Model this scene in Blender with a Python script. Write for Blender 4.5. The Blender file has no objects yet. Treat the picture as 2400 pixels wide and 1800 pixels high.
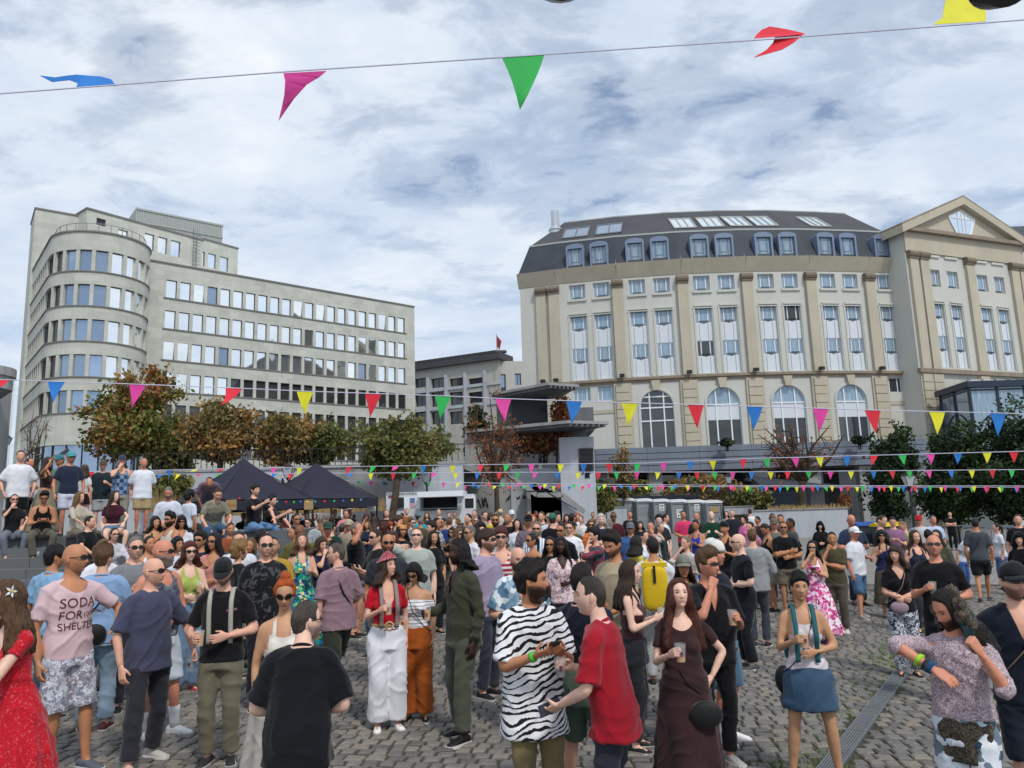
import bpy, math, random
import numpy as np
from mathutils import Vector, Matrix
from mathutils.bvhtree import BVHTree
scene = bpy.context.scene
COL = scene.collection
rng = np.random.default_rng(11)
random.seed(5)
PI = math.pi
rad = math.radians
# ------------------------------------------------------------------ camera
F = 1803.0                       # focal length in pixels of the 2400 px wide photograph
PITCH, ROLL, CZ = rad(9.63), rad(1.83), 2.2
_fw = np.array([0, math.cos(PITCH), math.sin(PITCH)])
_u0 = np.array([0, -math.sin(PITCH), math.cos(PITCH)])
_r0 = np.array([1.0, 0, 0])
UP = _u0 * math.cos(ROLL) + _r0 * math.sin(ROLL)
RT = _r0 * math.cos(ROLL) - _u0 * math.sin(ROLL)
CAM = np.array([0, 0, CZ])
cd = bpy.data.cameras.new('camera')
cam = bpy.data.objects.new('camera', cd)
COL.objects.link(cam)
cd.sensor_width = 36.0
cd.lens = 36.0 * F / 2400.0
cd.clip_start, cd.clip_end = 0.05, 3000.0
cam.matrix_world = Matrix(((RT[0], UP[0], -_fw[0], 0), (RT[1], UP[1], -_fw[1], 0),
                           (RT[2], UP[2], -_fw[2], CZ), (0, 0, 0, 1)))
scene.camera = cam
# ------------------------------------------------------------------ light
SUN_EL, SUN_AZ, SUN_STR, SUN_ANG = 52.0, 152.0, 2.2, 6.0   # azimuth from +Y clockwise: behind the camera, to the right
SKY_STR, CLOUD_STR = 0.15, 0.98
view = scene.view_settings
view.view_transform = 'Standard'
view.look = 'None'
view.exposure = 0.0
view.gamma = 1.0
sl = bpy.data.lights.new('sun', 'SUN')
sl.energy, sl.angle, sl.color = SUN_STR, rad(SUN_ANG), (1.0, 0.95, 0.88)
so = bpy.data.objects.new('sun', sl)
COL.objects.link(so)
_sd = Vector((math.sin(rad(SUN_AZ)) * math.cos(rad(SUN_EL)), math.cos(rad(SUN_AZ)) * math.cos(rad(SUN_EL)), math.sin(rad(SUN_EL))))
so.rotation_euler = _sd.to_track_quat('Z', 'Y').to_euler()
so.location = (0, 0, 60)
class NT:
 def __init__(s, tree):
  s.t = tree; s.n = tree.nodes; s.l = tree.links
 def add(s, typ, **kw):
  nd = s.n.new(typ)
  for k, v in kw.items():
   if k in ('inp',):
    for kk, vv in v.items():
     sock = nd.inputs[kk]
     if isinstance(vv, bpy.types.NodeSocket): s.l.new(vv, sock)
     else: sock.default_value = vv
   else: setattr(nd, k, v)
  return nd
 def ramp(s, fac, stops, interp='LINEAR'):
  r = s.n.new('ShaderNodeValToRGB'); r.color_ramp.interpolation = interp
  e = r.color_ramp.elements
  while len(e) < len(stops): e.new(0.5)
  for el, (p, c) in zip(e, stops):
   el.position = p
   el.color = (c, c, c, 1) if isinstance(c, (int, float)) else (*c[:3], 1)
  s.l.new(fac, r.inputs[0]); return r.outputs[0]
 def math(s, op, a, b=None, c=None, clamp=False):
  m = s.n.new('ShaderNodeMath'); m.operation = op; m.use_clamp = clamp
  for i, v in enumerate((a, b, c)):
   if v is None: continue
   if isinstance(v, bpy.types.NodeSocket): s.l.new(v, m.inputs[i])
   else: m.inputs[i].default_value = v
  return m.outputs[0]
 def vmath(s, op, a, b=None):
  m = s.n.new('ShaderNodeVectorMath'); m.operation = op
  for i, v in enumerate((a, b)):
   if v is None: continue
   if isinstance(v, bpy.types.NodeSocket): s.l.new(v, m.inputs[i])
   else: m.inputs[i].default_value = v
  return m.outputs[0]
 def mix(s, fac, a, b, mode='MIX'):
  m = s.n.new('ShaderNodeMix'); m.data_type = 'RGBA'; m.blend_type = mode
  for i, v in ((0, fac), (6, a), (7, b)):
   if isinstance(v, bpy.types.NodeSocket): s.l.new(v, m.inputs[i])
   elif i == 0: m.inputs[0].default_value = v
   else: m.inputs[i].default_value = (*v[:3], 1)
  return m.outputs[2]
 def noise(s, vec, scale, detail=4, rough=0.55, dist=0.0):
  k = s.add('ShaderNodeTexNoise', inp={'Scale': scale, 'Detail': detail, 'Roughness': rough, 'Distortion': dist})
  if vec is not None: s.l.new(vec, k.inputs['Vector'])
  return k.outputs[0]
 def mapping(s, vec, scale=(1, 1, 1), rot=(0, 0, 0), loc=(0, 0, 0)):
  k = s.add('ShaderNodeMapping', inp={'Scale': scale, 'Rotation': rot, 'Location': loc}); s.l.new(vec, k.inputs[0]); return k.outputs[0]
 def bump(s, height, strength=0.3, dist=0.02):
  b = s.add('ShaderNodeBump', inp={'Strength': strength, 'Distance': dist, 'Height': height}); return b.outputs[0]
w = bpy.data.worlds.new('World'); scene.world = w; w.use_nodes = True
n = NT(w.node_tree); n.n.clear()
sky = n.add('ShaderNodeTexSky', sky_type='NISHITA', sun_disc=False)
sky.sun_elevation, sky.sun_rotation = rad(SUN_EL), rad(SUN_AZ)
sky.air_density, sky.dust_density = 1.0, 1.5
bg1 = n.add('ShaderNodeBackground', inp={'Color': sky.outputs[0], 'Strength': SKY_STR})
tc = n.add('ShaderNodeTexCoord')
sep = n.add('ShaderNodeSeparateXYZ'); n.l.new(tc.outputs['Generated'], sep.inputs[0])
den = n.math('ADD', n.math('MAXIMUM', sep.outputs[2], 0.0), 0.16)
px_ = n.math('DIVIDE', sep.outputs[0], den); py_ = n.math('DIVIDE', sep.outputs[1], den)
cv = n.add('ShaderNodeCombineXYZ', inp={'X': px_, 'Y': py_, 'Z': 0.37}).outputs[0]
cvs = n.mapping(cv, scale=(1.0, 1.35, 1.0), rot=(0, 0, rad(24)), loc=(3.1, 7.4, 0))
n1 = n.noise(cvs, 1.15, 8, 0.56, 0.25)
n2 = n.noise(cvs, 4.6, 6, 0.6, 0.35)
cover = n.math('ADD', n.math('MULTIPLY', n1, 0.62), n.math('MULTIPLY', n2, 0.44))
cmask = n.ramp(cover, [(0.38, 0.12), (0.46, 0.60), (0.55, 0.98)], 'EASE')
n3 = n.noise(n.mapping(cvs, loc=(5.2, 1.7, 2.0)), 1.6, 7, 0.58, 0.4)
n4 = n.noise(n.mapping(cvs, loc=(1.2, 4.7, 5.0)), 7.5, 5, 0.62, 0.3)
sh = n.math('ADD', n.math('MULTIPLY', n3, 0.75), n.math('MULTIPLY', n4, 0.25))
ccol = n.ramp(sh, [(0.30, (0.56, 0.68, 0.86)), (0.46, (0.70, 0.80, 0.94)), (0.60, (0.84, 0.91, 1.0)), (0.72, (1.02, 1.04, 1.06))])
bg2 = n.add('ShaderNodeBackground', inp={'Color': ccol, 'Strength': CLOUD_STR})
ms = n.add('ShaderNodeMixShader', inp={0: cmask, 1: bg1.outputs[0], 2: bg2.outputs[0]})
wo = n.add('ShaderNodeOutputWorld'); n.l.new(ms.outputs[0], wo.inputs[0])
# ------------------------------------------------------------------ pixel helpers (photograph pixels -> directions -> world)
GX, GY = -0.032, 0.0162            # the square slopes gently: up to the left and away
def gz(x, y): return GX * x + GY * y
def ray(px, py): return _fw + RT * ((px - 1200) / F) - UP * ((py - 900) / F)
def at(px, py, Y):
 d = ray(px, py); return CAM + d * (Y / d[1])
def ground(px, py, h=0.0):
 d = ray(px, py); return CAM + d * ((h - CZ) / (d[2] - GX * d[0] - GY * d[1]))
def atz(px, py, z):
 d = ray(px, py); return CAM + d * ((z - CZ) / d[2])
def proj(p):
 v = np.asarray(p, float) - CAM; f = v.dot(_fw)
 return 1200 + F * v.dot(RT) / f, 900 - F * v.dot(UP) / f
# ------------------------------------------------------------------ mesh helpers
def raw_mesh(name, v, f, mat=None, smooth=False):
 me = bpy.data.meshes.new(name)
 me.from_pydata([tuple(map(float, p)) for p in v] if not isinstance(v, np.ndarray) else v.tolist(), [], f)
 if mat is not None: me.materials.append(mat)
 if smooth: me.polygons.foreach_set('use_smooth', np.ones(len(me.polygons), bool))
 me.update(); return me
def link(name, me, parent=None, loc=None):
 o = bpy.data.objects.new(name, me); COL.objects.link(o)
 if parent is not None: o.parent = parent
 if loc is not None: o.location = loc
 return o
def empty(name, loc=(0, 0, 0), rz=0.0):
 o = bpy.data.objects.new(name, None); COL.objects.link(o)
 o.location = loc; o.rotation_euler = (0, 0, rz); o.empty_display_size = 0.2; return o
def tag(o, label=None, cat=None, group=None, kind=None):
 if label: o['label'] = label
 if cat: o['category'] = cat
 if group: o['group'] = group
 if kind: o['kind'] = kind
 return o
LABELS_USED = {}
class MB:
 def __init__(s): s.v = []; s.f = []
 def add(s, v, f):
  b = len(s.v); s.v.extend([tuple(map(float, p)) for p in v]); s.f.extend([tuple(i + b for i in q) for q in f]); return s
 def box(s, c, d, rz=0.0, rx=0.0, ry=0.0):
  x, y, z = d[0] / 2, d[1] / 2, d[2] / 2
  v = [(a * x, b * y, c_ * z) for c_ in (-1, 1) for b in (-1, 1) for a in (-1, 1)]
  M = Matrix.Rotation(rz, 3, 'Z') @ Matrix.Rotation(ry, 3, 'Y') @ Matrix.Rotation(rx, 3, 'X')
  v = [M @ Vector(p) + Vector(c) for p in v]
  return s.add(v, [(0, 2, 3, 1), (4, 5, 7, 6), (0, 1, 5, 4), (2, 6, 7, 3), (0, 4, 6, 2), (1, 3, 7, 5)])
 def beam(s, a, b, wd, ht=None, up=(0, 0, 1)):
  a, b = Vector(a), Vector(b); d = (b - a).normalized(); up = Vector(up)
  if abs(d.dot(up)) > 0.99: up = Vector((0, 1, 0))
  sx = d.cross(up).normalized() * wd / 2; sz = sx.cross(d).normalized() * (ht or wd) / 2
  v = [p + i * sx + j * sz for p in (a, b) for i, j in ((-1, -1), (1, -1), (1, 1), (-1, 1))]
  return s.add(v, [(3, 2, 1, 0), (4, 5, 6, 7), (0, 1, 5, 4), (1, 2, 6, 5), (2, 3, 7, 6), (3, 0, 4, 7)])
 def prism(s, pts, z0, z1):
  k = len(pts); v = [(p[0], p[1], z0) for p in pts] + [(p[0], p[1], z1) for p in pts]
  f = [tuple(range(k - 1, -1, -1)), tuple(range(k, 2 * k))] + [(i, (i + 1) % k, k + (i + 1) % k, k + i) for i in range(k)]
  return s.add(v, f)
 def tube(s, path, r, k=8, caps=True):
  v, f = tube_np(path, r, k, caps); return s.add(v, f)
 def quad(s, a, b, c, d): return s.add([a, b, c, d], [(0, 1, 2, 3)])
 def build(s, name, mat, parent=None, smooth=False):
  me = raw_mesh(name, s.v, s.f, mat, smooth)
  return link(name, me, parent)
def tube_np(path, r, k=8, caps=True, side=None):
 P = np.asarray(path, float); N = len(P)
 R = np.asarray(r, float)
 if R.ndim == 0: R = np.full((N, 2), float(R))
 elif R.ndim == 1: R = np.stack([R, R], 1)
 T = np.gradient(P, axis=0); T /= np.linalg.norm(T, axis=1)[:, None] + 1e-9
 ref = np.array(side if side is not None else (1.0, 0, 0))
 if abs(T[0].dot(ref)) > 0.95: ref = np.array((0, 1.0, 0))
 A = np.zeros((N, 3)); cur = ref
 for i in range(N):
  cur = cur - T[i] * cur.dot(T[i]); cur = cur / (np.linalg.norm(cur) + 1e-9); A[i] = cur
 B = np.cross(T, A)
 an = np.arange(k) * 2 * PI / k
 V = P[:, None] + A[:, None] * (np.cos(an)[None, :, None] * R[:, 0, None, None]) + B[:, None] * (np.sin(an)[None, :, None] * R[:, 1, None, None])
 V = V.reshape(-1, 3); f = []
 for i in range(N - 1):
  for j in range(k):
   a, b = i * k + j, i * k + (j + 1) % k; f.append((a, b, b + k, a + k))
 if caps: f.append(tuple(range(k - 1, -1, -1))); f.append(tuple(range((N - 1) * k, N * k)))
 return V, f
def smooth_path(P, R, per=5):
 P = np.asarray(P, float); R = np.asarray(R, float)
 if R.ndim == 1: R = np.stack([R, R], 1)
 Q = np.hstack([P, R]); n_ = len(Q); E = np.vstack([2 * Q[0] - Q[1], Q, 2 * Q[-1] - Q[-2]])
 out = []
 for i in range(n_ - 1):
  p0, p1, p2, p3 = E[i:i + 4]
  for t in np.linspace(0, 1, per, endpoint=False):
   out.append(0.5 * ((2 * p1) + (p2 - p0) * t + (2 * p0 - 5 * p1 + 4 * p2 - p3) * t * t + (3 * p1 - p0 - 3 * p2 + p3) * t ** 3))
 out.append(Q[-1]); O = np.array(out); O[:, 3:] = np.maximum(O[:, 3:], 0.003)
 return O[:, :3], O[:, 3:5]
def joinv(parts):
 V, Fc, b = [], [], 0
 for v, f in parts:
  V.append(np.asarray(v, float)); Fc.extend([tuple(i + b for i in q) for q in f]); b += len(v)
 return np.vstack(V), Fc
def ellipsoid(c, r, nu=10, nv=7):
 V = [(c[0], c[1], c[2] + r[2])]
 for i in range(1, nv):
  t = PI * i / nv
  for j in range(nu):
   a = 2 * PI * j / nu; V.append((c[0] + r[0] * math.sin(t) * math.cos(a), c[1] + r[1] * math.sin(t) * math.sin(a), c[2] + r[2] * math.cos(t)))
 V.append((c[0], c[1], c[2] - r[2])); f = [(0, 1 + j, 1 + (j + 1) % nu) for j in range(nu)]
 for i in range(nv - 2):
  for j in range(nu):
   a, b = 1 + i * nu + j, 1 + i * nu + (j + 1) % nu; f.append((a, a + nu, b + nu, b))
 l = len(V) - 1; o = 1 + (nv - 2) * nu
 f += [(o + j, l, o + (j + 1) % nu) for j in range(nu)]
 return np.array(V), f
def nz(p, s, seed=0.0):
 x, y, z = p[..., 0] * s + seed, p[..., 1] * s + seed * 1.7, p[..., 2] * s - seed
 return (np.sin(x + 1.3 * np.sin(y * 1.1 + z * .7)) + np.sin(1.7 * y - .9 * z + 1.1 * np.sin(x * 1.3)) + np.sin(1.4 * z + .8 * x + np.sin(y * 1.9))) / 3
# ------------------------------------------------------------------ materials
MATS = {}
def srgb(h):
 c = [int(h[i:i + 2], 16) / 255 for i in (0, 2, 4)]
 return tuple(x / 12.92 if x <= 0.04045 else ((x + 0.055) / 1.055) ** 2.4 for x in c)
def newmat(name, rough=0.7, spec=0.3, metal=0.0):
 m = bpy.data.materials.new(name); m.use_nodes = True; n = NT(m.node_tree)
 b = n.n['Principled BSDF']; b.inputs['Roughness'].default_value = rough; b.inputs['Specular IOR Level'].default_value = spec
 b.inputs['Metallic'].default_value = metal; MATS[name] = m
 return m, n, b
def stone(name, col, var=0.12, scale=1.5, rough=0.85, bump=0.15, streak=0.0, fine=25.0, ashlar=None):
 m, n, b = newmat(name, rough, 0.25)
 g = n.add('ShaderNodeNewGeometry').outputs['Position']
 a = n.noise(g, scale * 0.35, 6, 0.6); c = n.noise(g, fine, 3, 0.6)
 f = n.math('ADD', n.math('MULTIPLY', a, 0.7), n.math('MULTIPLY', c, 0.3))
 lo = tuple(x * (1 - var * 1.6) for x in col); hi = tuple(min(1, x * (1 + var * 1.2)) for x in col)
 k = n.ramp(f, [(0.3, lo), (0.7, hi)])
 if streak:
  s = n.noise(n.mapping(g, scale=(2.2, 2.2, 0.12)), 1.0, 6, 0.65)
  k = n.mix(n.math('MULTIPLY', n.ramp(s, [(0.45, 0.0), (0.75, 1.0)]), streak), k, tuple(x * 0.45 for x in col))
 if ashlar:
  sp = n.add('ShaderNodeSeparateXYZ'); n.l.new(g, sp.inputs[0]); u = n.math('ADD', n.math('MULTIPLY', sp.outputs[0], ashlar[0]), n.math('MULTIPLY', sp.outputs[1], ashlar[1]))
  br = n.add('ShaderNodeTexBrick', inp={'Vector': n.add('ShaderNodeCombineXYZ', inp={'X': u, 'Y': sp.outputs[2], 'Z': 0.0}).outputs[0], 'Scale': 1.0, 'Mortar Size': 0.008, 'Brick Width': ashlar[2], 'Row Height': ashlar[3], 'Color1': (1, 1, 1, 1), 'Color2': (.86, .87, .86, 1), 'Mortar': (.74, .74, .73, 1)}); k = n.mix(1.0, k, br.outputs['Color'], 'MULTIPLY')
 n.l.new(k, b.inputs['Base Color'])
 if bump: n.l.new(n.bump(f, bump, 0.02), b.inputs['Normal'])
 return m
def plain(name, col, rough=0.6, spec=0.3, metal=0.0, var=0.06, scale=8.0):
 m, n, b = newmat(name, rough, spec, metal)
 if var:
  g = n.add('ShaderNodeNewGeometry').outputs['Position']
  k = n.ramp(n.noise(g, scale, 4, 0.6), [(0.3, tuple(x * (1 - var) for x in col)), (0.7, tuple(min(1, x * (1 + var)) for x in col))])
  n.l.new(k, b.inputs['Base Color'])
 else: b.inputs['Base Color'].default_value = (*col, 1)
 return m
def glass_pane(name, tint, rough=0.03, inner=0.5, spec=1.0, metal=0.55):
 m, n, b = newmat(name, rough, spec, metal)
 oi = n.add('ShaderNodeObjectInfo').outputs['Random']
 k = n.ramp(oi, [(0.0, tuple(x * (1 - inner) for x in tint)), (1.0, tint)])
 n.l.new(k, b.inputs['Base Color'])
 g = n.add('ShaderNodeNewGeometry').outputs['Position']
 n.l.new(n.bump(n.noise(g, 0.35, 2, 0.5), 0.05, 0.25), b.inputs['Normal'])
 return m
# ================================================================== SETTING: buildings
M_LIME = stone('office_limestone', srgb('c4c5bc'), 0.10, 1.2, streak=0.14, ashlar=(.76, .65, 1.25, .62))
M_LIME_D = stone('office_sill', srgb('7a7874'), 0.10, 1.2)
M_STUC = stone('hotel_render', srgb('c2c2ba'), 0.05, 0.8, streak=0.10)
M_SAND = stone('hotel_sandstone', srgb('b8b09d'), 0.08, 1.0, streak=0.16)
M_SAND_D = stone('hotel_capital', srgb('7d7263'), 0.14, 2.0, streak=0.3)
M_STRING = stone('hotel_string_course', srgb('8f8272'), 0.15, 2.0, streak=0.4)
M_SLATE = stone('roof_slate', srgb('3a4048'), 0.14, 1.5, rough=0.6, streak=0.15)
M_SLATE2 = stone('roof_slate_upper', srgb('4b4a4e'), 0.10, 0.9, rough=0.7, streak=0.1)
M_ZINC = plain('zinc', srgb('a3a8a5'), 0.6, 0.4, 0.0)
M_DORM = plain('dormer_lead', srgb('75849a'), 0.5, 0.4, 0.2)
M_WHITE = plain('white_paint', (0.74, 0.77, 0.80), 0.45, 0.4, var=0.03)
M_WPANEL = plain('white_panel', (0.62, 0.66, 0.70), 0.35, 0.5, var=0.04)
M_BLUEGREY = plain('bluegrey_frame', srgb('6d7b92'), 0.5, 0.4)
M_DARKFR = plain('dark_frame', srgb('23262d'), 0.4, 0.4)
M_IRON = plain('black_iron', (0.012, 0.013, 0.016), 0.5, 0.4)
M_STEEL = plain('grey_steel', srgb('7b8084'), 0.45, 0.5, 0.5)
M_CONC = stone('concrete', srgb('9a9b9a'), 0.16, 1.4, streak=0.45)
M_CONC_L = stone('concrete_light', srgb('b4b9c0'), 0.10, 1.0, streak=0.30)
M_CONC_D = stone('concrete_dark', srgb('6d7073'), 0.2, 1.4, streak=0.5)
M_CLAD = stone('podium_cladding', srgb('717a86'), 0.12, 0.8, rough=0.55, streak=0.2)
M_DARKBOARD = plain('dark_boards', srgb('3d4046'), 0.7)
M_NAVY = plain('navy_metal', srgb('1d2a3c'), 0.4, 0.5)
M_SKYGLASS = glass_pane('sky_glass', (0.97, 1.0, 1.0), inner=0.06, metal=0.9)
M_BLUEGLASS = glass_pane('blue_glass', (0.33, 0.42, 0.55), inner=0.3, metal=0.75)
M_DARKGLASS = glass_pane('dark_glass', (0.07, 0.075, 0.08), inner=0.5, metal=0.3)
M_CURTAIN = None
def curtain_glass():
 m, n, b = newmat('curtained_glass', 0.08, 0.7, 0.15)
 tc = n.add('ShaderNodeTexCoord').outputs['Object']; oi = n.add('ShaderNodeObjectInfo').outputs['Random']
 s = n.noise(n.mapping(tc, scale=(9, 9, 0.25)), 2.0, 3, 0.6)
 c = n.ramp(s, [(0.35, srgb('62717f')), (0.65, srgb('a9bcca'))])
 n.l.new(n.mix(n.math('MULTIPLY', oi, 0.45), c, srgb('8fb0c8')), b.inputs['Base Color']); return m
M_CURTAIN = curtain_glass()
class Fr:
 def __init__(s, A, B):
  s.A = np.array(A[:2], float); d = np.array(B[:2], float) - s.A; s.L = float(np.linalg.norm(d)); s.d = d / s.L; s.n = np.array([s.d[1], -s.d[0]])
 def p(s, u, z, n_=0.0):
  q = s.A + s.d * u + s.n * n_; return (q[0], q[1], z)
 def M(s, u, z, n_=0.0):
  q = s.p(u, z, n_); return Matrix(((s.d[0], -s.n[0], 0, q[0]), (s.d[1], -s.n[1], 0, q[1]), (0, 0, 1, q[2]), (0, 0, 0, 1)))
 def hit(s, px, py):
  d = ray(px, py); t = s.n.dot(s.A - CAM[:2]) / s.n.dot(d[:2]); q = CAM + d * t; return float((q[:2] - s.A).dot(s.d)), float(q[2])
 def box(s, mb, u0, u1, z0, z1, n0, n1):
  v = [s.p(u, z, n_) for z in (z0, z1) for n_ in (n0, n1) for u in (u0, u1)]
  mb.add(v, [(0, 1, 3, 2), (4, 6, 7, 5), (0, 4, 5, 1), (2, 3, 7, 6), (0, 2, 6, 4), (1, 5, 7, 3)]); return mb
 def wall(s, mb, u0, u1, z0, z1, holes, depth=0.25, n_=0.0):
  us = sorted({u0, u1, *[h[0] for h in holes], *[h[1] for h in holes]}); zs = sorted({z0, z1, *[h[2] for h in holes], *[h[3] for h in holes]})
  us = [u for u in us if u0 <= u <= u1]; zs = [z for z in zs if z0 <= z <= z1]
  for a, b in zip(us, us[1:]):
   run = None
   for c, d in zip(zs, zs[1:]):
    hole = any(h[0] < (a + b) / 2 < h[1] and h[2] < (c + d) / 2 < h[3] for h in holes)
    if not hole: run = (run[0], d) if run else (c, d)
    if (hole or d == zs[-1]) and run: mb.quad(s.p(a, run[0], n_), s.p(b, run[0], n_), s.p(b, run[1], n_), s.p(a, run[1], n_)); run = None
  for h in holes:
   a, b, c, d = h[:4]
   for (q, w_) in (((a, c), (a, d)), ((b, d), (b, c)), ((a, d), (b, d)), ((b, c), (a, c))):
    mb.quad(s.p(*q, n_), s.p(*w_, n_), s.p(*w_, n_ - depth), s.p(*q, n_ - depth))
  return mb
FRAMES = {}
def frame_mesh(key, w_, h, bars, mat, t=.07, d=.08):
 if key in FRAMES: return FRAMES[key]
 mb = MB()
 for (a, b, c, e) in [(-w_ / 2, -w_ / 2 + t, 0, h), (w_ / 2 - t, w_ / 2, 0, h), (-w_ / 2 + t, w_ / 2 - t, 0, t), (-w_ / 2 + t, w_ / 2 - t, h - t, h)]:
  mb.box(((a + b) / 2, d / 2, (c + e) / 2), (b - a, d, e - c))
 for (a, b, c, e) in bars: mb.box(((a + b) / 2, d / 2 + .004, (c + e) / 2), (b - a, d - .012, e - c))
 me = raw_mesh('window_frame', mb.v, mb.f, mat); FRAMES[key] = me; return me
PANES = {}
def pane_mesh(w_, h, mat):
 k = (round(w_, 3), round(h, 3), mat.name)
 if k not in PANES:
  mb = MB(); mb.box((0, .05, h / 2), (w_ - .05, .012, h - .05)); PANES[k] = raw_mesh('pane', mb.v, mb.f, mat)
 return PANES[k]
def window(parent, fr, u, z, n_, key, w_, h, glass, fmat=None, bars=(), t=.07, extra=None):
 o = link('window', frame_mesh(key, w_, h, bars, fmat or M_WHITE, t), parent); o.matrix_world = fr.M(u, z, n_)
 p = link('pane', pane_mesh(w_, h, glass), o)
 return o
# ------------------------------------------------------------------ office block on the left
office = empty('office_building', (-40.3, 83.5, 0)); tag(office, 'pale limestone office block with rounded corner and rows of square windows', 'building')
def child_mesh(mb, name, mat, parent, smooth=False):
 o = mb.build(name, mat, None, smooth); o.parent = parent; o.matrix_parent_inverse = Matrix.Translation(parent.location).inverted() if parent.parent is None else Matrix.Identity(4); return o
bpy.context.view_layer.update()
def wpart(parent, me_or_obj): pass
c1 = lambda x, y: (x * .4521, 440 + y * .4521)
c7 = lambda x, y: (x * .1808, 460 + y * .1808)
OFA, OFB = (-40.3, 83.5), (-13.6, 106.4)
of = Fr(OFA, OFB)
ROOF = 31.8
rows = [(29.95, 27.85), (26.35, 24.25), (22.75, 20.65), (19.15, 17.05), (15.55, 13.45), (11.9, 9.8)]   # window tops and bottoms
u_first, _ = of.hit(*c1(890, 510)); u_last, _ = of.hit(*c1(2081, 704)); NW = 21
us = [u_first + (u_last - u_first) * i / (NW - 1) for i in range(NW)]; WW = (us[1] - us[0]) * .76
holes = [(u - WW / 2, u + WW / 2, b, t) for (t, b) in rows for u in us]
mb = MB(); of.wall(mb, -1.5, of.L, 0, ROOF, holes, .30)
e1 = of.p(of.L, 0); e2 = (e1[0] - 14 * of.n[0], e1[1] - 14 * of.n[1])
mb.quad((e1[0], e1[1], 0), (e2[0], e2[1], 0), (e2[0], e2[1], ROOF), (e1[0], e1[1], ROOF))
mb.quad(of.p(-1.5, ROOF), of.p(of.L, ROOF), (e2[0], e2[1], ROOF), (OFA[0] - 14 * of.n[0], OFA[1] - 14 * of.n[1], ROOF))
child_mesh(mb, 'wall', M_LIME, office)
mb = MB(); of.box(mb, -1.5, of.L + .05, ROOF, ROOF + .18, -.4, .12); child_mesh(mb, 'coping', M_LIME_D, office)
for (t, b) in rows:
 mb = MB(); of.box(mb, us[0] - WW * .7, us[-1] + WW * .7, b - .16, b - .004, -.02, .09); child_mesh(mb, 'sill_band', M_LIME_D, office)
def wparent(o, parent):
 o.parent = parent; o.matrix_parent_inverse = Matrix.Translation(parent.location).inverted()
wr = random.Random(3)
for ri, (t, b) in enumerate(rows):
 for i, u in enumerate(us):
  gl = M_SKYGLASS if ri < 3 or (ri == 3 and i < 5) else (M_DARKGLASS if wr.random() < .8 else M_BLUEGLASS)  # lower rows: dark reflections of buildings opposite are put into the glass colour
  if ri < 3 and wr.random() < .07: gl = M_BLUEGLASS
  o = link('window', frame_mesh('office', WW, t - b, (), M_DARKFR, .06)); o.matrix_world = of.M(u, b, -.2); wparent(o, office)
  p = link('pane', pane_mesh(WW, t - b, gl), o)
  if ri < 4 and wr.random() < .10: p.rotation_euler = (rad(5), 0, 0)
dirb = np.array([-.628, .778])          # backwards along the flanks (square to the street front)
acr = np.array([.778, .628])
TC = np.array([-43.55, 78.75]); TR = 4.75
def tower_plan(r, step=6):
 pts = []
 back = TC - acr * r + dirb * 14.0; pts.append(back)
 for k in range(0, 181, step):
  a = rad(k); pts.append(TC - acr * r * math.cos(a) - dirb * r * math.sin(a))
 pts.append(TC + acr * r + dirb * 7.0); return pts
flank = 14.0
def tower_ring(mb, r0, z0, z1, step=6, top=True):
 pts = tower_plan(r0, step)
 for a, b in zip(pts, pts[1:]): mb.quad((*a, z0), (*b, z0), (*b, z1), (*a, z1))
 if top: mb.add([(*p, z1) for p in pts], [tuple(range(len(pts)))]); mb.add([(*p, z0) for p in pts], [tuple(range(len(pts) - 1, -1, -1))])
trows = [(29.95, 27.75), (26.35, 24.15), (22.75, 20.55), (19.15, 16.95), (15.55, 13.35)]
zs_ = [ROOF] + [z for r_ in trows for z in r_] + [10.2]
mb = MB()
for i in range(0, len(zs_), 2): tower_ring(mb, TR, zs_[i + 1], zs_[i])
child_mesh(mb, 'spandrel_bands', M_LIME, office)
mb = MB()
for i in range(1, len(zs_) - 1, 2): tower_ring(mb, TR + .10, zs_[i + 1] - .13, zs_[i + 1] - .01)
tower_ring(mb, TR + .12, ROOF + .002, ROOF + .17); child_mesh(mb, 'sill_band', M_LIME_D, office)
arc = PI * TR; stepu = 1.5
stations = []
for k in range(9): stations.append(('f', 13.0 - k * 1.5))
for k in range(10): stations.append(('a', (k + .5) / 10 * 180))
for k in range(2): stations.append(('r', .8 + k * 1.5))
def station(kind, v, r):
 if kind == 'f': q = TC - acr * r + dirb * v; nn = -acr
 elif kind == 'a': a = rad(v); nn = -acr * math.cos(a) - dirb * math.sin(a); q = TC + nn * r
 else: q = TC + acr * r + dirb * v; nn = acr
 return q, nn
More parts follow.
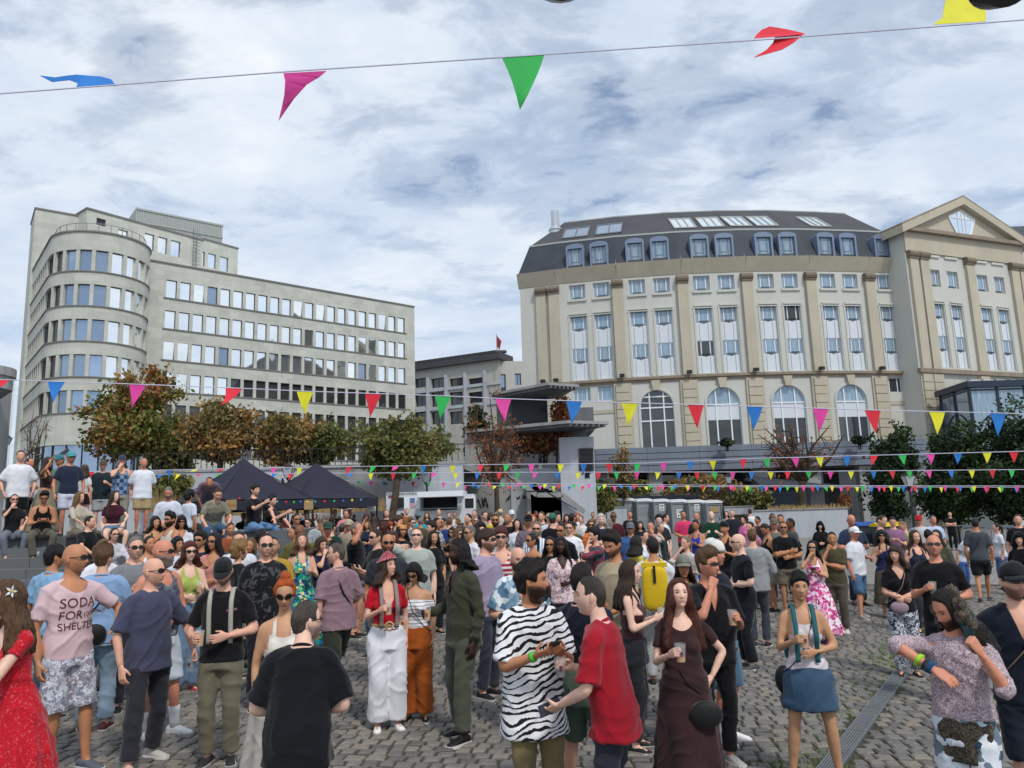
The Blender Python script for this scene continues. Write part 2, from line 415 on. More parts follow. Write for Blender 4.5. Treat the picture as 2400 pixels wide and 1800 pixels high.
for (t, b) in trows:
 core = MB(); 
 pts = tower_plan(TR - .55, 9); 
 for i_, (kd, v) in enumerate(stations):
  q, nn = station(kd, v, TR - .28); d = np.array([-nn[1], nn[0]]) ; d = -d if False else d
  f_ = Fr(q, q + d); # u axis
  if f_.n.dot(nn) < 0: f_ = Fr(q, q - d)
  gl = M_SKYGLASS if (kd == 'a' and v > 95) else M_BLUEGLASS if (kd == 'a' and v > 40) else M_DARKGLASS  # same glazing all round
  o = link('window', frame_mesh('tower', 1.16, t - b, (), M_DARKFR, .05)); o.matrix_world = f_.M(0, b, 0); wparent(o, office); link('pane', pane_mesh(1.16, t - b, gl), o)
  v2 = v + (9 if kd == 'a' else .75); q2, n2 = station(kd, v2, TR - .19); d2 = np.array([-n2[1], n2[0]]); g = Fr(q2, q2 + d2)
  if g.n.dot(n2) < 0: g = Fr(q2, q2 - d2)
  mb = MB(); mb.box((0, 0, (t - b) / 2), (.36, .34, t - b)); 
  if ('pier', round(t - b, 2)) not in FRAMES: FRAMES['pier', round(t - b, 2)] = raw_mesh('pier', mb.v, mb.f, M_LIME)
  o = link('pier', FRAMES['pier', round(t - b, 2)]); o.matrix_world = g.M(0, b, 0); wparent(o, office)
 cm = MB(); tower_ring(cm, TR - .60, b, t, 9, False); child_mesh(cm, 'inner_wall', M_DARKBOARD, office)
mb = MB(); tower_ring(mb, TR - .25, 5.2, 10.2, 9, False); child_mesh(mb, 'shop_glazing', M_BLUEGLASS, office)
mb = MB()
for k in range(11):
 q, nn = station('a', k * 18, TR - .18); mb.beam((*q, 5.2), (*q, 10.2), .10)
child_mesh(mb, 'mullion', M_DARKFR, office)
mb = MB(); tower_ring(mb, TR + .5, 4.6, 5.2); child_mesh(mb, 'shop_canopy', M_CONC_L, office)
mb = MB(); tower_ring(mb, TR - .3, 0, 4.6, 9, False); child_mesh(mb, 'shop_front', stone('shop_brick', srgb('7d5a4a'), .15, 3), office)
mb = MB()
for a, b in zip(tower_plan(TR - .5, 15), tower_plan(TR - .5, 15)[1:]):
 mb.beam((*a, ROOF + 1.15), (*b, ROOF + 1.15), .05); mb.beam((*a, ROOF + .17), (*a, ROOF + 1.15), .05)
child_mesh(mb, 'roof_rail', M_STEEL, office)
PH = 39.6
def hitz(x, y, z): return atz(*c7(x, y), z)
pa, pb = atz(*c7(1130, 165), PH), atz(*c1(1050, 275), PH)
ph = Fr(pa, pb)
ph_holes = [(ph.hit(*c1(a, 300))[0], ph.hit(*c1(b, 300))[0], z0, z1) for a, b, z0, z1 in ((747, 798, ph.hit(*c1(840, 340))[1], ph.hit(*c1(840, 256))[1]), (817, 867, ph.hit(*c1(840, 340))[1], ph.hit(*c1(840, 256))[1]), (886, 936, ph.hit(*c1(840, 340))[1], ph.hit(*c1(840, 256))[1]), (610, 660, ph.hit(*c1(635, 275))[1], ph.hit(*c1(635, 218))[1]))]
vent = (ph.hit(*c1(500, 180))[0], ph.hit(*c1(549, 180))[0], ph.hit(*c1(524, 197))[1], ph.hit(*c1(524, 160))[1])
mb = MB(); ph.wall(mb, 0, ph.L, ROOF - 4, PH, ph_holes + [vent], .25)
for (u0, u1) in ((0, None), (ph.L, None)):
 q = ph.p(u0, 0); q2 = (q[0] - 9 * ph.n[0], q[1] - 9 * ph.n[1]); mb.quad((q[0], q[1], ROOF - 4), (q2[0], q2[1], ROOF - 4), (q2[0], q2[1], PH), (q[0], q[1], PH))
child_mesh(mb, 'penthouse_wall', M_LIME, office)
mb = MB(); ph.box(mb, -.1, ph.L + .1, PH, PH + .2, -9, .12); child_mesh(mb, 'coping', M_LIME_D, office)
for h in ph_holes:
 o = link('window', frame_mesh('ph%.2f' % h[2], h[1] - h[0], h[3] - h[2], (), M_DARKFR, .06)); o.matrix_world = ph.M((h[0] + h[1]) / 2, h[2], -.2); wparent(o, office); link('pane', pane_mesh(h[1] - h[0], h[3] - h[2], M_SKYGLASS), o)
mb = MB(); ph.box(mb, vent[0], vent[1], vent[2], vent[3], -.24, -.2); child_mesh(mb, 'vent_grille', M_DARKBOARD, office)
sa, sb = atz(*c7(460, 165), PH - .3), atz(*c7(1060, 270), PH - .3); sf = Fr(sa, sb)
mb = MB(); sf.box(mb, 0, sf.L + 1.5, 0, PH - .3, -6, 0); child_mesh(mb, 'side_slab', M_LIME, office)
mb = MB(); sf.box(mb, -.1, sf.L + 1.5, PH - .3, PH - .1, -6, .1); child_mesh(mb, 'coping', M_LIME_D, office)
u2 = ph.hit(*c1(1232, 380))[0]; LBZ = ph.hit(*c1(1150, 294))[1]
l_holes = [(ph.hit(*c1(a, 380))[0], ph.hit(*c1(b, 380))[0], ph.hit(*c1(1120, 422))[1], ph.hit(*c1(1120, 348))[1]) for a, b in ((1047, 1062), (1078, 1120), (1140, 1184))]
mb = MB(); ph.wall(mb, ph.L, u2, ROOF - 2, LBZ, l_holes, .25, -.02); q = ph.p(u2, 0); q2 = (q[0] - 9 * ph.n[0], q[1] - 9 * ph.n[1]); mb.quad((q[0], q[1], ROOF - 4), (q2[0], q2[1], ROOF - 4), (q2[0], q2[1], LBZ), (q[0], q[1], LBZ)); child_mesh(mb, 'penthouse_wall', M_LIME, office)
mb = MB(); ph.box(mb, ph.L + .11, u2 + .1, LBZ, LBZ + .18, -9, .1); child_mesh(mb, 'coping', M_LIME_D, office)
for h in l_holes:
 o = link('window', frame_mesh('ph%.2f' % (h[1] - h[0]), h[1] - h[0], h[3] - h[2], (), M_DARKFR, .06)); o.matrix_world = ph.M((h[0] + h[1]) / 2, h[2], -.2); wparent(o, office); link('pane', pane_mesh(h[1] - h[0], h[3] - h[2], M_SKYGLASS), o)
ra, rb = atz(*c1(706, 105), 43.2), atz(*c1(1155, 195), 43.2); rf = Fr(ra, rb)
mb = MB(); rf.box(mb, 0, rf.L, PH - 2, 43.2, -7, 0); child_mesh(mb, 'plant_room', M_ZINC, office)
mb = MB()
for i in range(40): rf.box(mb, i * rf.L / 40, i * rf.L / 40 + .10, PH - 2, 43.15, .001, .09)
rf.box(mb, -.05, rf.L + .05, 43.0, 43.25, -.1, .14); rf.box(mb, -.05, rf.L + .05, 41.3, 41.42, .0, .13); child_mesh(mb, 'cladding_rib', M_ZINC, office)
mb = MB(); ul = ph.L - 1.4
for du in (0, .5): ph.box(mb, ul + du, ul + du + .06, ROOF, PH + 1.2, .15, .21)
for i in range(18): ph.box(mb, ul, ul + .56, ROOF + i * .45, ROOF + i * .45 + .05, .15, .2)
for i in range(7): ph.box(mb, ul - .15, ul + .71, ROOF + 2 + i, ROOF + 2.06 + i, .8, .86)
child_mesh(mb, 'cage_ladder', M_STEEL, office)
def text_obj(s, size, mat, extr=0.004):
 cu = bpy.data.curves.new('t', 'FONT'); cu.body = s; cu.size = size; cu.extrude = extr; cu.align_x = 'LEFT'; cu.resolution_u = 3
 o = bpy.data.objects.new('t', cu); COL.objects.link(o); dg = bpy.context.evaluated_depsgraph_get(); me = bpy.data.meshes.new_from_object(o.evaluated_get(dg)); bpy.data.objects.remove(o); bpy.data.curves.remove(cu)
 me.materials.clear(); me.materials.append(mat); return me
q, nn = station('a', 97, TR - .1); d2 = np.array([-nn[1], nn[0]]); g = Fr(q, q + d2)
if g.n.dot(nn) < 0: g = Fr(q, q - d2)
for i_, s_ in enumerate(('CRAFT', 'BEER')):
 o = link('window_lettering', text_obj(s_, .95, M_WHITE)); o.matrix_world = g.M(-1.0, 7.0 - i_ * 1.0, .04) @ Matrix.Rotation(PI / 2, 4, 'X'); wparent(o, office)
# ------------------------------------------------------------------ curved hotel on the right
hotel = empty('hotel_building', (20, 69, 0)); tag(hotel, 'cream classical hotel with pilasters, arched windows and dark slate mansard roof', 'building')
PIL = [(1.05, 71.8), (4.5, 70.75), (10.1, 69.45), (16.0, 68.72), (21.9, 68.6), (27.9, 69.0), (33.8, 69.95), (37.2, 70.65)]
q_ = .1808
def zc(cy, second=False): return at(1788, (740 if second else 460) + cy * q_, 68.6)[2]
Z = dict(roof=zc(795), band0=zc(968), w1t=zc(968), w1b=zc(1195), w2t=zc(1402), w2b=zc(1612), w3t=zc(290, True), w3b=zc(495, True), p3b=zc(715, True), st1=zc(735, True), st0=zc(768, True), at=zc(905, True), sp=zc(1110, True), pan0=zc(1170, True), pan1=zc(1305, True), base=zc(1640, True))
PODZ = Z['base'] - .15
bars_side = lambda w_, h: [(-w_ * .27 - .045, -w_ * .27 + .045, .07, h - .07), (w_ * .27 - .045, w_ * .27 + .045, .07, h - .07)]
WN = 1.52
iron_mb = MB(); iron_mb.beam((-.42, -.04, .22), (.42, -.04, .22), .035); iron_mb.beam((-.42, -.04, .10), (.42, -.04, .10), .03)
for i in range(7): iron_mb.beam((-.42 + i * .14, -.04, .10), (-.42 + i * .14, -.04, .22), .025)
for i in range(8):
 a = PI + PI * i / 8; b = PI + PI * (i + 1) / 8; iron_mb.beam((.13 * math.cos(a), -.04, .10 + .13 * math.sin(a)), (.13 * math.cos(b), -.04, .10 + .13 * math.sin(b)), .03)
IRON = raw_mesh('balcony_rail', iron_mb.v, iron_mb.f, M_IRON)
hr_ = random.Random(8)
def hpart(mb, name, mat, parent=hotel): return child_mesh(mb, name, mat, parent)
def hotel_window(fr, u, z0, z1, n_, key, glass=None, parent=hotel, rail=True, wn=WN):
 o = link('window', frame_mesh(key, wn, z1 - z0, bars_side(wn, z1 - z0), M_WHITE, .05)); o.matrix_world = fr.M(u, z0, n_); wparent(o, parent)
 link('pane', pane_mesh(wn, z1 - z0, glass or (M_DARKGLASS if hr_.random() < .07 else M_CURTAIN)), o)
 if rail: link('balcony_rail', IRON, o)
 return o
def column(fr, uc, dz=0.0, parent=hotel, holes=None, rows_=('w1', 'w2', 'w3'), wn=WN):
 z1t, z1b = Z['w1t'] + dz, Z['w1b'] + dz
 hs = [(uc - wn / 2, uc + wn / 2, z1b, z1t - .25), (uc - wn / 2, uc + wn / 2, Z['p3b'], Z['w2t'])]
 holes.extend(hs)
 hotel_window(fr, uc, z1b, z1t - .25, -.22, 'h1%.2f' % wn, parent=parent, wn=wn)
 mb = MB(); fr.box(mb, uc - wn / 2 - .12, uc + wn / 2 + .12, z1b - .22, z1b - .003, -.05, .14); hpart(mb, 'sill', M_STUC, parent)
 mb = MB(); fr.box(mb, uc - wn / 2 - .10, uc + wn / 2 + .10, Z['w2t'] + .02, Z['w2t'] + .17, -.02, .13); fr.box(mb, uc - wn / 2 - .26, uc + wn / 2 + .26, Z['w2t'] - .16, Z['w2t'] - .02, -.01, .06)
 for sd in (-1, 1): fr.box(mb, uc + sd * (wn / 2 + .14) - .05, uc + sd * (wn / 2 + .14) + .05, Z['p3b'], Z['w2t'] - .165, -.01, .06)
 hpart(mb, 'architrave', M_STUC, parent)
 for t, b in ((Z['w2t'], Z['w2b']), (Z['w3t'], Z['w3b'])): hotel_window(fr, uc, b, t, -.22, 'h2%.2f' % wn, parent=parent, wn=wn)
 for t, b in ((Z['w2b'], Z['w3t']), (Z['w3b'], Z['p3b'])):
  mb = MB(); fr.box(mb, uc - wn / 2, uc + wn / 2, b + .003, t - .003, -.24, -.19)
  for x in (-wn * .27, wn * .27): fr.box(mb, uc + x - .05, uc + x + .05, b + .004, t - .004, -.188, -.12)
  hpart(mb, 'white_panel', M_WPANEL, parent)
def arch_window(fr, uc, r, z0, zs, parent, dark):
 k = 18; ring = [(uc + r * math.cos(PI * i / k), zs + r * math.sin(PI * i / k)) for i in range(k + 1)]
 o = MB()
 for a, b in zip(ring, ring[1:]):
  o.beam(fr.p(a[0], a[1], -.16), fr.p(b[0], b[1], -.16), .12)
 fr.box(o, uc - r - .06, uc - r + .06, z0, zs, -.22, -.1); fr.box(o, uc + r - .06, uc + r + .06, z0, zs, -.22, -.1)
 for x in (-r * .42, r * .42): fr.box(o, uc + x - .06, uc + x + .06, z0, zs + math.sqrt(max(.01, r * r - x * x)), -.21, -.09)
 hz = [zs - .05] if dark == 0 else [zs - .1, zs - 1.3, zs + .9]
 for z in hz: fr.box(o, uc - r, uc + r, z - .06, z + .06, -.2, -.085)
 w = child_mesh(o, 'arched_window', M_WHITE, parent)
 pl = [(uc + r * math.cos(PI * i / k), zs + r * math.sin(PI * i / k)) for i in range(k + 1)]
 g = MB(); g.add([fr.p(a, b, -.18) for a, b in pl], [tuple(range(k + 1))]); po = g.build('pane', M_CURTAIN if not dark else M_DARKGLASS); po.parent = w
 if not dark:
  g = MB(); fr.box(g, uc - r, uc + r, zs - 1.45, zs, -.2, -.16); x = g.build('white_panel', M_WPANEL); x.parent = w
 g = MB(); g.quad(fr.p(uc - r, z0, -.18), fr.p(uc + r, z0, -.18), fr.p(uc + r, zs if dark else zs - 1.45, -.18), fr.p(uc - r, zs if dark else zs - 1.45, -.18)); x = g.build('pane', M_DARKGLASS); x.parent = w
 m2 = MB()
 for a, b in zip(ring, ring[1:]):
  f1 = 1.0 + .17 / r; c_ = [((p[0] - uc) * f1 + uc, (p[1] - zs) * f1 + zs) for p in (a, b)]
  v = [fr.p(*a, -.0), fr.p(*b, .0), fr.p(*c_[1], .0), fr.p(*c_[0], .0), fr.p(*a, .09), fr.p(*b, .09), fr.p(*c_[1], .09), fr.p(*c_[0], .09)]
  m2.add(v, [(4, 5, 6, 7), (0, 4, 7, 3), (1, 2, 6, 5), (0, 1, 5, 4), (3, 7, 6, 2)])
 for sd in (-1, 1): fr.box(m2, uc + sd * (r + .085) - .085, uc + sd * (r + .085) + .085, z0, zs, 0, .088)
 hpart(m2, 'architrave', M_STUC, parent)
 m3 = MB(); zt = zs + r; m3.add([fr.p(uc + x * wd, z, n_) for z, wd in ((zt - .05, .24), (zt + .85, .42)) for n_ in (.0, .32) for x in (-1, 1)], [(0, 1, 3, 2), (4, 6, 7, 5), (0, 4, 5, 1), (2, 3, 7, 6), (0, 2, 6, 4), (1, 5, 7, 3)]); hpart(m3, 'keystone', M_SAND, parent)
def arch_wall(fr, mb, u0, u1, z0, z1, uc, r, zs):
 k = 18; fr.wall(mb, u0, uc - r, z0, z1, []); fr.wall(mb, uc + r, u1, z0, z1, [])
 ring = [(uc - r * math.cos(PI * i / k), zs + r * math.sin(PI * i / k)) for i in range(k + 1)]
 for a, b in zip(ring, ring[1:]):
  mb.quad(fr.p(a[0], a[1]), fr.p(b[0], b[1]), fr.p(b[0], z1), fr.p(a[0], z1)); mb.quad(fr.p(a[0], a[1]), fr.p(a[0], a[1], -.25), fr.p(b[0], b[1], -.25), fr.p(b[0], b[1]))
 for u in (uc - r, uc + r): mb.quad(fr.p(u, z0), fr.p(u, z0, -.25), fr.p(u, zs, -.25), fr.p(u, zs))
def pilaster(fr, u, z0, z1, w_=.95, parent=hotel, cap=True):
 mb = MB(); fr.box(mb, u - w_ / 2, u + w_ / 2, z0, z1, -.02, .30); hpart(mb, 'pilaster', M_SAND, parent)
 if cap:
  mb = MB(); P0 = [fr.p(u + x, z1 + .42, .22) for x in (-w_ * .58, w_ * .58)]; mb.tube([P0[0], P0[1]], .34, 10); fr.box(mb, u - w_ * .56, u + w_ * .56, z1 + .002, z1 + .14, -.02, .40); hpart(mb, 'capital', M_SAND_D, parent)
BASEZ = PODZ - 8
slope_dn = 1.35
for i in range(len(PIL) - 1):
 fr = Fr(PIL[i], PIL[i + 1]); holes = []; L = fr.L
 if i == 0: cols_ = []
 elif i == 6: cols_ = [L * .5]
 else: cols_ = [L * .5 - 1.14, L * .5 + 1.14]
 if i == 1: cols_ = [c + .25 for c in cols_]
 for u in cols_: column(fr, u, holes=holes)
 mb = MB(); fr.wall(mb, 0, L, Z['st0'], Z['roof'] - 1.0, holes, .28); hpart(mb, 'wall', M_STUC)
 mb = MB()
 if i in (2, 3, 4, 5):
  arch_wall(fr, mb, 0, L, BASEZ, Z['st0'], L * .5, 1.52, Z['at'] - 1.52); arch_window(fr, L * .5, 1.5, Z['base'] - .2, Z['at'] - 1.52, hotel, 1 if i == 2 else 0)
 elif i in (1, 6):
  hs = [(u - .8, u + .8, zc(1010, True), zc(820, True)) for u in (cols_ if i == 1 else [L * .45])]
  fr.wall(mb, 0, L, BASEZ, Z['st0'], hs, .25)
  for h in hs: hotel_window(fr, (h[0] + h[1]) / 2, h[2], h[3], -.2, 'hg', rail=False, wn=1.6)
  m4 = MB(); fr.box(m4, .5, L - .5, zc(1180, True), zc(1130, True), -.01, .06); hpart(m4, 'band', M_SAND)
 else: fr.wall(mb, 0, L, BASEZ, Z['st0'], [])
 hpart(mb, 'ground_storey_wall', M_STUC)
 mb = MB(); nn0, nn1 = .10, .55
 v = [fr.p(u, z, n_) for (z, n_) in ((Z['band0'], .05), (Z['roof'], .62), (Z['roof'], -.4), (Z['band0'], -.4)) for u in (-.12 if i == 0 else 0, L)]
 mb.add(v, [(0, 1, 3, 2), (2, 3, 5, 4), (6, 7, 1, 0), (4, 5, 7, 6), (0, 2, 4, 6), (1, 7, 5, 3)]); hpart(mb, 'cornice', M_SAND)
 if i: 
  mb = MB(); fr.box(mb, 0, L, Z['st0'], Z['st1'], -.05, .26); fr.box(mb, 0, L, Z['st0'] - .25, Z['st0'] - .002, -.03, .10); hpart(mb, 'string_course', M_STRING)
 zm = at(1788, 460 + 420 * q_, 69.9)[2]; zr = at(1788, 460 + 165 * q_, 75.5)[2]
 mb = MB(); hipl = .0
 a0, b0 = fr.p(0, Z['roof'], .30), fr.p(L, Z['roof'], .30); a1, b1 = fr.p(0, zm, -slope_dn), fr.p(L, zm, -slope_dn)
 if i == 0: a0 = fr.p(-.05, Z['roof'], .3); a1 = fr.p(.75, zm, -slope_dn)
 mb.quad(a0, b0, b1, a1); hpart(mb, 'mansard_slope', M_SLATE)
 mb = MB(); a2, b2 = fr.p(0, zr, -7.0), fr.p(L, zr, -7.0)
 if i == 0: a2 = fr.p(3.1, zr, -7.0)
 mb.quad(a1, b1, b2, a2); hpart(mb, 'roof_slope', M_SLATE2)
 mb = MB(); mb.beam(a1, b1, .16); hpart(mb, 'roof_coping', M_ZINC); mb = MB(); mb.beam(a2, b2, .12); hpart(mb, 'ridge', M_ZINC)
 for u in cols_:
  mb = MB(); dw, dh = 1.72, 2.05; zb = Z['roof'] + .05; k = 8; n0 = .36
  ring = [(-dw / 2, 0), (dw / 2, 0), (dw / 2, dh)] + [(dw / 2 * math.cos(PI * j / k), dh + .32 * math.sin(PI * j / k)) for j in range(1, k)] + [(-dw / 2, dh)]
  inn = [(-.68, .0), (.68, .0), (.68, dh - .16)] + [(.68 * math.cos(PI * j / k), dh - .16) for j in range(1, k)] + [(-.68, dh - .16)]
  m = len(ring); V = [fr.p(u + x, zb + z, n0) for x, z in ring] + [fr.p(u + x, zb + z, -1.6) for x, z in ring] + [fr.p(u + x, zb + z, n0) for x, z in inn] + [fr.p(u + x, zb + z, n0 - .25) for x, z in inn]
  Fc = [(j, (j + 1) % m, 2 * m + (j + 1) % m, 2 * m + j) for j in range(m)] + [(j, m + j, m + (j + 1) % m, (j + 1) % m) for j in range(m)] + [(2 * m + j, 2 * m + (j + 1) % m, 3 * m + (j + 1) % m, 3 * m + j) for j in range(m)]
  mb.add(V, Fc); d_ = hpart(mb, 'dormer', M_DORM)
  o = link('window', frame_mesh('dorm', 1.4, dh - .2, bars_side(1.4, dh - .2) + [(-.35, .35, .55, .60)], M_BLUEGREY, .06)); o.matrix_world = fr.M(u, zb + .03, n0 - .2); wparent(o, hotel); link('pane', pane_mesh(1.4, dh - .2, M_CURTAIN), o)
 ps = [L * .62, L * .98] if i == 0 else [0.0] if i > 1 else []
 if i == 0: ps = [2.1, 3.35]
 if i == 6: ps = [0.0, L - .1]
 for u in ps:
  pilaster(fr, u, Z['st1'] + .003, Z['band0'] - .95)
  mb = MB(); fr.box(mb, u - .8, u + .8, BASEZ, Z['st0'] - .255, -.02, .12); hpart(mb, 'pier', M_SAND)
  for b_ in range(9):
   za = Z['st0'] - .35 - b_ * .78; mb = MB(); fr.box(mb, u - .62, u + .62, za - .72, za, .10, .26); hpart(mb, 'rusticated_block', M_SAND)
  mb = MB(); fr.box(mb, u - .22, u + .22, Z['st1'] + .05, Z['st1'] + .32, .45, .8); hpart(mb, 'floodlight', M_IRON)
 if i in (2, 4): pass
fr = Fr(PIL[0], PIL[1]); A = PIL[0]; bk = (A[0] - 12 * fr.n[0] + 1.5, A[1] - 12 * fr.n[1])
mb = MB(); mb.quad((*bk, BASEZ), (*A, BASEZ), (*A, Z['roof'] - .3), (*bk, Z['roof'] - .3)); hpart(mb, 'end_wall', M_STUC)
mb = MB(); mb.add([fr.p(-.05, Z['roof'], .3), fr.p(.75, zm, -slope_dn), fr.p(3.1, zr, -7.0), (*bk, Z['roof'])], [(0, 3, 2, 1)]); hpart(mb, 'roof_hip', M_SLATE)
def skylight(i, u, wd, n_leaf, light):
 fr = Fr(PIL[i], PIL[i + 1]); zA, nA, zB, nB = zm, -slope_dn, zr, -7.0
 S = lambda u_, t, off: fr.p(u_, zA + (zB - zA) * t + off * .75, nA + (nB - nA) * t + off * .66)
 f0 = MB()
 for u_ in np.linspace(u - wd / 2, u + wd / 2, n_leaf + 1): f0.beam(S(u_, .16, .08), S(u_, .62, .08), .10)
 for t in (.16, .62): f0.beam(S(u - wd / 2, t, .08), S(u + wd / 2, t, .08), .10)
 o = hpart(f0, 'skylight', M_ZINC if light else M_STEEL); g = MB(); g.quad(S(u - wd / 2, .16, .06), S(u + wd / 2, .16, .06), S(u + wd / 2, .62, .06), S(u - wd / 2, .62, .06)); x = g.build('pane', M_SKYGLASS if light else M_BLUEGLASS); x.parent = o
skylight(1, 1.7, 2.5, 2, 0); skylight(1, 5.0, 2.5, 2, 0)
for i, u in ((3, 1.2), (3, 3.9), (4, .9), (4, 3.5), (5, 3.2)): skylight(i, u, 2.1, 3, 1)
mb = MB(); f0 = Fr(PIL[0], PIL[1]); cp = atz(1302, 540, zr - 1.0); cp = at(1302, 545, 76)
mb.tube([(cp[0], 76, cp[2] - 1.6), (cp[0], 76, cp[2] + .2)], .62, 14); mb.tube([(cp[0], 76, cp[2] + .2), (cp[0], 76, cp[2] + .6)], [.72, .5], 14); mb.tube([(cp[0], 76, cp[2] + .6), (cp[0], 76, cp[2] + 2.3)], .42, 14); hpart(mb, 'flue_pipe', plain('galvanised', (.55, .57, .58), .3, .5, .8))
WA, WB = (36.85, 68.6), (51.6, 74.3)
wf = Fr(WA, WB); ZCOR = 27.07; holes = []
c3 = lambda x, y: (2000 + x * q_, 460 + y * q_)
wcols = [wf.hit(*c3(1010, 720))[0], wf.hit(*c3(1245, 750))[0], wf.hit(*c3(1630, 800))[0], wf.hit(*c3(1850, 830))[0]]
for u in wcols: column(wf, u, dz=3.05, holes=holes, wn=1.42)
wstr = Z['st1'] - .1
for u in wcols:
 holes.append((u - .71, u + .71, Z['w1b'], Z['w1t'] - .02)); hotel_window(wf, u, Z['w1b'], Z['w1t'] - .02, -.22, 'hw1', wn=1.42)
mb = MB(); wf.wall(mb, 0, wf.L, BASEZ, ZCOR, [h for h in holes], .28)
q = wf.p(0, 0); r2 = (q[0] - 6 * wf.n[0], q[1] - 6 * wf.n[1]); mb.quad((r2[0], r2[1], BASEZ), (q[0], q[1], BASEZ), (q[0], q[1], ZCOR), (r2[0], r2[1], ZCOR)); hpart(mb, 'wing_wall', M_STUC)
for u in (.75, 2.05, wf.hit(*c3(1465, 760))[0], wf.L - 1.7, wf.L - .45):
 pilaster(wf, u, wstr, ZCOR - 2.6, 1.05)
 mb = MB(); wf.box(mb, u - .75, u + .75, BASEZ, wstr - .4, -.02, .12); hpart(mb, 'pier', M_SAND)
 for b_ in range(9):
  za = wstr - .5 - b_ * .78; mb = MB(); wf.box(mb, u - .6, u + .6, za - .72, za, .10, .27); hpart(mb, 'rusticated_block', M_SAND)
mb = MB(); wf.box(mb, -.2, wf.L + .2, wstr - .4, wstr, -.02, .35); hpart(mb, 'string_course', M_STRING)
mb = MB(); wf.box(mb, 0, wf.L, ZCOR - 1.9, ZCOR, .01, .16); hpart(mb, 'frieze', M_SAND)
mb = MB(); wf.box(mb, -.5, wf.L + .4, ZCOR, ZCOR + .35, -2.5, .62); hpart(mb, 'cornice', M_STRING)
zap = 31.2; um = wf.L * .49
mb = MB(); mb.add([wf.p(-.3, ZCOR + .351, .12), wf.p(wf.L + .3, ZCOR + .351, .12), wf.p(um, zap - .75, .12)], [(0, 1, 2)]); hpart(mb, 'pediment_wall', M_SAND)
for a, b in (((-.7, ZCOR + .40), (um, zap)), ((um, zap), (wf.L + .6, ZCOR + .40))):
 mb = MB(); s_ = [wf.p(a[0], a[1] - .0, n_) for n_ in (.70, -5)] + [wf.p(b[0], b[1], n_) for n_ in (.70, -5)]; dn = .75
 v = s_ + [(p[0], p[1], p[2] - dn) for p in s_]; mb.add(v, [(0, 1, 3, 2), (4, 6, 7, 5), (0, 2, 6, 4), (1, 5, 7, 3), (0, 4, 5, 1), (2, 3, 7, 6)]); hpart(mb, 'raking_cornice', M_SAND)
 mb = MB(); mb.add([(p[0], p[1], p[2] + .01) for p in s_] + [(p[0], p[1], p[2] + .16) for p in s_], [(4, 5, 7, 6), (0, 2, 6, 4), (0, 4, 5, 1), (2, 3, 7, 6)]); hpart(mb, 'roof_edge', M_STRING)
mb = MB(); zt = zap - 1.25; zb = ZCOR + .42; ring = [(um - .85, zb), (um + .95, zb), (um + 1.75, zt - .75), (um + .0, zt), (um - 1.75, zt - .75)]
g = MB(); g.add([wf.p(*p, .16) for p in ring], [(0, 1, 2, 3, 4)])
for a, b in zip(ring, ring[1:] + ring[:1]): mb.beam(wf.p(*a, .18), wf.p(*b, .18), .12)
for x in (-.45, .05, .5): mb.beam(wf.p(um + x, zb, .18), wf.p(um + x * 1.1, zt - .3, .18), .09)
mb.beam(wf.p(um - 1.7, zt - .8, .18), wf.p(um + 1.7, zt - .8, .18), .09)
o = hpart(mb, 'pediment_window', M_WHITE); x = g.build('pane', M_SKYGLASS); x.parent = o
mb = MB(); mb.quad(wf.p(wf.L - 2, 28.5, -2), wf.p(wf.L + 14, 28.5, -2), wf.p(wf.L + 16, 34.5, -9), wf.p(um + 1, 31, -8)); hpart(mb, 'roof_slope', M_SLATE)
mb = MB(); wf.box(mb, wf.L, wf.L + 16, BASEZ, 27, -8, -2); hpart(mb, 'far_wing_wall', M_STUC)
con = empty('conservatory', tuple(at(2330, 1060, 62))); tag(con, 'dark blue glazed conservatory with hipped zinc roof against the hotel wing', 'conservatory')
con.location = (con.location[0], 62, 0)
CA, CB, CC = at(2200, 900, 67.5), at(2268, 895, 62.5), at(2440, 880, 62.5)
ztop = CB[2]
pl = [(CA[0], CA[1]), (CB[0], CB[1]), (CC[0] + 3, CC[1]), (CC[0] + 3, 74)]
for i in range(3):
 f_ = Fr(pl[i], pl[i + 1]); g = MB(); f_.wall(g, 0, f_.L, PODZ - 4, ztop - .5, []); child_mesh(g, 'glazing', M_CURTAIN if i == 1 else M_BLUEGLASS, con)
 m = MB(); nb = max(2, int(f_.L / 1.9))
 for j in range(nb + 1): f_.box(m, f_.L * j / nb - .09, f_.L * j / nb + .09, PODZ - 4, ztop - .5, -.05, .12)
 for z in (ztop - 4.4, ztop - .7): f_.box(m, 0, f_.L, z - .06, z + .06, -.04, .1)
 for j in range(nb // 2):
  uc = f_.L * (2 * j + 1) / nb; r = f_.L / nb * .8
  for t in range(10):
   a, b = PI * t / 10, PI * (t + 1) / 10; m.beam(f_.p(uc + r * math.cos(a), ztop - 4.4 + r * math.sin(a), .05), f_.p(uc + r * math.cos(b), ztop - 4.4 + r * math.sin(b), .05), .07)
 child_mesh(m, 'glazing_bar', M_NAVY, con)
 m = MB(); f_.box(m, -.3, f_.L + .3, ztop - .5, ztop, -.4, .35); child_mesh(m, 'gutter', M_NAVY, con)
ap = [wf.p(wf.hit(*c3(1640, 1500))[0] * .55 + 1.5, ztop + 1.5, .1), wf.p(wf.L + 3, ztop + 1.9, .1)]
m = MB(); e = [(pl[0][0], pl[0][1] - .3, ztop), (pl[1][0] - .2, pl[1][1] - .3, ztop), (pl[2][0], pl[2][1] - .3, ztop)]
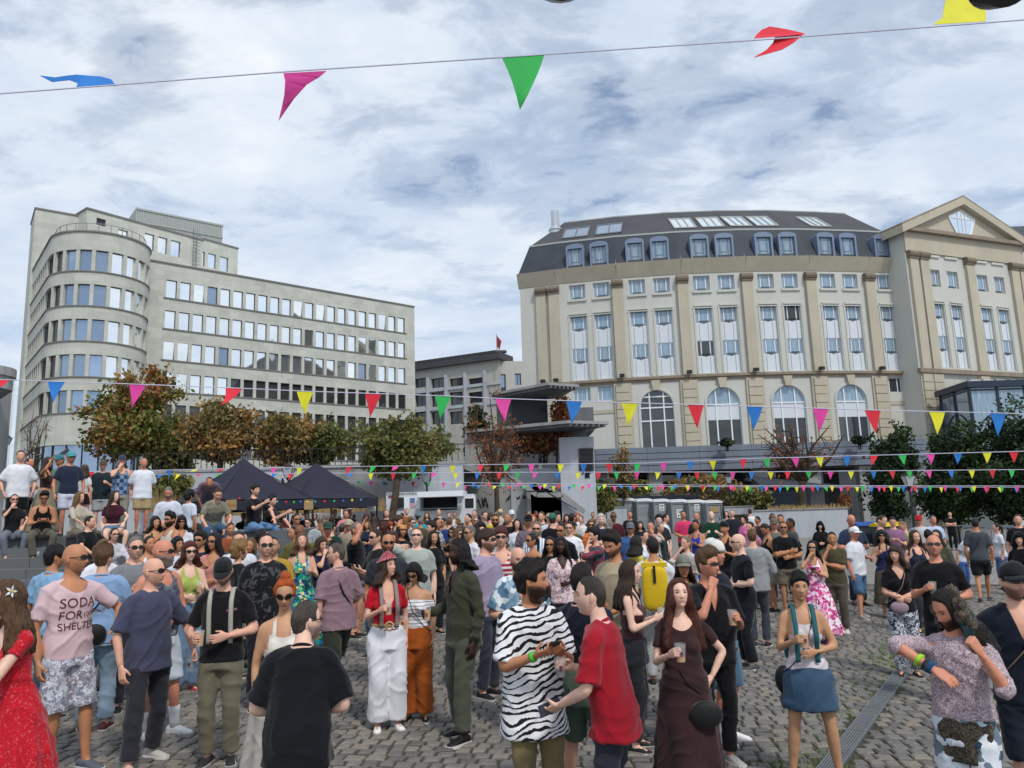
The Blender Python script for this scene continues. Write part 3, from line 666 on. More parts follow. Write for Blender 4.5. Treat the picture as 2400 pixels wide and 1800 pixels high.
m.add([e[0], e[1], ap[0]], [(0, 1, 2)]); m.quad(e[1], e[2], ap[1], ap[0]); child_mesh(m, 'roof', M_ZINC, con)
m = MB()
for t in np.linspace(0, 1, 9): m.beam(np.array(e[1]) * (1 - t) + np.array(e[2]) * t + (0, 0, .04), np.array(ap[0]) * (1 - t) + np.array(ap[1]) * t + (0, 0, .04), .09)
child_mesh(m, 'roof_seam', M_STEEL, con)
# ------------------------------------------------------------------ buildings further back
def far_block(name, label, rects, **kw): pass
fb = empty('arcade_building', tuple(at(1100, 1100, 128))); fb.location = (fb.location[0], 128, 0); tag(fb, 'pale concrete building with dark square windows in the gap between office and hotel', 'building')
ff = Fr(tuple(at(955, 870, 134)[:2]), tuple(at(1160, 850, 126)[:2])); zt = at(1060, 858, 130)[2]
cF = lambda x, y: (600 + x * .3165, 850 + y * .3165)
hls = []
for (x0, x1) in ((1175, 1258), (1295, 1392), (1432, 1532), (1574, 1678)):
 for (y0, y1) in ((120, 180), (222, 320), (365, 450)):
  a = ff.hit(*cF(x0, y0)); b = ff.hit(*cF(x1, y1)); hls.append((a[0], b[0], b[1], a[1]))
mb = MB(); ff.wall(mb, -6, ff.L + 1, 0, zt, hls, .6); child_mesh(mb, 'wall', stone('far_concrete', srgb('b5b4ac'), .06, .5, streak=.15), fb)
for h in hls:
 o = link('window', frame_mesh('far%.2f_%.2f' % (h[1] - h[0], h[3] - h[2]), h[1] - h[0], h[3] - h[2], [(-.06, .06, 0.07, h[3] - h[2] - .07)], M_DARKFR, .1)); o.matrix_world = ff.M((h[0] + h[1]) / 2, h[2], -.5); wparent(o, fb); link('pane', pane_mesh(h[1] - h[0], h[3] - h[2], M_DARKGLASS), o)
mb = MB()
for x in (1278, 1412, 1555, 1700): u = ff.hit(*cF(x, 200))[0]; ff.box(mb, u - .25, u + .25, 0, zt - 1.5, 0, .35)
for y in (190, 330): z = ff.hit(*cF(1450, y))[1]; ff.box(mb, -6, ff.L + 1, z - .25, z + .25, .001, .2)
child_mesh(mb, 'facade_rib', M_CONC_L, fb)
mb = MB(); ff.box(mb, -6.4, ff.L + 1.4, zt, zt + 1.1, -4, .9); child_mesh(mb, 'tiled_eave', M_SLATE2, fb)
mb = MB(); nt = 46
for i in range(nt): u = -6.2 + (ff.L + 7.2) * i / nt; mb.tube([ff.p(u, zt + 1.2, .95), ff.p(u, zt + 1.9, -3)], .32, 6)
child_mesh(mb, 'roof_tile', M_SLATE2, fb)
f2 = Fr(tuple(at(1160, 850, 126)[:2]), tuple(at(1225, 850, 127)[:2])); z2 = at(1190, 845, 126)[2]
h2 = [(f2.hit(*cF(1765, 85))[0], f2.hit(*cF(1848, 85))[0], f2.hit(*cF(1800, 300))[1], f2.hit(*cF(1800, 85))[1]), (f2.hit(*cF(1915, 80))[0], f2.hit(*cF(1962, 80))[0], f2.hit(*cF(1930, 165))[1], f2.hit(*cF(1930, 80))[1])]
mb = MB(); f2.wall(mb, .02, f2.L + 5, 0, z2, h2, .6); child_mesh(mb, 'wall', MATS['far_concrete'], fb)
for h in h2:
 o = link('window', frame_mesh('far2%.2f' % h[2], h[1] - h[0], h[3] - h[2], [(-.06, .06, .07, h[3] - h[2] - .07)], M_DARKFR, .1)); o.matrix_world = f2.M((h[0] + h[1]) / 2, h[2], -.5); wparent(o, fb); link('pane', pane_mesh(h[1] - h[0], h[3] - h[2], M_BLUEGLASS), o)
pole = at(1165, 830, 126); fl = empty('flagpole', (pole[0], pole[1], z2)); tag(fl, 'thin flagpole with a limp dark red flag on the far roof', 'flagpole')
mb = MB(); ztp = at(1165, 783, 126)[2]; mb.tube([(0, 0, -1.5), (0, 0, ztp - z2)], [.09, .05], 6); mb.build('pole', M_STEEL, fl)
mb = MB(); h_ = ztp - z2; mb.add([(.06, 0, h_ - .3), (.8, .2, h_ - 1.2), (.45, .1, h_ - 2.7), (.06, 0, h_ - 2.2), (.06, .05, h_ - .3), (.8, .25, h_ - 1.2), (.45, .15, h_ - 2.7), (.06, .05, h_ - 2.2)], [(0, 1, 2, 3), (7, 6, 5, 4), (0, 4, 5, 1), (1, 5, 6, 2), (2, 6, 7, 3)]); mb.build('flag', plain('flag_red', srgb('8a2c30'), .8), fl)
gt = empty('glass_tower', tuple(at(22, 1000, 150))); gt.location = (gt.location[0], 150, 0); tag(gt, 'pale glass curtain-wall tower behind the office block at left edge', 'building')
a, b = at(2, 900, 150), at(52, 880, 150); f_ = Fr((a[0] - 2, 150), (b[0] + 6, 150)); zt = at(30, 876, 150)[2]
mb = MB(); f_.box(mb, 0, f_.L, 0, zt, -10, 0); child_mesh(mb, 'glazing', M_SKYGLASS, gt)
mb = MB()
for i in range(9): f_.box(mb, f_.L * i / 8 - .12, f_.L * i / 8 + .12, 0, zt, 0.0, .3)
child_mesh(mb, 'fin', M_WHITE, gt)
cb = empty('stone_turret', tuple(at(0, 900, 34))); cb.location = (cb.location[0] - .9, 34, 0); tag(cb, 'rounded stone bay jutting in at the left edge of the view', 'building')
zA, zB, zC_ = at(10, 862, 34)[2], at(10, 882, 34)[2], at(10, 912, 34)[2]
mb = MB(); mb.tube([(0, 0, zC_), (0, 0, zB)], 1.25, 20); mb.build('bay_wall', M_CONC, cb); mb = MB(); mb.tube([(0, 0, zB + .002), (0, 0, zA)], 1.36, 20); mb.build('cornice', M_CONC, cb); mb = MB(); mb.tube([(0, 0, zC_ - .3), (0, 0, zC_ - .002)], [.9, 1.2], 20); mb.build('corbel', M_CONC_D, cb)
mb = MB(); mb.box((-2.2, 1.5, zA / 2), (3.4, 3, zA)); mb.build('side_wall', M_CONC, cb)
# ================================================================== SETTING: the square
def gpt(x, y, h=0.0): return (x, y, gz(x, y) + h)
def pxrect(px0, py0, px1, py1, Y):
 pm, qm = (px0 + px1) / 2, (py0 + py1) / 2
 return at(px0, qm, Y)[0], at(px1, qm, Y)[0], at(pm, py1, Y)[2], at(pm, py0, Y)[2]
def pbox(mb, px0, py0, px1, py1, Y0, Y1):
 x0, x1, z0, z1 = pxrect(px0, py0, px1, py1, Y0); mb.box(((x0 + x1) / 2, (Y0 + Y1) / 2, (z0 + z1) / 2), (x1 - x0, Y1 - Y0, z1 - z0)); return x0, x1, z0, z1
# ---- ground sheet with a procedural sett pattern for the part beyond the modelled stones
def paving_mat():
 m, n, b = newmat('paving', 0.8, 0.3)
 g = n.add('ShaderNodeNewGeometry').outputs['Position']
 br = n.add('ShaderNodeTexBrick', inp={'Scale': 1.0, 'Mortar Size': 0.012, 'Brick Width': 0.17, 'Row Height': 0.145, 'Color1': (0.30, 0.285, 0.265, 1), 'Color2': (0.24, 0.23, 0.22, 1), 'Mortar': (0.12, 0.112, 0.10, 1)})
 n.l.new(n.mapping(g, rot=(0, 0, rad(4))), br.inputs[0])
 k = n.noise(g, 0.5, 5, 0.6); c = n.mix(n.ramp(k, [(0.3, 0.0), (0.7, 0.35)]), br.outputs['Color'], (0.17, 0.16, 0.15))
 n.l.new(c, b.inputs['Base Color']); n.l.new(n.bump(br.outputs['Fac'], -0.4, 0.02), b.inputs['Normal']); return m
M_PAVE = paving_mat()
def sett_mat():
 m, n, b = newmat('sett_stone', 0.62, 0.4)
 g = n.add('ShaderNodeNewGeometry').outputs['Position']
 sh = n.math('ADD', n.add('ShaderNodeAttribute', attribute_name='shade').outputs['Fac'], n.math('MULTIPLY', n.add('ShaderNodeObjectInfo').outputs['Random'], n.add('ShaderNodeAttribute', attribute_name='solo').outputs['Fac']))
 c = n.ramp(sh, [(0.0, srgb('625f5b')), (0.35, srgb('74716d')), (0.7, srgb('7f7b74')), (1.0, srgb('867e73'))])
 k = n.noise(g, 26.0, 5, 0.65); c = n.mix(n.math('MULTIPLY', n.ramp(k, [(0.3, 1.0), (0.6, 0.0)]), 0.5), c, n.mix(1.0, c, (0.45, 0.44, 0.42), 'MULTIPLY'))
 k2 = n.noise(g, 0.6, 4, 0.6); c = n.mix(n.ramp(k2, [(0.45, 0.0), (0.75, 0.45)]), c, n.mix(1.0, c, (0.5, 0.48, 0.45), 'MULTIPLY'))
 n.l.new(c, b.inputs['Base Color']); n.l.new(n.ramp(n.noise(g, 3.0, 3, 0.5), [(0.3, 0.45), (0.7, 0.8)]), b.inputs['Roughness'])
 n.l.new(n.bump(k, 0.5, 0.012), b.inputs['Normal']); return m
M_SETT = sett_mat()
M_JOINT = stone('joint_dirt', srgb('4b463e'), 0.2, 4.0, 0.95)
mb = MB(); RG = 420.0
xs_ = [-RG, -60, -16, 16, 60, RG]; ys_ = [-30, 3, 24, 70, 140, RG]
for i in range(5):
 for j in range(5):
  mb.quad(*[(x, y, gz(x, y)) for x, y in ((xs_[i], ys_[j]), (xs_[i + 1], ys_[j]), (xs_[i + 1], ys_[j + 1]), (xs_[i], ys_[j + 1]))])
gr = mb.build('ground', M_PAVE); tag(gr, kind='structure', label='cobbled square that slopes gently up to the left')
D0, D1 = ground(1948, 1802), ground(2112, 1582)
dd = (D1 - D0)[:2]; dd = dd / np.linalg.norm(dd); dn = np.array([dd[1], -dd[0]])
dA = D0[:2] - dd * 2.0; dLen = float(np.linalg.norm((D1 - D0)[:2])) + 9.0
def drain_d(x, y):
 v = np.array([x, y]) - dA; return v.dot(dn), v.dot(dd)
ca, sa = math.cos(rad(-4)), math.sin(rad(-4))
sr = random.Random(21); setts = []
row = 0; v_ = 4.2
while v_ < 21.5:
 hgt = .135 + sr.random() * .02; half = .72 * v_ + 2.2; u_ = -half - sr.random() * .1
 while u_ < half:
  wd = .115 + sr.random() * .075; cx, cy = u_ + wd / 2, v_ + hgt / 2
  cy += .035 * math.sin(cx * .9 + v_ * .35) + .02 * math.sin(cx * 2.3)
  x, y = cx * ca - cy * sa, cx * sa + cy * ca; dr = drain_d(x, y)
  if not (abs(dr[0]) < .12 and 0 < dr[1] < dLen): setts.append((x, y, wd, hgt, sr.random()))
  u_ += wd
 v_ += hgt
def vis(x, y):
 p = proj(gpt(x, y)); return -60 < p[0] < 2460 and p[1] < 1860
setts = [s for s in setts if vis(s[0], s[1])]
near = sorted([s for s in setts if 0 < proj(gpt(s[0], s[1]))[0] < 2400 and proj(gpt(s[0], s[1]))[1] < 1795], key=lambda s: s[1])
OPEN = [(120, 1500, 560, 1800), (760, 1420, 1180, 1800), (1180, 1700, 1250, 1800), (1780, 1400, 2060, 1790), (1500, 1600, 1860, 1800), (1250, 1680, 1420, 1800)]
solo = [s for s in near if any(a < proj(gpt(s[0], s[1]))[0] < c and b < proj(gpt(s[0], s[1]))[1] < d for a, b, c, d in OPEN)][:300]
solo_ids = {id(s) for s in solo}
def sett_verts(wd, hg, r):
 g = .011; a, b = wd / 2 - g, hg / 2 - g; j = lambda: (r.random() - .5) * .018; ch = .016
 lo = [(-a + j(), -b + j()), (a + j(), -b + j()), (a + j(), b + j()), (-a + j(), b + j())]; V = [(x, y, -.01) for x, y in lo]
 t = .026 + (r.random() - .5) * .012; V += [(x, y, t - .012) for x, y in lo]; V += [(x * (1 - ch / a), y * (1 - ch / b), t + (r.random() - .5) * .006) for x, y in lo]
 f = [(8, 9, 10, 11)] + [(k, (k + 1) % 4, 4 + (k + 1) % 4, 4 + k) for k in range(4)] + [(4 + k, 4 + (k + 1) % 4, 8 + (k + 1) % 4, 8 + k) for k in range(4)]
 return V, f
V, Fc, shade = [], [], []
rot = rad(-4)
for s in setts:
 if id(s) in solo_ids: continue
 v, f = sett_verts(s[2], s[3], sr); b0 = len(V); z = gz(s[0], s[1])
 V += [(s[0] + x * ca - y * sa, s[1] + x * sa + y * ca, z + h + GX * x + GY * y) for x, y, h in v]; Fc += [tuple(i + b0 for i in q) for q in f]; shade += [s[4]] * 12
me = raw_mesh('cobblestones', np.array(V), Fc, M_SETT); a = me.attributes.new('shade', 'FLOAT', 'POINT'); a.data.foreach_set('value', np.array(shade, np.float32))
o = link('cobblestones', me, gr); o['kind'] = 'stuff'
pool = []
for i in range(14):
 v, f = sett_verts(.15, .142, sr); me = raw_mesh('cobblestone', v, f, M_SETT); a = me.attributes.new('solo', 'FLOAT', 'POINT'); a.data.foreach_set('value', np.ones(12, np.float32)); pool.append(me)
for i, s in enumerate(solo):
 o = bpy.data.objects.new('cobblestone', pool[i % 14]); COL.objects.link(o); o.parent = gr; o.location = gpt(s[0], s[1]); o.rotation_euler = (math.atan(GY), -math.atan(GX), rot + (PI if i % 2 else 0)); o.scale = (s[2] / .15, s[3] / .142, 1)
mb = MB(); pts = [(-18, 4.0), (18, 4.0), (18, 21.4), (-18, 21.4)]; mb.quad(*[gpt(x, y, .004) for x, y in pts]); o = mb.build('joint_sand', M_JOINT); o['kind'] = 'structure'; o['label'] = 'dark sand between the cobblestones'
# ---- drain channel with slots, moss and grass beside it
dr = empty('drain_channel', gpt(dA[0], dA[1])); tag(dr, 'grey slotted drain channel running diagonally across the cobbles at right', 'drain')
DP = lambda u, n_, h: (*(dA + dd * u + dn * n_), gz(*(dA + dd * u + dn * n_)) + h)
def dbox(mb, u0, u1, n0, n1, h0, h1):
 v = [DP(u, n_, h) for h in (h0, h1) for n_ in (n0, n1) for u in (u0, u1)]; mb.add(v, [(0, 2, 3, 1), (4, 5, 7, 6), (0, 1, 5, 4), (2, 6, 7, 3), (0, 4, 6, 2), (1, 3, 7, 5)])
mb = MB(); dbox(mb, 0, dLen, -.075, .075, -.02, .012); child_mesh(mb, 'channel_bed', plain('drain_dark', (.02, .02, .02), .9), dr)
mb = MB()
for n0 in (-.085, .070): dbox(mb, 0, dLen, n0, n0 + .015, -.02, .034)
child_mesh(mb, 'edge_rail', M_STEEL, dr)
for i in range(6):
 mb = MB(); n0 = -.066 + i * .0228; dbox(mb, 0, dLen, n0, n0 + .0135, .0, .030); child_mesh(mb, 'grating_bar', M_CONC_D, dr)
for i in range(int(dLen / .8)): mb = MB(); dbox(mb, i * .8, i * .8 + .02, -.069, .069, .002, .0335); child_mesh(mb, 'cross_bar', M_CONC_D, dr)
M_GRASS = plain('grass_blade', srgb('5c7a34'), .8, .2, var=.3, scale=3)
gv, gf = [], []
for i in range(15000):
 u = sr.random() * dLen; n_ = (-.10 - abs(sr.gauss(0, .22))) if sr.random() < .85 else .10 + abs(sr.gauss(0, .06)); k = math.sin(u * 1.9) + math.sin(u * .83 + 1) 
 if k < .1 and sr.random() < .85: continue
 x, y, z = DP(u, n_, 0); a = sr.random() * 6.28; h = .022 + sr.random() * .035; wd = .008; b0 = len(gv)
 gv += [(x - wd * math.cos(a), y - wd * math.sin(a), z), (x + wd * math.cos(a), y + wd * math.sin(a), z), (x + (sr.random() - .5) * .05, y + (sr.random() - .5) * .05, z + h)]; gf.append((b0, b0 + 1, b0 + 2))
o = link('grass', raw_mesh('grass', np.array(gv), gf, M_GRASS)); tag(o, 'short grass and moss growing beside the drain channel', 'grass', kind='stuff')
# ---- stepped terrace on the left: courses of stone blocks
M_STEP = stone('step_stone', srgb('66686a'), 0.14, 1.6, streak=.1)
PLAT = 2.03; RISE, TREAD, NST = .185, .42, 8; PY = 16.0
XL, XR = -16.0, -4.7
steps = empty('stone_steps', (XL, PY, 0)); tag(steps, 'broad grey stone steps at left where people sit and stand', 'steps')
for k in range(NST + 1):
 y0 = PY - k * TREAD; zt = PLAT - k * RISE; x = XL; depth = 6.0 if k == 0 else TREAD
 while x < XR:
  L = 1.05 + sr.random() * .5; x1 = min(x + L, XR + .4 * math.sin(k)); 
  if x1 - x < .25: break
  mb = MB(); zb = 0.1; mb.box(((x + x1) / 2 , y0 + depth / 2, (zt + zb) / 2), (x1 - x - .012, depth - .002, zt - zb + (sr.random() - .5) * .006)); child_mesh(mb, 'step_block', M_STEP, steps); x = x1
# ---- retaining wall behind the tents, upper terrace, planting
rw = empty('retaining_wall', (-14, 37, 0)); tag(rw, 'long pale grey concrete retaining wall behind the tents', 'wall')
x0, z_ = at(240, 1105, 37)[0], at(500, 1106, 37)[2]; x1 = at(1085, 1105, 37)[0]
for i in range(7):
 a = x0 - 6 + (x1 - x0 + 6) * i / 7; b = x0 - 6 + (x1 - x0 + 6) * (i + 1) / 7; mb = MB(); mb.box(((a + b) / 2, 37.4, z_ / 2), (b - a - .015, .8, z_)); child_mesh(mb, 'wall_panel', M_CONC_L if i not in (5,) else M_CONC, rw)
mb = MB(); mb.box(((x0 + x1) / 2 - 3, 37.4, z_ + .08), (x1 - x0 + 6.3, .95, .14)); child_mesh(mb, 'coping', M_CONC, rw)
mb = MB(); mb.quad((x0 - 30, 37.8, z_ - .2), (x1, 37.8, z_ - .2), (x1 + 2, 80, z_ + .5), (x0 - 60, 80, z_ + .5)); o = mb.build('terrace_ground', stone('soil', srgb('5a5040'), .2, 2)); tag(o, 'raised planted terrace above the retaining wall', kind='structure')
mb = MB()
for i in range(60):
 x = x0 + (x1 - x0) * i / 60; mb.beam((x, 38.0, z_), (x, 38.0, z_ + 1.05), .03)
for z in (z_ + .1, z_ + 1.05): mb.beam((x0, 38.0, z), (x1, 38.0, z), .04)
fn = mb.build('railing', M_IRON); tag(fn, 'thin dark railing along the top of the retaining wall', 'railing')
# ---- podium of the hotel with terrace, fence and steps down
pod = empty('hotel_podium', (20, 62, 0)); tag(pod, 'blue-grey clad podium with shaded restaurant front below the hotel arches', 'podium')
PX0, PX1 = at(1395, 1070, 62)[0], at(2175, 1060, 62)[0]
zt, zm_ = at(1700, 1042, 62)[2], at(1700, 1100, 62)[2]
nlay = 4
for k in range(nlay):
 za, zb = zm_ + (zt - zm_) * k / nlay, zm_ + (zt - zm_) * (k + 1) / nlay; x = PX0
 while x < PX1:
  L = 4.2; xe = min(x + L, PX1); mb = MB(); mb.box(((x + xe) / 2, 62.2, (za + zb) / 2), (xe - x - .02, .4, zb - za - .05)); child_mesh(mb, 'cladding_panel', M_CLAD, pod); x = xe
mb = MB(); mb.box(((PX0 + PX1) / 2, 65.6, (zt + zm_) / 2), (PX1 - PX0 - .05, 6.2, zt - zm_ - .02)); child_mesh(mb, 'core', M_CONC_D, pod)
mb = MB(); mb.box(((PX0 + PX1) / 2, 66.5, zm_ / 2), (PX1 - PX0, .3, zm_)); child_mesh(mb, 'shop_front', M_DARKGLASS, pod)
for i in range(7):
 x = PX0 + .6 + i * (PX1 - PX0 - 1.2) / 6; mb = MB(); mb.box((x, 63.0, zm_ / 2 - .02), (1.1, .8, zm_ - .04)); child_mesh(mb, 'pier', M_CONC, pod)
ft = empty('terrace_fence', (PX0, 58, 0)); tag(ft, 'black vertical-bar fence in front of the restaurant terrace', 'fence')
fx0, fx1 = at(1455, 1170, 57)[0], at(2010, 1170, 57)[0]; fz0, fz1 = at(1700, 1205, 57)[2], at(1700, 1150, 57)[2]
mb = MB()
nb = 130
for i in range(nb): x = fx0 + (fx1 - fx0) * i / nb; mb.beam((x, 57, fz0 - .6), (x, 57, fz1), .025)
for z in (fz0 - .3, fz1 - .08): mb.beam((fx0, 57, z), (fx1, 57, z), .05)
o = child_mesh(mb, 'bars', M_IRON, ft); o['kind'] = 'stuff'
for (a, b) in ((1460, 1640), (1780, 1900)):
 mb = MB(); xa, xb = at(a, 1170, 57.3)[0], at(b, 1170, 57.3)[0]; mb.box(((xa + xb) / 2, 57.3, (fz0 + fz1) / 2 - .2), (xb - xa, .06, fz1 - fz0)); child_mesh(mb, 'screen_board', M_NAVY, ft)
aw = empty('dark_awning', (at(1960, 1150, 60)[0], 60, 0)); tag(aw, 'black sloping awning over the restaurant terrace entrance', 'awning')
p0, p1, p2 = at(1780, 1135, 60), at(1990, 1140, 60), at(1780, 1118, 63); mb = MB(); mb.add([p0, p1, (p1[0], 63, p1[2] + .3), (p0[0], 63, p0[2] + .9)] + [(p[0], p[1], p[2] - .12) for p in (p0, p1, (p1[0], 63, p1[2] + .3), (p0[0], 63, p0[2] + .9))], [(0, 1, 2, 3), (7, 6, 5, 4), (0, 4, 5, 1), (1, 5, 6, 2), (3, 2, 6, 7), (0, 3, 7, 4)]); child_mesh(mb, 'canvas', M_DARKBOARD, aw)
for p in (p0, p1): mb = MB(); mb.beam((p[0], 60.1, 0), tuple(p + (0, .1, 0)), .08); child_mesh(mb, 'post', M_IRON, aw)
for i_, (px) in enumerate((1615, 1632)):
 q = at(px, 1140, 59); pa = empty('closed_parasol', (q[0], 59, 0)); tag(pa, 'closed dark green parasol on the terrace, ' + ('left' if i_ == 0 else 'right') + ' one of the pair', 'parasol', 'closed green parasols on the terrace')
 mb = MB(); mb.tube([(0, 0, q[2] - 1.0), (0, 0, q[2] - .2), (0, 0, q[2] + .9)], [.10, .26, .03], 10); mb.build('folded_canopy', plain('dark_green_canvas', srgb('1d3b33'), .8), pa); mb = MB(); mb.tube([(0, 0, .2), (0, 0, q[2] - .9)], .03, 6); mb.build('pole', M_STEEL, pa)
# ---- white planter walls
def planter(label, px0, px1, pt, pb, Y, dep, side=0.0):
 e = empty('planter', tuple(at((px0 + px1) / 2, pb, Y))); x0, x1, z0, z1 = pxrect(px0, pt, px1, pb, Y); e.location = ((x0 + x1) / 2, Y, z0); tag(e, label, 'planter')
 mb = MB(); mb.box((0, .15, (z1 - z0) / 2 - .4), (x1 - x0, .3, z1 - z0 + .8)); mb.box(((x1 - x0) / 2 - .15, dep / 2 + .3, (z1 - z0) / 2 - .4), (.3, dep - .01, z1 - z0 + .8)); mb.build('wall', M_CONC_L, e)
 mb = MB(); mb.box((0, .15, z1 - z0 + .04), (x1 - x0 + .08, .42, .07)); mb.build('coping', M_CONC, e)
 mb = MB(); mb.box((-.16, dep / 2 + .3, (z1 - z0) / 2 - .5), (x1 - x0 - .33, dep - .02, z1 - z0 + .6)); mb.build('soil', MATS['soil'], e)
 return e, x0, x1, z1
PL1 = planter('long pale planter wall with dry grass to the right of the toilets', 1765, 1990, 1195, 1262, 49, 6)
PL2 = planter('low white planter wall behind the crowd left of the toilets', 1160, 1470, 1194, 1245, 53, 4)
PL3 = planter('pale wall stub joining the planter right of the toilets', 1700, 1768, 1188, 1235, 54, 3)
# ---- stepped concrete pavilion in the middle
pv = empty('concrete_pavilion', (4, 50, 0)); tag(pv, 'weathered concrete stair pavilion with two flat projecting canopies', 'pavilion')
def pvb(name, mat, *r):
 mb = MB(); pbox(mb, *r); return child_mesh(mb, name, mat, pv)
pvb('tower_core', M_CONC_D, 1165, 925, 1285, 1080, 51, 55); pvb('boarded_front', M_DARKBOARD, 1200, 932, 1282, 1000, 50.6, 50.9)
pvb('hatch', M_IRON, 1267, 952, 1279, 965, 50.5, 50.59)
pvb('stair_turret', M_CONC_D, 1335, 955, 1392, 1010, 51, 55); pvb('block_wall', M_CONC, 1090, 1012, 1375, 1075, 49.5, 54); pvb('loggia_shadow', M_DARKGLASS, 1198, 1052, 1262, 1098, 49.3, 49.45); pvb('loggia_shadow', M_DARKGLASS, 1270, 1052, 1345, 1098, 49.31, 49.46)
pvb('side_wall', M_CONC, 1092, 1040, 1198, 1266, 48.5, 52); pvb('front_wall', M_CONC_L, 1315, 1024, 1397, 1268, 47, 51); pvb('louvre_frame', M_CONC_D, 1357, 1050, 1392, 1103, 46.9, 46.98)
for i in range(11): pvb('louvre_slat', M_IRON, 1359, 1052 + i * 4.6, 1390, 1054.5 + i * 4.6, 46.82, 46.9)
pvb('stair_wall', M_CONC_L, 1198, 1098, 1318, 1266, 48.4, 51)
def canopy(Y, corner, left, right, zoff, th):
 c, l, r = at(*corner, Y), at(*left, Y + 3.5), at(*right, Y + 1.2); z = c[2]; mb = MB()
 pts = [(c[0], c[1]), (r[0], r[1]), (r[0] - 1, r[1] + 4.5), (l[0] + 1, l[1] + 4), (l[0], l[1])]; mb.prism(pts, z, z + th); o = child_mesh(mb, 'canopy', M_CONC, pv)
 for t in np.linspace(.1, .9, 7):
  m2 = MB(); a = np.array(pts[0]) * (1 - t) + np.array(pts[1]) * t; b = np.array(pts[4]) * (1 - t) + np.array(pts[3]) * t; m2.beam((a[0], a[1], z - .09), (b[0], b[1], z - .09), .12, .17); x = m2.build('canopy_rib', M_CONC_D); x.parent = o
canopy(46.5, (1285, 902), (1150, 915), (1358, 920), 0, .16); canopy(45, (1330, 992), (1090, 1020), (1428, 1010), 0, .18)
for k in range(16):
 t = k / 16; a = at(1245 + 150 * t, 1130 + 62 * t, 47.5); mb = MB(); mb.box((a[0], 47.9, a[2] / 2), (.62, 1.6, max(.2, a[2]))); child_mesh(mb, 'stair_step', M_CONC, pv)
mb = MB(); pts = [at(1190, 1112, 46.6), at(1258, 1160, 46.6), at(1318, 1160, 46.6), at(1370, 1200, 46.6)]
for a, b in zip(pts, pts[1:]): mb.beam(a, b, .22, .28)
child_mesh(mb, 'stair_parapet', M_CONC, pv)
mb = MB(); pts = [at(1170, 1100, 46.5), at(1235, 1152, 46.5), at(1275, 1149, 46.5), at(1352, 1195, 46.5)]
for a, b in zip(pts, pts[1:]): mb.beam(a, b, .06)
child_mesh(mb, 'handrail', M_IRON, pv)
def scrawl(px, py, w_, h, Y, seed, parent=pv, mat=M_IRON):
 r = random.Random(seed); mb = MB(); p = at(px, py, Y); s_ = Y / F
 for k in range(5):
  pts = [(p[0] + (k / 5 * w_ + r.random() * w_ * .22) * s_, Y, p[2] + (r.random() - .5) * h * s_) for _ in range(4)]
  for a, b in zip(pts, pts[1:]): mb.beam(a, b, .06, .012, (0, 1, 0))
 child_mesh(mb, 'graffiti_tag', mat, parent)
scrawl(1186, 1168, 46, 14, 48.44, 2); scrawl(1365, 1112, 22, 24, 46.96, 5); scrawl(1210, 1165, 30, 10, 48.36, 7)
scrawl(1105, 1178, 40, 26, 48.44, 12); scrawl(660, 1130, 60, 24, 36.98, 9, rw)
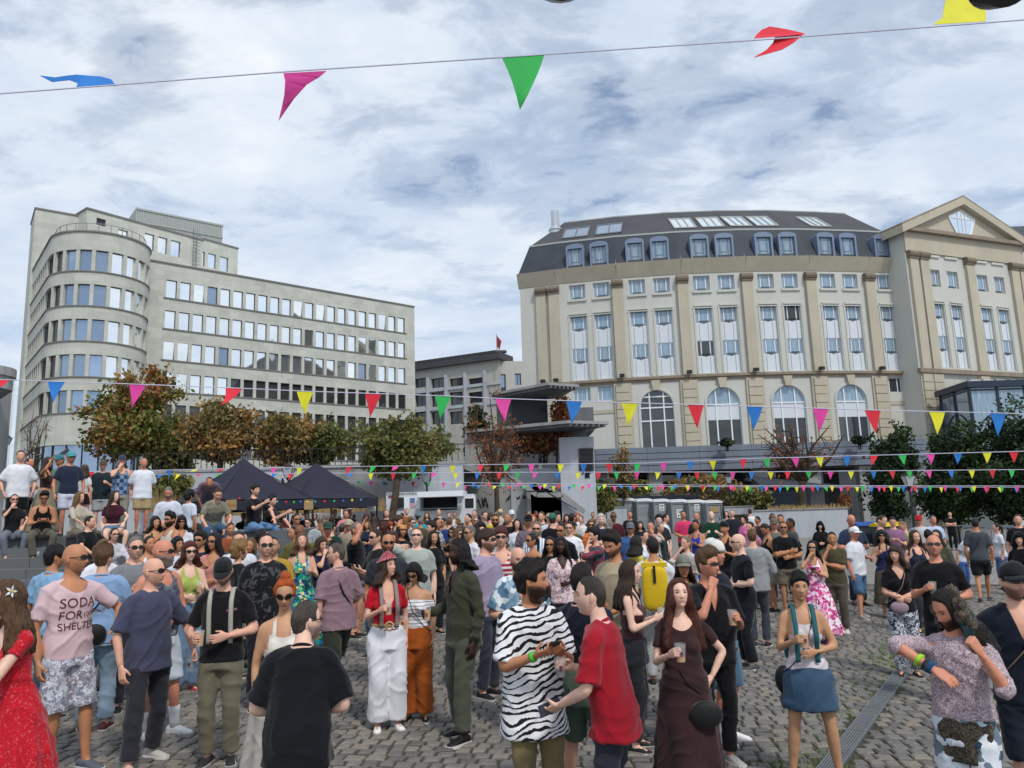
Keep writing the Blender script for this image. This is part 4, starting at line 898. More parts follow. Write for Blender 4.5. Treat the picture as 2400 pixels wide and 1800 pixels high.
# ---- portable toilets
M_WCG = plain('toilet_grey', srgb('80878b'), .45, .4); M_WCR = plain('toilet_roof', (.72, .74, .76), .5, .4)
wcs = [(1468, 1167), (1509, 1168), (1549, 1169), (1590, 1170), (1631, 1171), (1672, 1172)]
def tb(mb, x, y, z, dx, dy, dz): return mb.box((x, y, z), (dx, dy, dz))
for i, (px, py) in enumerate(wcs):
 Yt = 56.5 - i * .45; p = at(px, py, Yt); zg = gz(p[0], p[1]); H = p[2] - zg; wdt = 1.22
 e = empty('portable_toilet', (p[0], Yt, zg), rad(12)); tag(e, 'grey portable toilet with white domed roof, ' + ['leftmost of the row of six', 'second from left in the row', 'third from left with paper notice on door', 'fourth from left with the lowest paper notice', 'fifth from left with a high paper notice', 'rightmost with a cardboard sign on its door'][i], 'toilet', 'portable toilets in a row')
 mb = MB(); tb(mb, 0, .55, H * .46, wdt, 1.05, H * .90); mb.build('cabin', M_WCG, e)
 mb = MB(); 
 for sx in (-1, 1): tb(mb, sx * (wdt / 2 - .06), -.02, H * .46, .10, .09, H * .88)
 tb(mb, 0, -.02, H * .87, wdt - .22, .08, .08); mb.build('door_frame', M_WCG, e)
 mb = MB(); tb(mb, 0, .01, H * .44, wdt - .28, .04, H * .80); d = mb.build('door', plain('toilet_door', srgb('8a9195'), .45, .4) if i == 0 else MATS['toilet_door'], e)
 for zz in (.25, .62):
  m2 = MB(); tb(m2, 0, -.016, H * zz, wdt - .5, .012, H * .26); m2.build('door_panel', M_WCG, d)
 m2 = MB(); tb(m2, .36, -.04, H * .45, .05, .05, .14); m2.build('handle', M_IRON, d)
 mb = MB(); k = 8; V = []; 
 for y in (-.12, 1.15):
  V += [(-wdt / 2 - .03, y, H * .91), (wdt / 2 + .03, y, H * .91)] + [(wdt / 2 * math.cos(PI * j / k), y, H * .94 + .15 * math.sin(PI * j / k)) for j in range(k + 1)]
 m = k + 3; V2 = [V[0], V[1]] + V[2:m]; mb.add(V, [tuple(range(m)), tuple(range(2 * m - 1, m - 1, -1))] + [(j, m + j, m + (j + 1) % m, (j + 1) % m) for j in range(m)]); mb.build('roof', M_WCR, e)
 mb = MB(); mb.tube([(.25, .2, H + .0), (.25, .2, H + .12)], .05, 8); mb.build('vent_pipe', M_IRON, e)
 if i >= 2:
  w_, h_, zz, mt = ((.36, .5, .74, M_WHITE), (.46, .6, .58, M_WHITE), (.36, .5, .76, M_WHITE), (.62, .36, .72, plain('cardboard', srgb('a58a66'), .9)))[i - 2]
  n_ = empty('paper_notice' if i < 5 else 'cardboard_sign', e.matrix_basis @ Vector((0, -.06, H * zz))); n_.rotation_euler = (0, 0, rad(12)); tag(n_, ['white paper notice taped on the third toilet door', 'larger white paper notice taped low on the fourth toilet door', 'white paper notice taped on the fifth toilet door', 'brown cardboard sign taped on the rightmost toilet'][i - 2], 'notice')
  mb = MB(); tb(mb, 0, 0, 0, w_, .008, h_); mb.build('sheet', mt, n_)
  if i < 5:
   mb = MB(); 
   for q, zz in ((.8, .3), (.55, .1)): tb(mb, 0, -.006, h_ * zz, w_ * q, .004, .05)
   for sx in (-1, 1): tb(mb, sx * w_ * .2, -.006, -h_ * .25, w_ * .2, .004, .14)
   mb.build('print', M_IRON, n_)
# ---- black pop-up tents
M_TENT = plain('tent_canvas', srgb('2a2a38'), .75, .25, var=.12, scale=2)
def tent(label, peak, corner_px, Yc, size, rz):
 c = at(*corner_px, Yc); ze = c[2]; zp = at(peak[0], peak[1], Yc + size * .7)[2]; p = at(peak[0], peak[1], Yc + size * .7)
 e = empty('pop_up_tent', (p[0], Yc + size * .7, gz(p[0], Yc + size * .7)), rad(rz)); tag(e, label, 'tent', 'black pop-up tents'); g = e.location[2]; h = size / 2; ze -= g; zp -= g
 cs = [(-h, -h), (h, -h), (h, h), (-h, h)]; k = 9
 for i in range(4):
  a, b = np.array(cs[i]), np.array(cs[(i + 1) % 4]); V = []
  for j in range(k + 1):
   t = j / k; r = 1 - t; hz = ze + (zp - ze) * (t ** 1.25)
   for s_ in np.linspace(0, 1, 7):
    q = (a * (1 - s_) + b * s_) * r; sag = -.10 * math.sin(PI * s_) * math.sin(PI * t * .8 + .3) * r; V.append((q[0], q[1], hz + sag))
  m = MB(); m.add(V, [(j * 7 + s_, j * 7 + s_ + 1, (j + 1) * 7 + s_ + 1, (j + 1) * 7 + s_) for j in range(k) for s_ in range(6)]); m.build('roof_panel', M_TENT, e, True)
  m = MB(); V = []
  for s_ in np.linspace(0, 1, 9):
   q = (a * (1 - s_) + b * s_) * 1.004; V += [(q[0], q[1], ze - .02 - .05 * math.sin(PI * s_)), (q[0] * 1.004, q[1] * 1.004, ze - .30 + .02 * math.sin(s_ * 15) - .04 * math.sin(PI * s_))]
  m.add(V, [(2 * j, 2 * j + 1, 2 * j + 3, 2 * j + 2) for j in range(8)]); m.build('valance', M_TENT, e)
  m = MB(); m.beam((a[0] * .98, a[1] * .98, 0), (a[0] * .98, a[1] * .98, ze), .05); m.build('leg', M_IRON, e)
  m = MB(); m.beam((*(a * .98), ze - .1), (*(b * .98), ze - .1), .03); m.beam((*(a * .98), ze), (0, 0, zp - .12), .025); m.build('frame_bar', M_IRON, e)
 return e
tent('larger black pop-up tent nearer the steps at left', (571, 1074), (551, 1168), 22.0, 3.15, 46)
tent('black pop-up tent just left of the tree trunk and food trailer', (741, 1084), (726, 1166), 24.6, 3.05, 44)
# ---- white food trailer with open hatch
tr = empty('food_trailer', (at(1010, 1200, 34.5)[0], 34.5, 0)); tag(tr, 'white food trailer with raised serving hatch behind the crowd', 'food trailer')
tr.location[2] = gz(tr.location[0], 34.5)
def trb(name, mat, *r, parent=tr): mb = MB(); pbox(mb, *r); return child_mesh(mb, name, mat, tr)
M_TRAIL = plain('trailer_white', (.62, .65, .68), .4, .5)
trb('body', M_TRAIL, 905, 1155, 985, 1225, 34.6, 36.6); trb('end_wall', M_TRAIL, 1072, 1158, 1112, 1225, 34.9, 36.6); trb('counter_front', M_TRAIL, 985, 1196, 1072, 1225, 34.62, 34.75); trb('back_wall', M_DARKBOARD, 985, 1158, 1072, 1225, 36.0, 36.5); trb('roof', M_TRAIL, 905, 1152, 1088, 1160, 34.6, 36.7)
trb('hatch_awning', M_WHITE, 978, 1152, 1086, 1164, 33.2, 34.5); trb('side_door', M_WHITE, 947, 1164, 984, 1192, 33.9, 34.0); trb('rear_flap', M_WHITE, 1086, 1164, 1114, 1192, 33.9, 34.0); trb('dark_window', M_DARKGLASS, 930, 1166, 948, 1190, 34.5, 34.58)
trb('shelf', M_STEEL, 990, 1190, 1070, 1193, 34.3, 34.6); trb('roof_hatch', M_STEEL, 970, 1140, 992, 1152, 35, 35.1)
trb('cloud_poster', plain('poster_blue', srgb('5a78a8'), .6), 961, 1167, 972, 1178, 33.86, 33.89); trb('poster', plain('poster_pink', srgb('c49aa0'), .6), 961, 1179, 972, 1190, 33.86, 33.89); trb('menu_board', M_IRON, 1090, 1168, 1110, 1190, 33.86, 33.89); trb('lettering_strip', plain('trailer_red', srgb('9a3038'), .6), 910, 1162, 918, 1166, 34.56, 34.59)
for px in (950, 1060):
 q = at(px, 1222, 34.7); m = MB(); m.tube([(q[0], 34.55, tr.location[2] + .3), (q[0], 34.8, tr.location[2] + .3)], .3, 14); child_mesh(m, 'wheel', M_IRON, tr)
# ---- street lamps
def lamp(label, px, ptop, Y):
 t = at(px, ptop, Y); zg = gz(t[0], Y); H = t[2] - zg; e = empty('street_lamp', (t[0], Y, zg)); tag(e, label, 'street lamp', 'black lantern street lamps')
 m = MB(); m.tube([(0, 0, 0), (0, 0, .5), (0, 0, .6), (0, 0, H - .75)], [.11, .10, .055, .04], 10); m.build('post', M_IRON, e)
 m = MB(); m.add([(x * r, y * r, z) for z, r in ((H - .62, .13), (H - .18, .24)) for x, y in ((-1, -1), (1, -1), (1, 1), (-1, 1))], [(0, 1, 5, 4), (1, 2, 6, 5), (2, 3, 7, 6), (3, 0, 4, 7), (3, 2, 1, 0)]); m.build('lantern_glass', plain('lantern_glass', (.45, .48, .5), .2, .6) if 'lantern_glass' not in MATS else MATS['lantern_glass'], e)
 m = MB(); m.tube([(0, 0, H - .18), (0, 0, H - .06), (0, 0, H), (0, 0, H + .12)], [.30, .16, .08, .02], 8); m.tube([(0, 0, H - .78), (0, 0, H - .62)], [.05, .15], 8)
 for x, y in ((-1, -1), (1, -1), (1, 1), (-1, 1)): m.beam((x * .135, y * .135, H - .62), (x * .245, y * .245, H - .18), .025)
 m.build('lantern_cage', M_IRON, e)
lamp('black lantern lamp post in front of the dark trees at right', 2127, 1108, 38)
lamp('black lantern lamp post standing behind the food trailer', 1000, 1098, 35.8)
lamp('black lantern lamp post behind the portable toilets', 1706, 1112, 55)
lamp('black lantern lamp post behind the second black tent', 677, 1088, 36)
lamp('black lantern lamp post behind the man in the teal cap', 157, 1055, 30)
lamp('tall thin lamp post at the far left edge', 14, 1018, 44)
# ---- crowd barriers and wheelie bins at the right
def barrier(px, py, Y, label, rz=0):
 p = at(px, py, Y); g = gz(p[0], Y); e = empty('crowd_barrier', (p[0], Y, g), rad(rz)); tag(e, label, 'barrier', 'steel crowd barriers at the right')
 m = MB(); pts = [(-1.1, 0, .12), (-1.1, 0, 1.0), (-1.0, 0, 1.1), (1.0, 0, 1.1), (1.1, 0, 1.0), (1.1, 0, .12)]
 for a, b in zip(pts, pts[1:]): m.beam(a, b, .045)
 m.beam((-1.1, 0, .22), (1.1, 0, .22), .035); m.build('frame', M_STEEL, e)
 for k in range(16):
  m = MB(); x = -.98 + k * 1.96 / 15; m.beam((x, 0, .22), (x, 0, 1.09), .02); m.build('bar', M_STEEL, e)
 for sx in (-.9, .9):
  m = MB(); m.beam((sx, -.3, .03), (sx, .3, .03), .05); m.beam((sx, 0, .05), (sx, 0, .24), .045); m.build('foot', M_STEEL, e)
for i, px in enumerate((2262, 2318, 2372)): barrier(px, 1250, 37 - i * 1.1, 'grey steel crowd barrier at right, ' + ['beside the man with folded arms', 'middle one of the line', 'nearest the right edge'][i], -14)
def wbin(px, Y, body, lid, label):
 p = at(px, 1240, Y); e = empty('wheelie_bin', (p[0], Y, gz(p[0], Y)), .1); tag(e, label, 'bin'); w_ = 1.25 if 'blue' in label else .6
 m = MB(); m.add([(x * w_ / 2 * r, y * .36 * r, z) for z, r in ((.1, .85), (1.0, 1.0)) for x, y in ((-1, -1), (1, -1), (1, 1), (-1, 1))], [(3, 2, 1, 0), (4, 5, 6, 7), (0, 1, 5, 4), (1, 2, 6, 5), (2, 3, 7, 6), (3, 0, 4, 7)]); m.build('body', plain('bin_' + body, srgb(body), .5), e)
 m = MB(); m.add([(x * (w_ / 2 + .03), y, z) for x in (-1, 1) for y, z in ((-.42, 1.0), (-.40, 1.08), (0, 1.2), (.38, 1.12), (.4, 1.0))], [(4, 3, 2, 1, 0), (5, 6, 7, 8, 9), (0, 1, 6, 5), (1, 2, 7, 6), (2, 3, 8, 7), (3, 4, 9, 8), (4, 0, 5, 9)]); m.build('lid', plain('lid_' + lid, srgb(lid), .4), e)
 for sx in (-1, 1): m = MB(); m.tube([(sx * w_ * .4 - .04, .3, .1), (sx * w_ * .4 + .04, .3, .1)], .1, 10); m.build('wheel', M_IRON, e)
wbin(2030, 40, '3a3f48', '2f56a0', 'wide grey waste container with a blue lid behind the crowd at right'); wbin(2077, 39, '4a4d50', 'd8c030', 'grey bin with a yellow lid beside the blue-lidded container')
# ---- stage lamps that peek in at the very top of the view
def par_can(px, py, Y, label):
 p = at(px, py, Y); e = empty('stage_lamp', tuple(p)); tag(e, label, 'stage lamp'); m = MB(); r = .135
 m.tube([(0, 0, .0), (0, .02, .02), (0, .10, .28), (0, .14, .42)], [.100, r, .12, .08], 24); m.build('can', plain('lamp_black', (.006, .006, .007), .35, .5) if 'lamp_black' not in MATS else MATS['lamp_black'], e)
 m = MB(); m.beam((-r - .02, .1, .2), (-r - .02, .1, .62), .02, .04); m.beam((r + .02, .1, .2), (r + .02, .1, .62), .02, .04); m.beam((-r - .02, .1, .62), (r + .02, .1, .62), .04, .02); m.build('yoke', M_IRON, e)
 m = MB(); m.tube([(0, .1, .62), (0, .1, 1.2)], .02, 8); m.build('hanger', M_IRON, e)
par_can(1318, -66, 2.6, 'black round stage lamp peeking in at the top middle edge'); par_can(2370, -50, 2.6, 'black round stage lamp peeking in at the top right corner')
# ================================================================== SETTING: trees, shrubs, bunting
def leaf_mat(name, stops, rough=.65):
 m, n, b = newmat(name, rough, .25)
 a = n.add('ShaderNodeAttribute', attribute_name='shade').outputs['Fac']
 c = n.ramp(a, stops); n.l.new(c, b.inputs['Base Color'])
 tr_ = n.add('ShaderNodeBsdfTranslucent'); n.l.new(c, tr_.inputs[0]); mx = n.add('ShaderNodeMixShader', inp={0: .25})
 n.l.new(b.outputs[0], mx.inputs[1]); n.l.new(tr_.outputs[0], mx.inputs[2]); n.l.new(mx.outputs[0], n.n['Material Output'].inputs[0]); return m
L_AUT = leaf_mat('leaves_autumn', [(0, srgb('4a5628')), (.35, srgb('6f763a')), (.55, srgb('8d824a')), (.75, srgb('9c7448')), (1, srgb('a0603e'))])
L_BRN = leaf_mat('leaves_brown', [(0, srgb('5d5830')), (.4, srgb('80744a')), (.7, srgb('a08050')), (1, srgb('b07f4c'))])
L_OLV = leaf_mat('leaves_olive', [(0, srgb('4a5128')), (.5, srgb('6d7040')), (.8, srgb('82804c')), (1, srgb('988050'))])
L_DRK = leaf_mat('leaves_dark', [(0, srgb('1d2a1c')), (.5, srgb('2c3d26')), (.85, srgb('3d5030')), (1, srgb('54683a'))])
L_RED = leaf_mat('leaves_rust', [(0, srgb('7a4a30')), (.5, srgb('95583a')), (1, srgb('8a6a45'))])
L_DRY = leaf_mat('dry_straw', [(0, srgb('8a7450')), (.5, srgb('a98e60')), (1, srgb('c0a878'))])
M_BARK = stone('bark', srgb('4b4238'), .3, 6, .95, .6)
def leaf_cloud(pts, size, r, elong=1.8):
 P = np.asarray(pts); N = len(P); d = r.normal(size=(N, 3)); d /= np.linalg.norm(d, axis=1)[:, None]; e = np.cross(d, r.normal(size=(N, 3))); e /= np.linalg.norm(e, axis=1)[:, None]
 s = size * (.6 + .8 * r.random(N))[:, None]; a, b = d * s * elong / 2, e * s / 2
 V = np.stack([P - a, P + b, P + a, P - b], 1).reshape(-1, 3); return V, np.arange(4 * N).reshape(-1, 4)
def tree(label, base, crowns, mat, nleaf, size, trunk_r=.16, seed=1, bare=0.0, limbs=12, lean=(0, 0), fork=.45, group=None, elong=1.8, name='tree', twigs=6):
 r = np.random.default_rng(seed); e = empty(name, tuple(base)); tag(e, label, 'tree', group); B = np.array(base, float)
 cc = np.mean([np.array(c) for c, _ in crowns], 0); fk = B + (cc - B) * fork + np.array([lean[0], lean[1], 0]); fk[2] = B[2] + (cc[2] - B[2]) * fork
 parts = []; mid = (B + fk) / 2 + np.array([lean[0] * .5, 0, 0]) + r.normal(0, .06, 3)
 parts.append(tube_np(*smooth_path([B - (0, 0, .1), mid, fk], [trunk_r * 1.25, trunk_r, trunk_r * .8], 4), k=8)); tips = []
 for i in range(limbs):
  c, rd = crowns[i % len(crowns)]; c, rd = np.array(c, float), np.array(rd, float); d = r.normal(size=3); d[2] = abs(d[2]) * .8 - .1; d /= np.linalg.norm(d); tgt = c + d * rd * (.55 + .35 * r.random())
  m1 = fk + (tgt - fk) * .45 + r.normal(0, .12, 3) * np.linalg.norm(tgt - fk) * .5 + np.array([0, 0, .1])
  P_, R_ = smooth_path([fk - (fk - B) * .05 * r.random(), m1, tgt], [trunk_r * .55, trunk_r * .32, trunk_r * .10], 5); parts.append(tube_np(P_, R_, 6))
  for j in range(twigs):
   s0 = P_[int(len(P_) * (.35 + .6 * r.random()) - 1)]; d2 = r.normal(size=3); d2 /= np.linalg.norm(d2); t2 = s0 + d2 * rd * (.28 + .3 * r.random()); mm = (s0 + t2) / 2 + r.normal(0, .12, 3)
   P2, R2 = smooth_path([s0, mm, t2], [trunk_r * .16, trunk_r * .10, trunk_r * .04], 3); parts.append(tube_np(P2, R2, 4)); tips += [t2, mm, P2[-2]]
   for q in range(3):
    d3 = r.normal(size=3); d3 /= np.linalg.norm(d3); s1 = P2[2 + q % 3]; t3 = s1 + d3 * rd * .16; parts.append(tube_np([s1, (s1 + t3) / 2 + r.normal(0, .05, 3), t3], [trunk_r * .06, trunk_r * .05, trunk_r * .03], 3)); tips.append(t3)
  tips.append(tgt)
 V, f = joinv(parts); o = link('trunk', raw_mesh('trunk', V - B, f, M_BARK, True), e)
 tips = np.array(tips)
 if nleaf:
  k = r.integers(0, len(tips), nleaf); sg = np.array([rd for _, rd in crowns]).mean(0) * .11; P_ = tips[k] + r.normal(size=(nleaf, 3)) * sg
  extra = []
  if bare == 0 and mat is L_DRK:
   for c, rd in crowns:
    m = nleaf // (5 * len(crowns)); d = r.normal(size=(m, 3)); d /= np.linalg.norm(d, axis=1)[:, None]; q = np.array(c) + d * np.array(rd) * (.55 + .5 * r.random((m, 1))); keep = nz(q, 1.7, seed) > .05; extra.append(q[keep])
   P_ = np.vstack([P_] + extra)
  V, f = leaf_cloud(P_ - B, size, r, elong); sh = np.clip(.5 + .42 * nz(P_, 1.1, seed * 1.3) + .22 * r.normal(size=len(P_)), 0, 1)
  me = raw_mesh('crown', V, f.tolist(), mat); a = me.attributes.new('shade', 'FLOAT', 'POINT'); a.data.foreach_set('value', np.repeat(sh, 4).astype(np.float32)); link('crown', me, e)
 return e
def crown_px(px0, py0, px1, py1, Y, dy=None):
 x0, x1, z0, z1 = pxrect(px0, py0, px1, py1, Y); rx, rz = (x1 - x0) / 2, (z1 - z0) / 2; return ((x0 + x1) / 2, Y, (z0 + z1) / 2), (rx, dy or rx * .8, rz)
TZ0 = at(500, 1106, 37)[2] - .1
GA = 'autumn trees along the retaining wall'
b = at(285, 1100, 40); tree('autumn tree with green and rusty orange leaves in front of the rounded corner', (b[0], 40, TZ0 + .2), [crown_px(160, 930, 420, 1110, 40), crown_px(230, 842, 430, 990, 40.5)], L_AUT, 14000, .15, .18, 4, group=GA, limbs=14)
b = at(520, 1100, 41); tree('brownish autumn tree behind the larger black tent', (b[0], 41, TZ0 + .2), [crown_px(400, 900, 600, 1110, 41), crown_px(470, 930, 640, 1100, 42)], L_BRN, 11000, .145, .16, 8, group=GA, limbs=13)
b = at(660, 1100, 42); tree('orange-brown autumn tree between the two black tents', (b[0], 42, TZ0 + .2), [crown_px(590, 925, 760, 1110, 42)], L_BRN, 8500, .145, .15, 9, group=GA, limbs=11)
b = at(350, 1100, 47); tree('olive green tree filling in behind the autumn trees at left', (b[0], 47, TZ0 + .3), [crown_px(330, 960, 520, 1110, 47)], L_OLV, 7000, .16, .15, 19, group=GA)
b = at(888, 1196, 34); tree('olive tree with a bent trunk between tent and food trailer', (b[0], 34, gz(b[0], 34)), [crown_px(790, 940, 960, 1080, 35), crown_px(900, 960, 1060, 1100, 35)], L_OLV, 9500, .125, .17, 12, limbs=14, lean=(.35, 0), fork=.62, group=GA)
b = at(1000, 1160, 37); tree('dark leaning tree behind the food trailer', (b[0], 36.9, gz(b[0], 36)), [crown_px(960, 985, 1085, 1120, 38)], L_OLV, 3600, .13, .15, 22, limbs=9, lean=(-.9, 0), fork=.6, group=GA)
b = at(720, 1100, 43); tree('grey-green thin tree above the second tent', (b[0], 43, TZ0 + .2), [crown_px(700, 960, 850, 1110, 43)], L_OLV, 6500, .14, .14, 31, limbs=10, group=GA)
b = at(1152, 1195, 44); tree('thin half-bare tree with rusty leaves before the concrete pavilion', (b[0], 44, gz(b[0], 44)), [crown_px(1085, 890, 1230, 1110, 45)], L_RED, 1100, .11, .16, 14, bare=1, limbs=11, lean=(.2, 0), fork=.45)
b = at(1882, 1190, 51); tree('almost bare tree with few rusty leaves before the hotel arches', (b[0], 51, PL1[3] - .2), [crown_px(1745, 965, 2010, 1090, 51)], L_RED, 420, .13, .27, 16, bare=1, limbs=15, fork=.42, twigs=6)
b = at(1455, 1165, 56); tree('small sparse brown tree by the podium corner', (b[0], 56, .8), [crown_px(1425, 1035, 1505, 1130, 56)], L_BRN, 700, .16, .10, 18, bare=1, limbs=8)
b = at(1113, 1010, 66); tree('small dark green tree in the gap beside the pavilion', (b[0], 66, 4), [crown_px(1085, 950, 1145, 1040, 66)], L_DRK, 2200, .26, .12, 23, limbs=8, fork=.3)
GD = 'dense dark green trees at the right'
b = at(2085, 1240, 41); tree('dense dark green tree left of the lantern post', (b[0], 41, gz(b[0], 41)), [crown_px(2020, 1075, 2165, 1230, 41, 2), crown_px(2045, 985, 2140, 1110, 41, 1.6)], L_DRK, 13000, .14, .15, 27, group=GD, fork=.35, limbs=14, elong=1.4)
b = at(2240, 1240, 43); tree('broad dark green tree behind the crowd barriers', (b[0], 43, gz(b[0], 43)), [crown_px(2150, 1060, 2330, 1240, 43, 2.2), crown_px(2190, 985, 2320, 1130, 43, 2)], L_DRK, 17000, .15, .18, 29, group=GD, fork=.35, limbs=15, elong=1.4)
b = at(2370, 1240, 40); tree('tall dark green tree at the right edge', (b[0], 40, gz(b[0], 40)), [crown_px(2290, 1030, 2440, 1240, 40, 2.2), crown_px(2320, 920, 2470, 1110, 40, 2)], L_DRK, 17000, .14, .18, 33, group=GD, fork=.35, limbs=15, elong=1.4)
b = at(85, 1060, 52); tree('leafless twiggy tree in front of the shop windows at left', (b[0], 52, 3.0), [crown_px(40, 930, 130, 1040, 52)], L_BRN, 60, .12, .10, 37, bare=1, limbs=10, twigs=5)
def shrub(label, px0, py0, px1, py1, Y, mat, nleaf, size, seed, name='shrub', zb=None, elong=1.8):
 r = np.random.default_rng(seed); c, rd = crown_px(px0, py0, px1, py1, Y); e = empty(name, (c[0], Y, c[2] - rd[2])); tag(e, label, 'shrub'); B = np.array(e.location)
 d = r.normal(size=(nleaf, 3)); d /= np.linalg.norm(d, axis=1)[:, None]; P_ = np.array(c) + d * np.array(rd) * r.random((nleaf, 1)) ** .4 * (1 + .25 * nz(d * 2, 2.0, seed)[:, None]); P_ = P_[P_[:, 2] > B[2]]
 V, f = leaf_cloud(P_ - B, size, r, elong); me = raw_mesh('foliage', V, f.tolist(), mat); a = me.attributes.new('shade', 'FLOAT', 'POINT'); a.data.foreach_set('value', np.repeat(np.clip(.5 + .4 * nz(P_, 2.2, seed) + .2 * r.normal(size=len(P_)), 0, 1), 4).astype(np.float32)); link('foliage', me, e)
 parts = []
 for i in range(7): t = np.array(c) + r.normal(0, .45, 3) * np.array(rd) - B; parts.append(tube_np([(t[0] * .3, t[1] * .3, -.4), t * .5, t], [.03, .02, .008], 4))
 V, f = joinv(parts); link('stems', raw_mesh('stems', V, f, M_BARK), e)
def reeds(label, px0, px1, py0, py1, Y, n_, seed, name='dry_grass'):
 r = np.random.default_rng(seed); x0, x1, z0, z1 = pxrect(px0, py0, px1, py1, Y); V, f, sh = [], [], []; B = np.array([(x0 + x1) / 2, Y, z0])
 for i in range(n_):
  p = np.array([x0 + (x1 - x0) * r.random(), Y + (r.random() - .5) * .9, z0]) - B; h = (z1 - z0) * (.5 + .6 * r.random()); w_ = .015 * Y / 30; b0 = len(V); q = p + np.array([r.normal(0, .25) * h * .6, r.normal(0, .1), h])
  V += [p - (w_, 0, 0), p + (w_, 0, 0), q]; f.append((b0, b0 + 1, b0 + 2)); sh += [r.random()] * 3
 me = raw_mesh(name, np.array(V), f, L_DRY); a = me.attributes.new('shade', 'FLOAT', 'POINT'); a.data.foreach_set('value', np.array(sh, np.float32)); o = link(name, me); o.location = tuple(B); tag(o, label, 'grass', kind='stuff')
shrub('pale green bush at the foot of the pavilion wall', 1372, 1128, 1448, 1205, 51, L_OLV, 1100, .2, 41); shrub('dark olive bush behind the leftmost toilet', 1440, 1120, 1530, 1200, 61.5, L_OLV, 1600, .2, 42); shrub('wide brownish bush hanging behind the toilets', 1560, 1110, 1740, 1195, 60.5, L_BRN, 2600, .22, 43); shrub('olive bush on the planter right of the toilets', 1700, 1140, 1810, 1195, 57.5, L_OLV, 1800, .2, 44)
shrub('small round green potted bush under the second arch', 1685, 1028, 1722, 1046, 61, L_DRK, 500, .16, 45); shrub('small green potted bush under the fourth arch', 1995, 1022, 2030, 1042, 61, L_DRK, 400, .16, 46); shrub('rusty dry shrub standing on the long planter', 1967, 1160, 1995, 1192, 49.6, L_RED, 500, .14, 47)
shrub('rusty creeper hanging on the pavilion front', 1205, 1000, 1340, 1070, 48.9, L_RED, 900, .16, 48); shrub('brown creeper on the upper pavilion terrace', 1290, 930, 1345, 1010, 50.2, L_RED, 700, .16, 49); shrub('leafy climber on the wall beside the larger tent', 330, 1110, 450, 1180, 35.6, L_OLV, 900, .22, 50)
reeds('dry reeds along the wall behind the tents', 420, 900, 1172, 1205, 33, 1500, 51); reeds('dry straw tuft by the pavilion stair', 1235, 1305, 1172, 1196, 50, 260, 52); reeds('dry grass on top of the long planter', 1800, 1985, 1180, 1196, 49.4, 500, 53); reeds('dry reeds behind the people on the steps', 340, 420, 1150, 1200, 24, 220, 54)
# ---- bunting
BC = {'b': plain('flag_blue', srgb('2d74c0'), .6, .2, var=.08), 'p': plain('flag_pink', srgb('d8479a'), .6, .2, var=.08), 'r': plain('flag_scarlet', srgb('d4323f'), .6, .2, var=.08), 'y': plain('flag_yellow', srgb('d6d232'), .6, .2, var=.08), 'g': plain('flag_green', srgb('35b055'), .6, .2, var=.08), 't': plain('flag_teal', srgb('4a98a0'), .6, .2, var=.08)}
M_STR = plain('bunting_string', srgb('c8c8dc'), .7)
FLAGM = {}
def flag_mesh(col, bend, tw, w_=.20, h=.285):
 k = (col, round(bend, 1), round(tw, 1))
 if k in FLAGM: return FLAGM[k]
 V = []; f = []; nr = 9; y, z, a = 0.0, 0.0, 0.0
 rowsV = []
 for i in range(nr):
  t = i / (nr - 1); hw = w_ / 2 * (1 - t); sk = tw * t * t * .12
  for s_ in (-1, -.33, .33, 1): V.append((s_ * hw + sk, y + .010 * math.sin(s_ * 2.5 + t * 5) * t, z))
  a = bend * t; y -= math.sin(a) * h / (nr - 1); z -= math.cos(a) * h / (nr - 1)
 for i in range(nr - 1):
  for j in range(3): q = i * 4 + j; f.append((q, q + 1, q + 5, q + 4))
 nV = len(V); V = V + [(x, y + .0015, z) for x, y, z in V]; f = f + [tuple(i + nV for i in q[::-1]) for q in f]
 FLAGM[k] = raw_mesh('flag', V, f, BC[col], True); return FLAGM[k]
def bunting(label, pts, Ys, flags, r_str=.004, scale=1.0):
 xs = [p[0] for p in pts]; ys = [p[1] for p in pts]; Yat = lambda x: Ys[0] + (Ys[1] - Ys[0]) * (x - xs[0]) / (xs[-1] - xs[0]); pos = lambda x: at(x, float(np.interp(x, xs, ys)), Yat(x))
 B = pos(xs[0]); e = empty('bunting_line', tuple(B)); tag(e, label, 'bunting', 'strings of coloured pennants over the square')
 m = MB(); q = [pos(x) - B for x in np.linspace(xs[0], xs[-1], 40)]; m.tube(q, r_str, 5); m.build('string', M_STR, e)
 for (x, c, bend, tw, roll) in flags:
  p, p2 = pos(x), pos(x + 3); d = p2 - p; o = bpy.data.objects.new('flag', flag_mesh(c, bend, tw)); COL.objects.link(o); o.parent = e; o.location = tuple(p - B); o.scale = (scale,) * 3
  o.rotation_euler = (roll, -math.atan2(d[2], math.hypot(d[0], d[1])), math.atan2(d[1], d[0]))
 return e
K = 2400 / 2212
bl = bunting('nearest pennant string across the sky at the top', [(-60, 224), (270, 199), (670, 168), (1170, 135), (1800, 92), (2460, 42)], (3.3, 3.3), [(1226, 'g', .15, -.3, -.05)], .0035)
def blown(col, strips):
 for pts in strips:
  V = [at(x * K, y * K, 3.3 + d) - np.array(bl.location) for x, y, d in pts]; n_ = len(V) // 2; V = V + [v + np.array((0, .002, 0)) for v in V]; m = len(pts)
  f = [(2 * i, 2 * i + 1, 2 * i + 3, 2 * i + 2) for i in range(n_ - 1)]; f += [tuple(q + m for q in g[::-1]) for g in f]; link('flag', raw_mesh('flag', np.array(V), f, BC[col], True), bl)
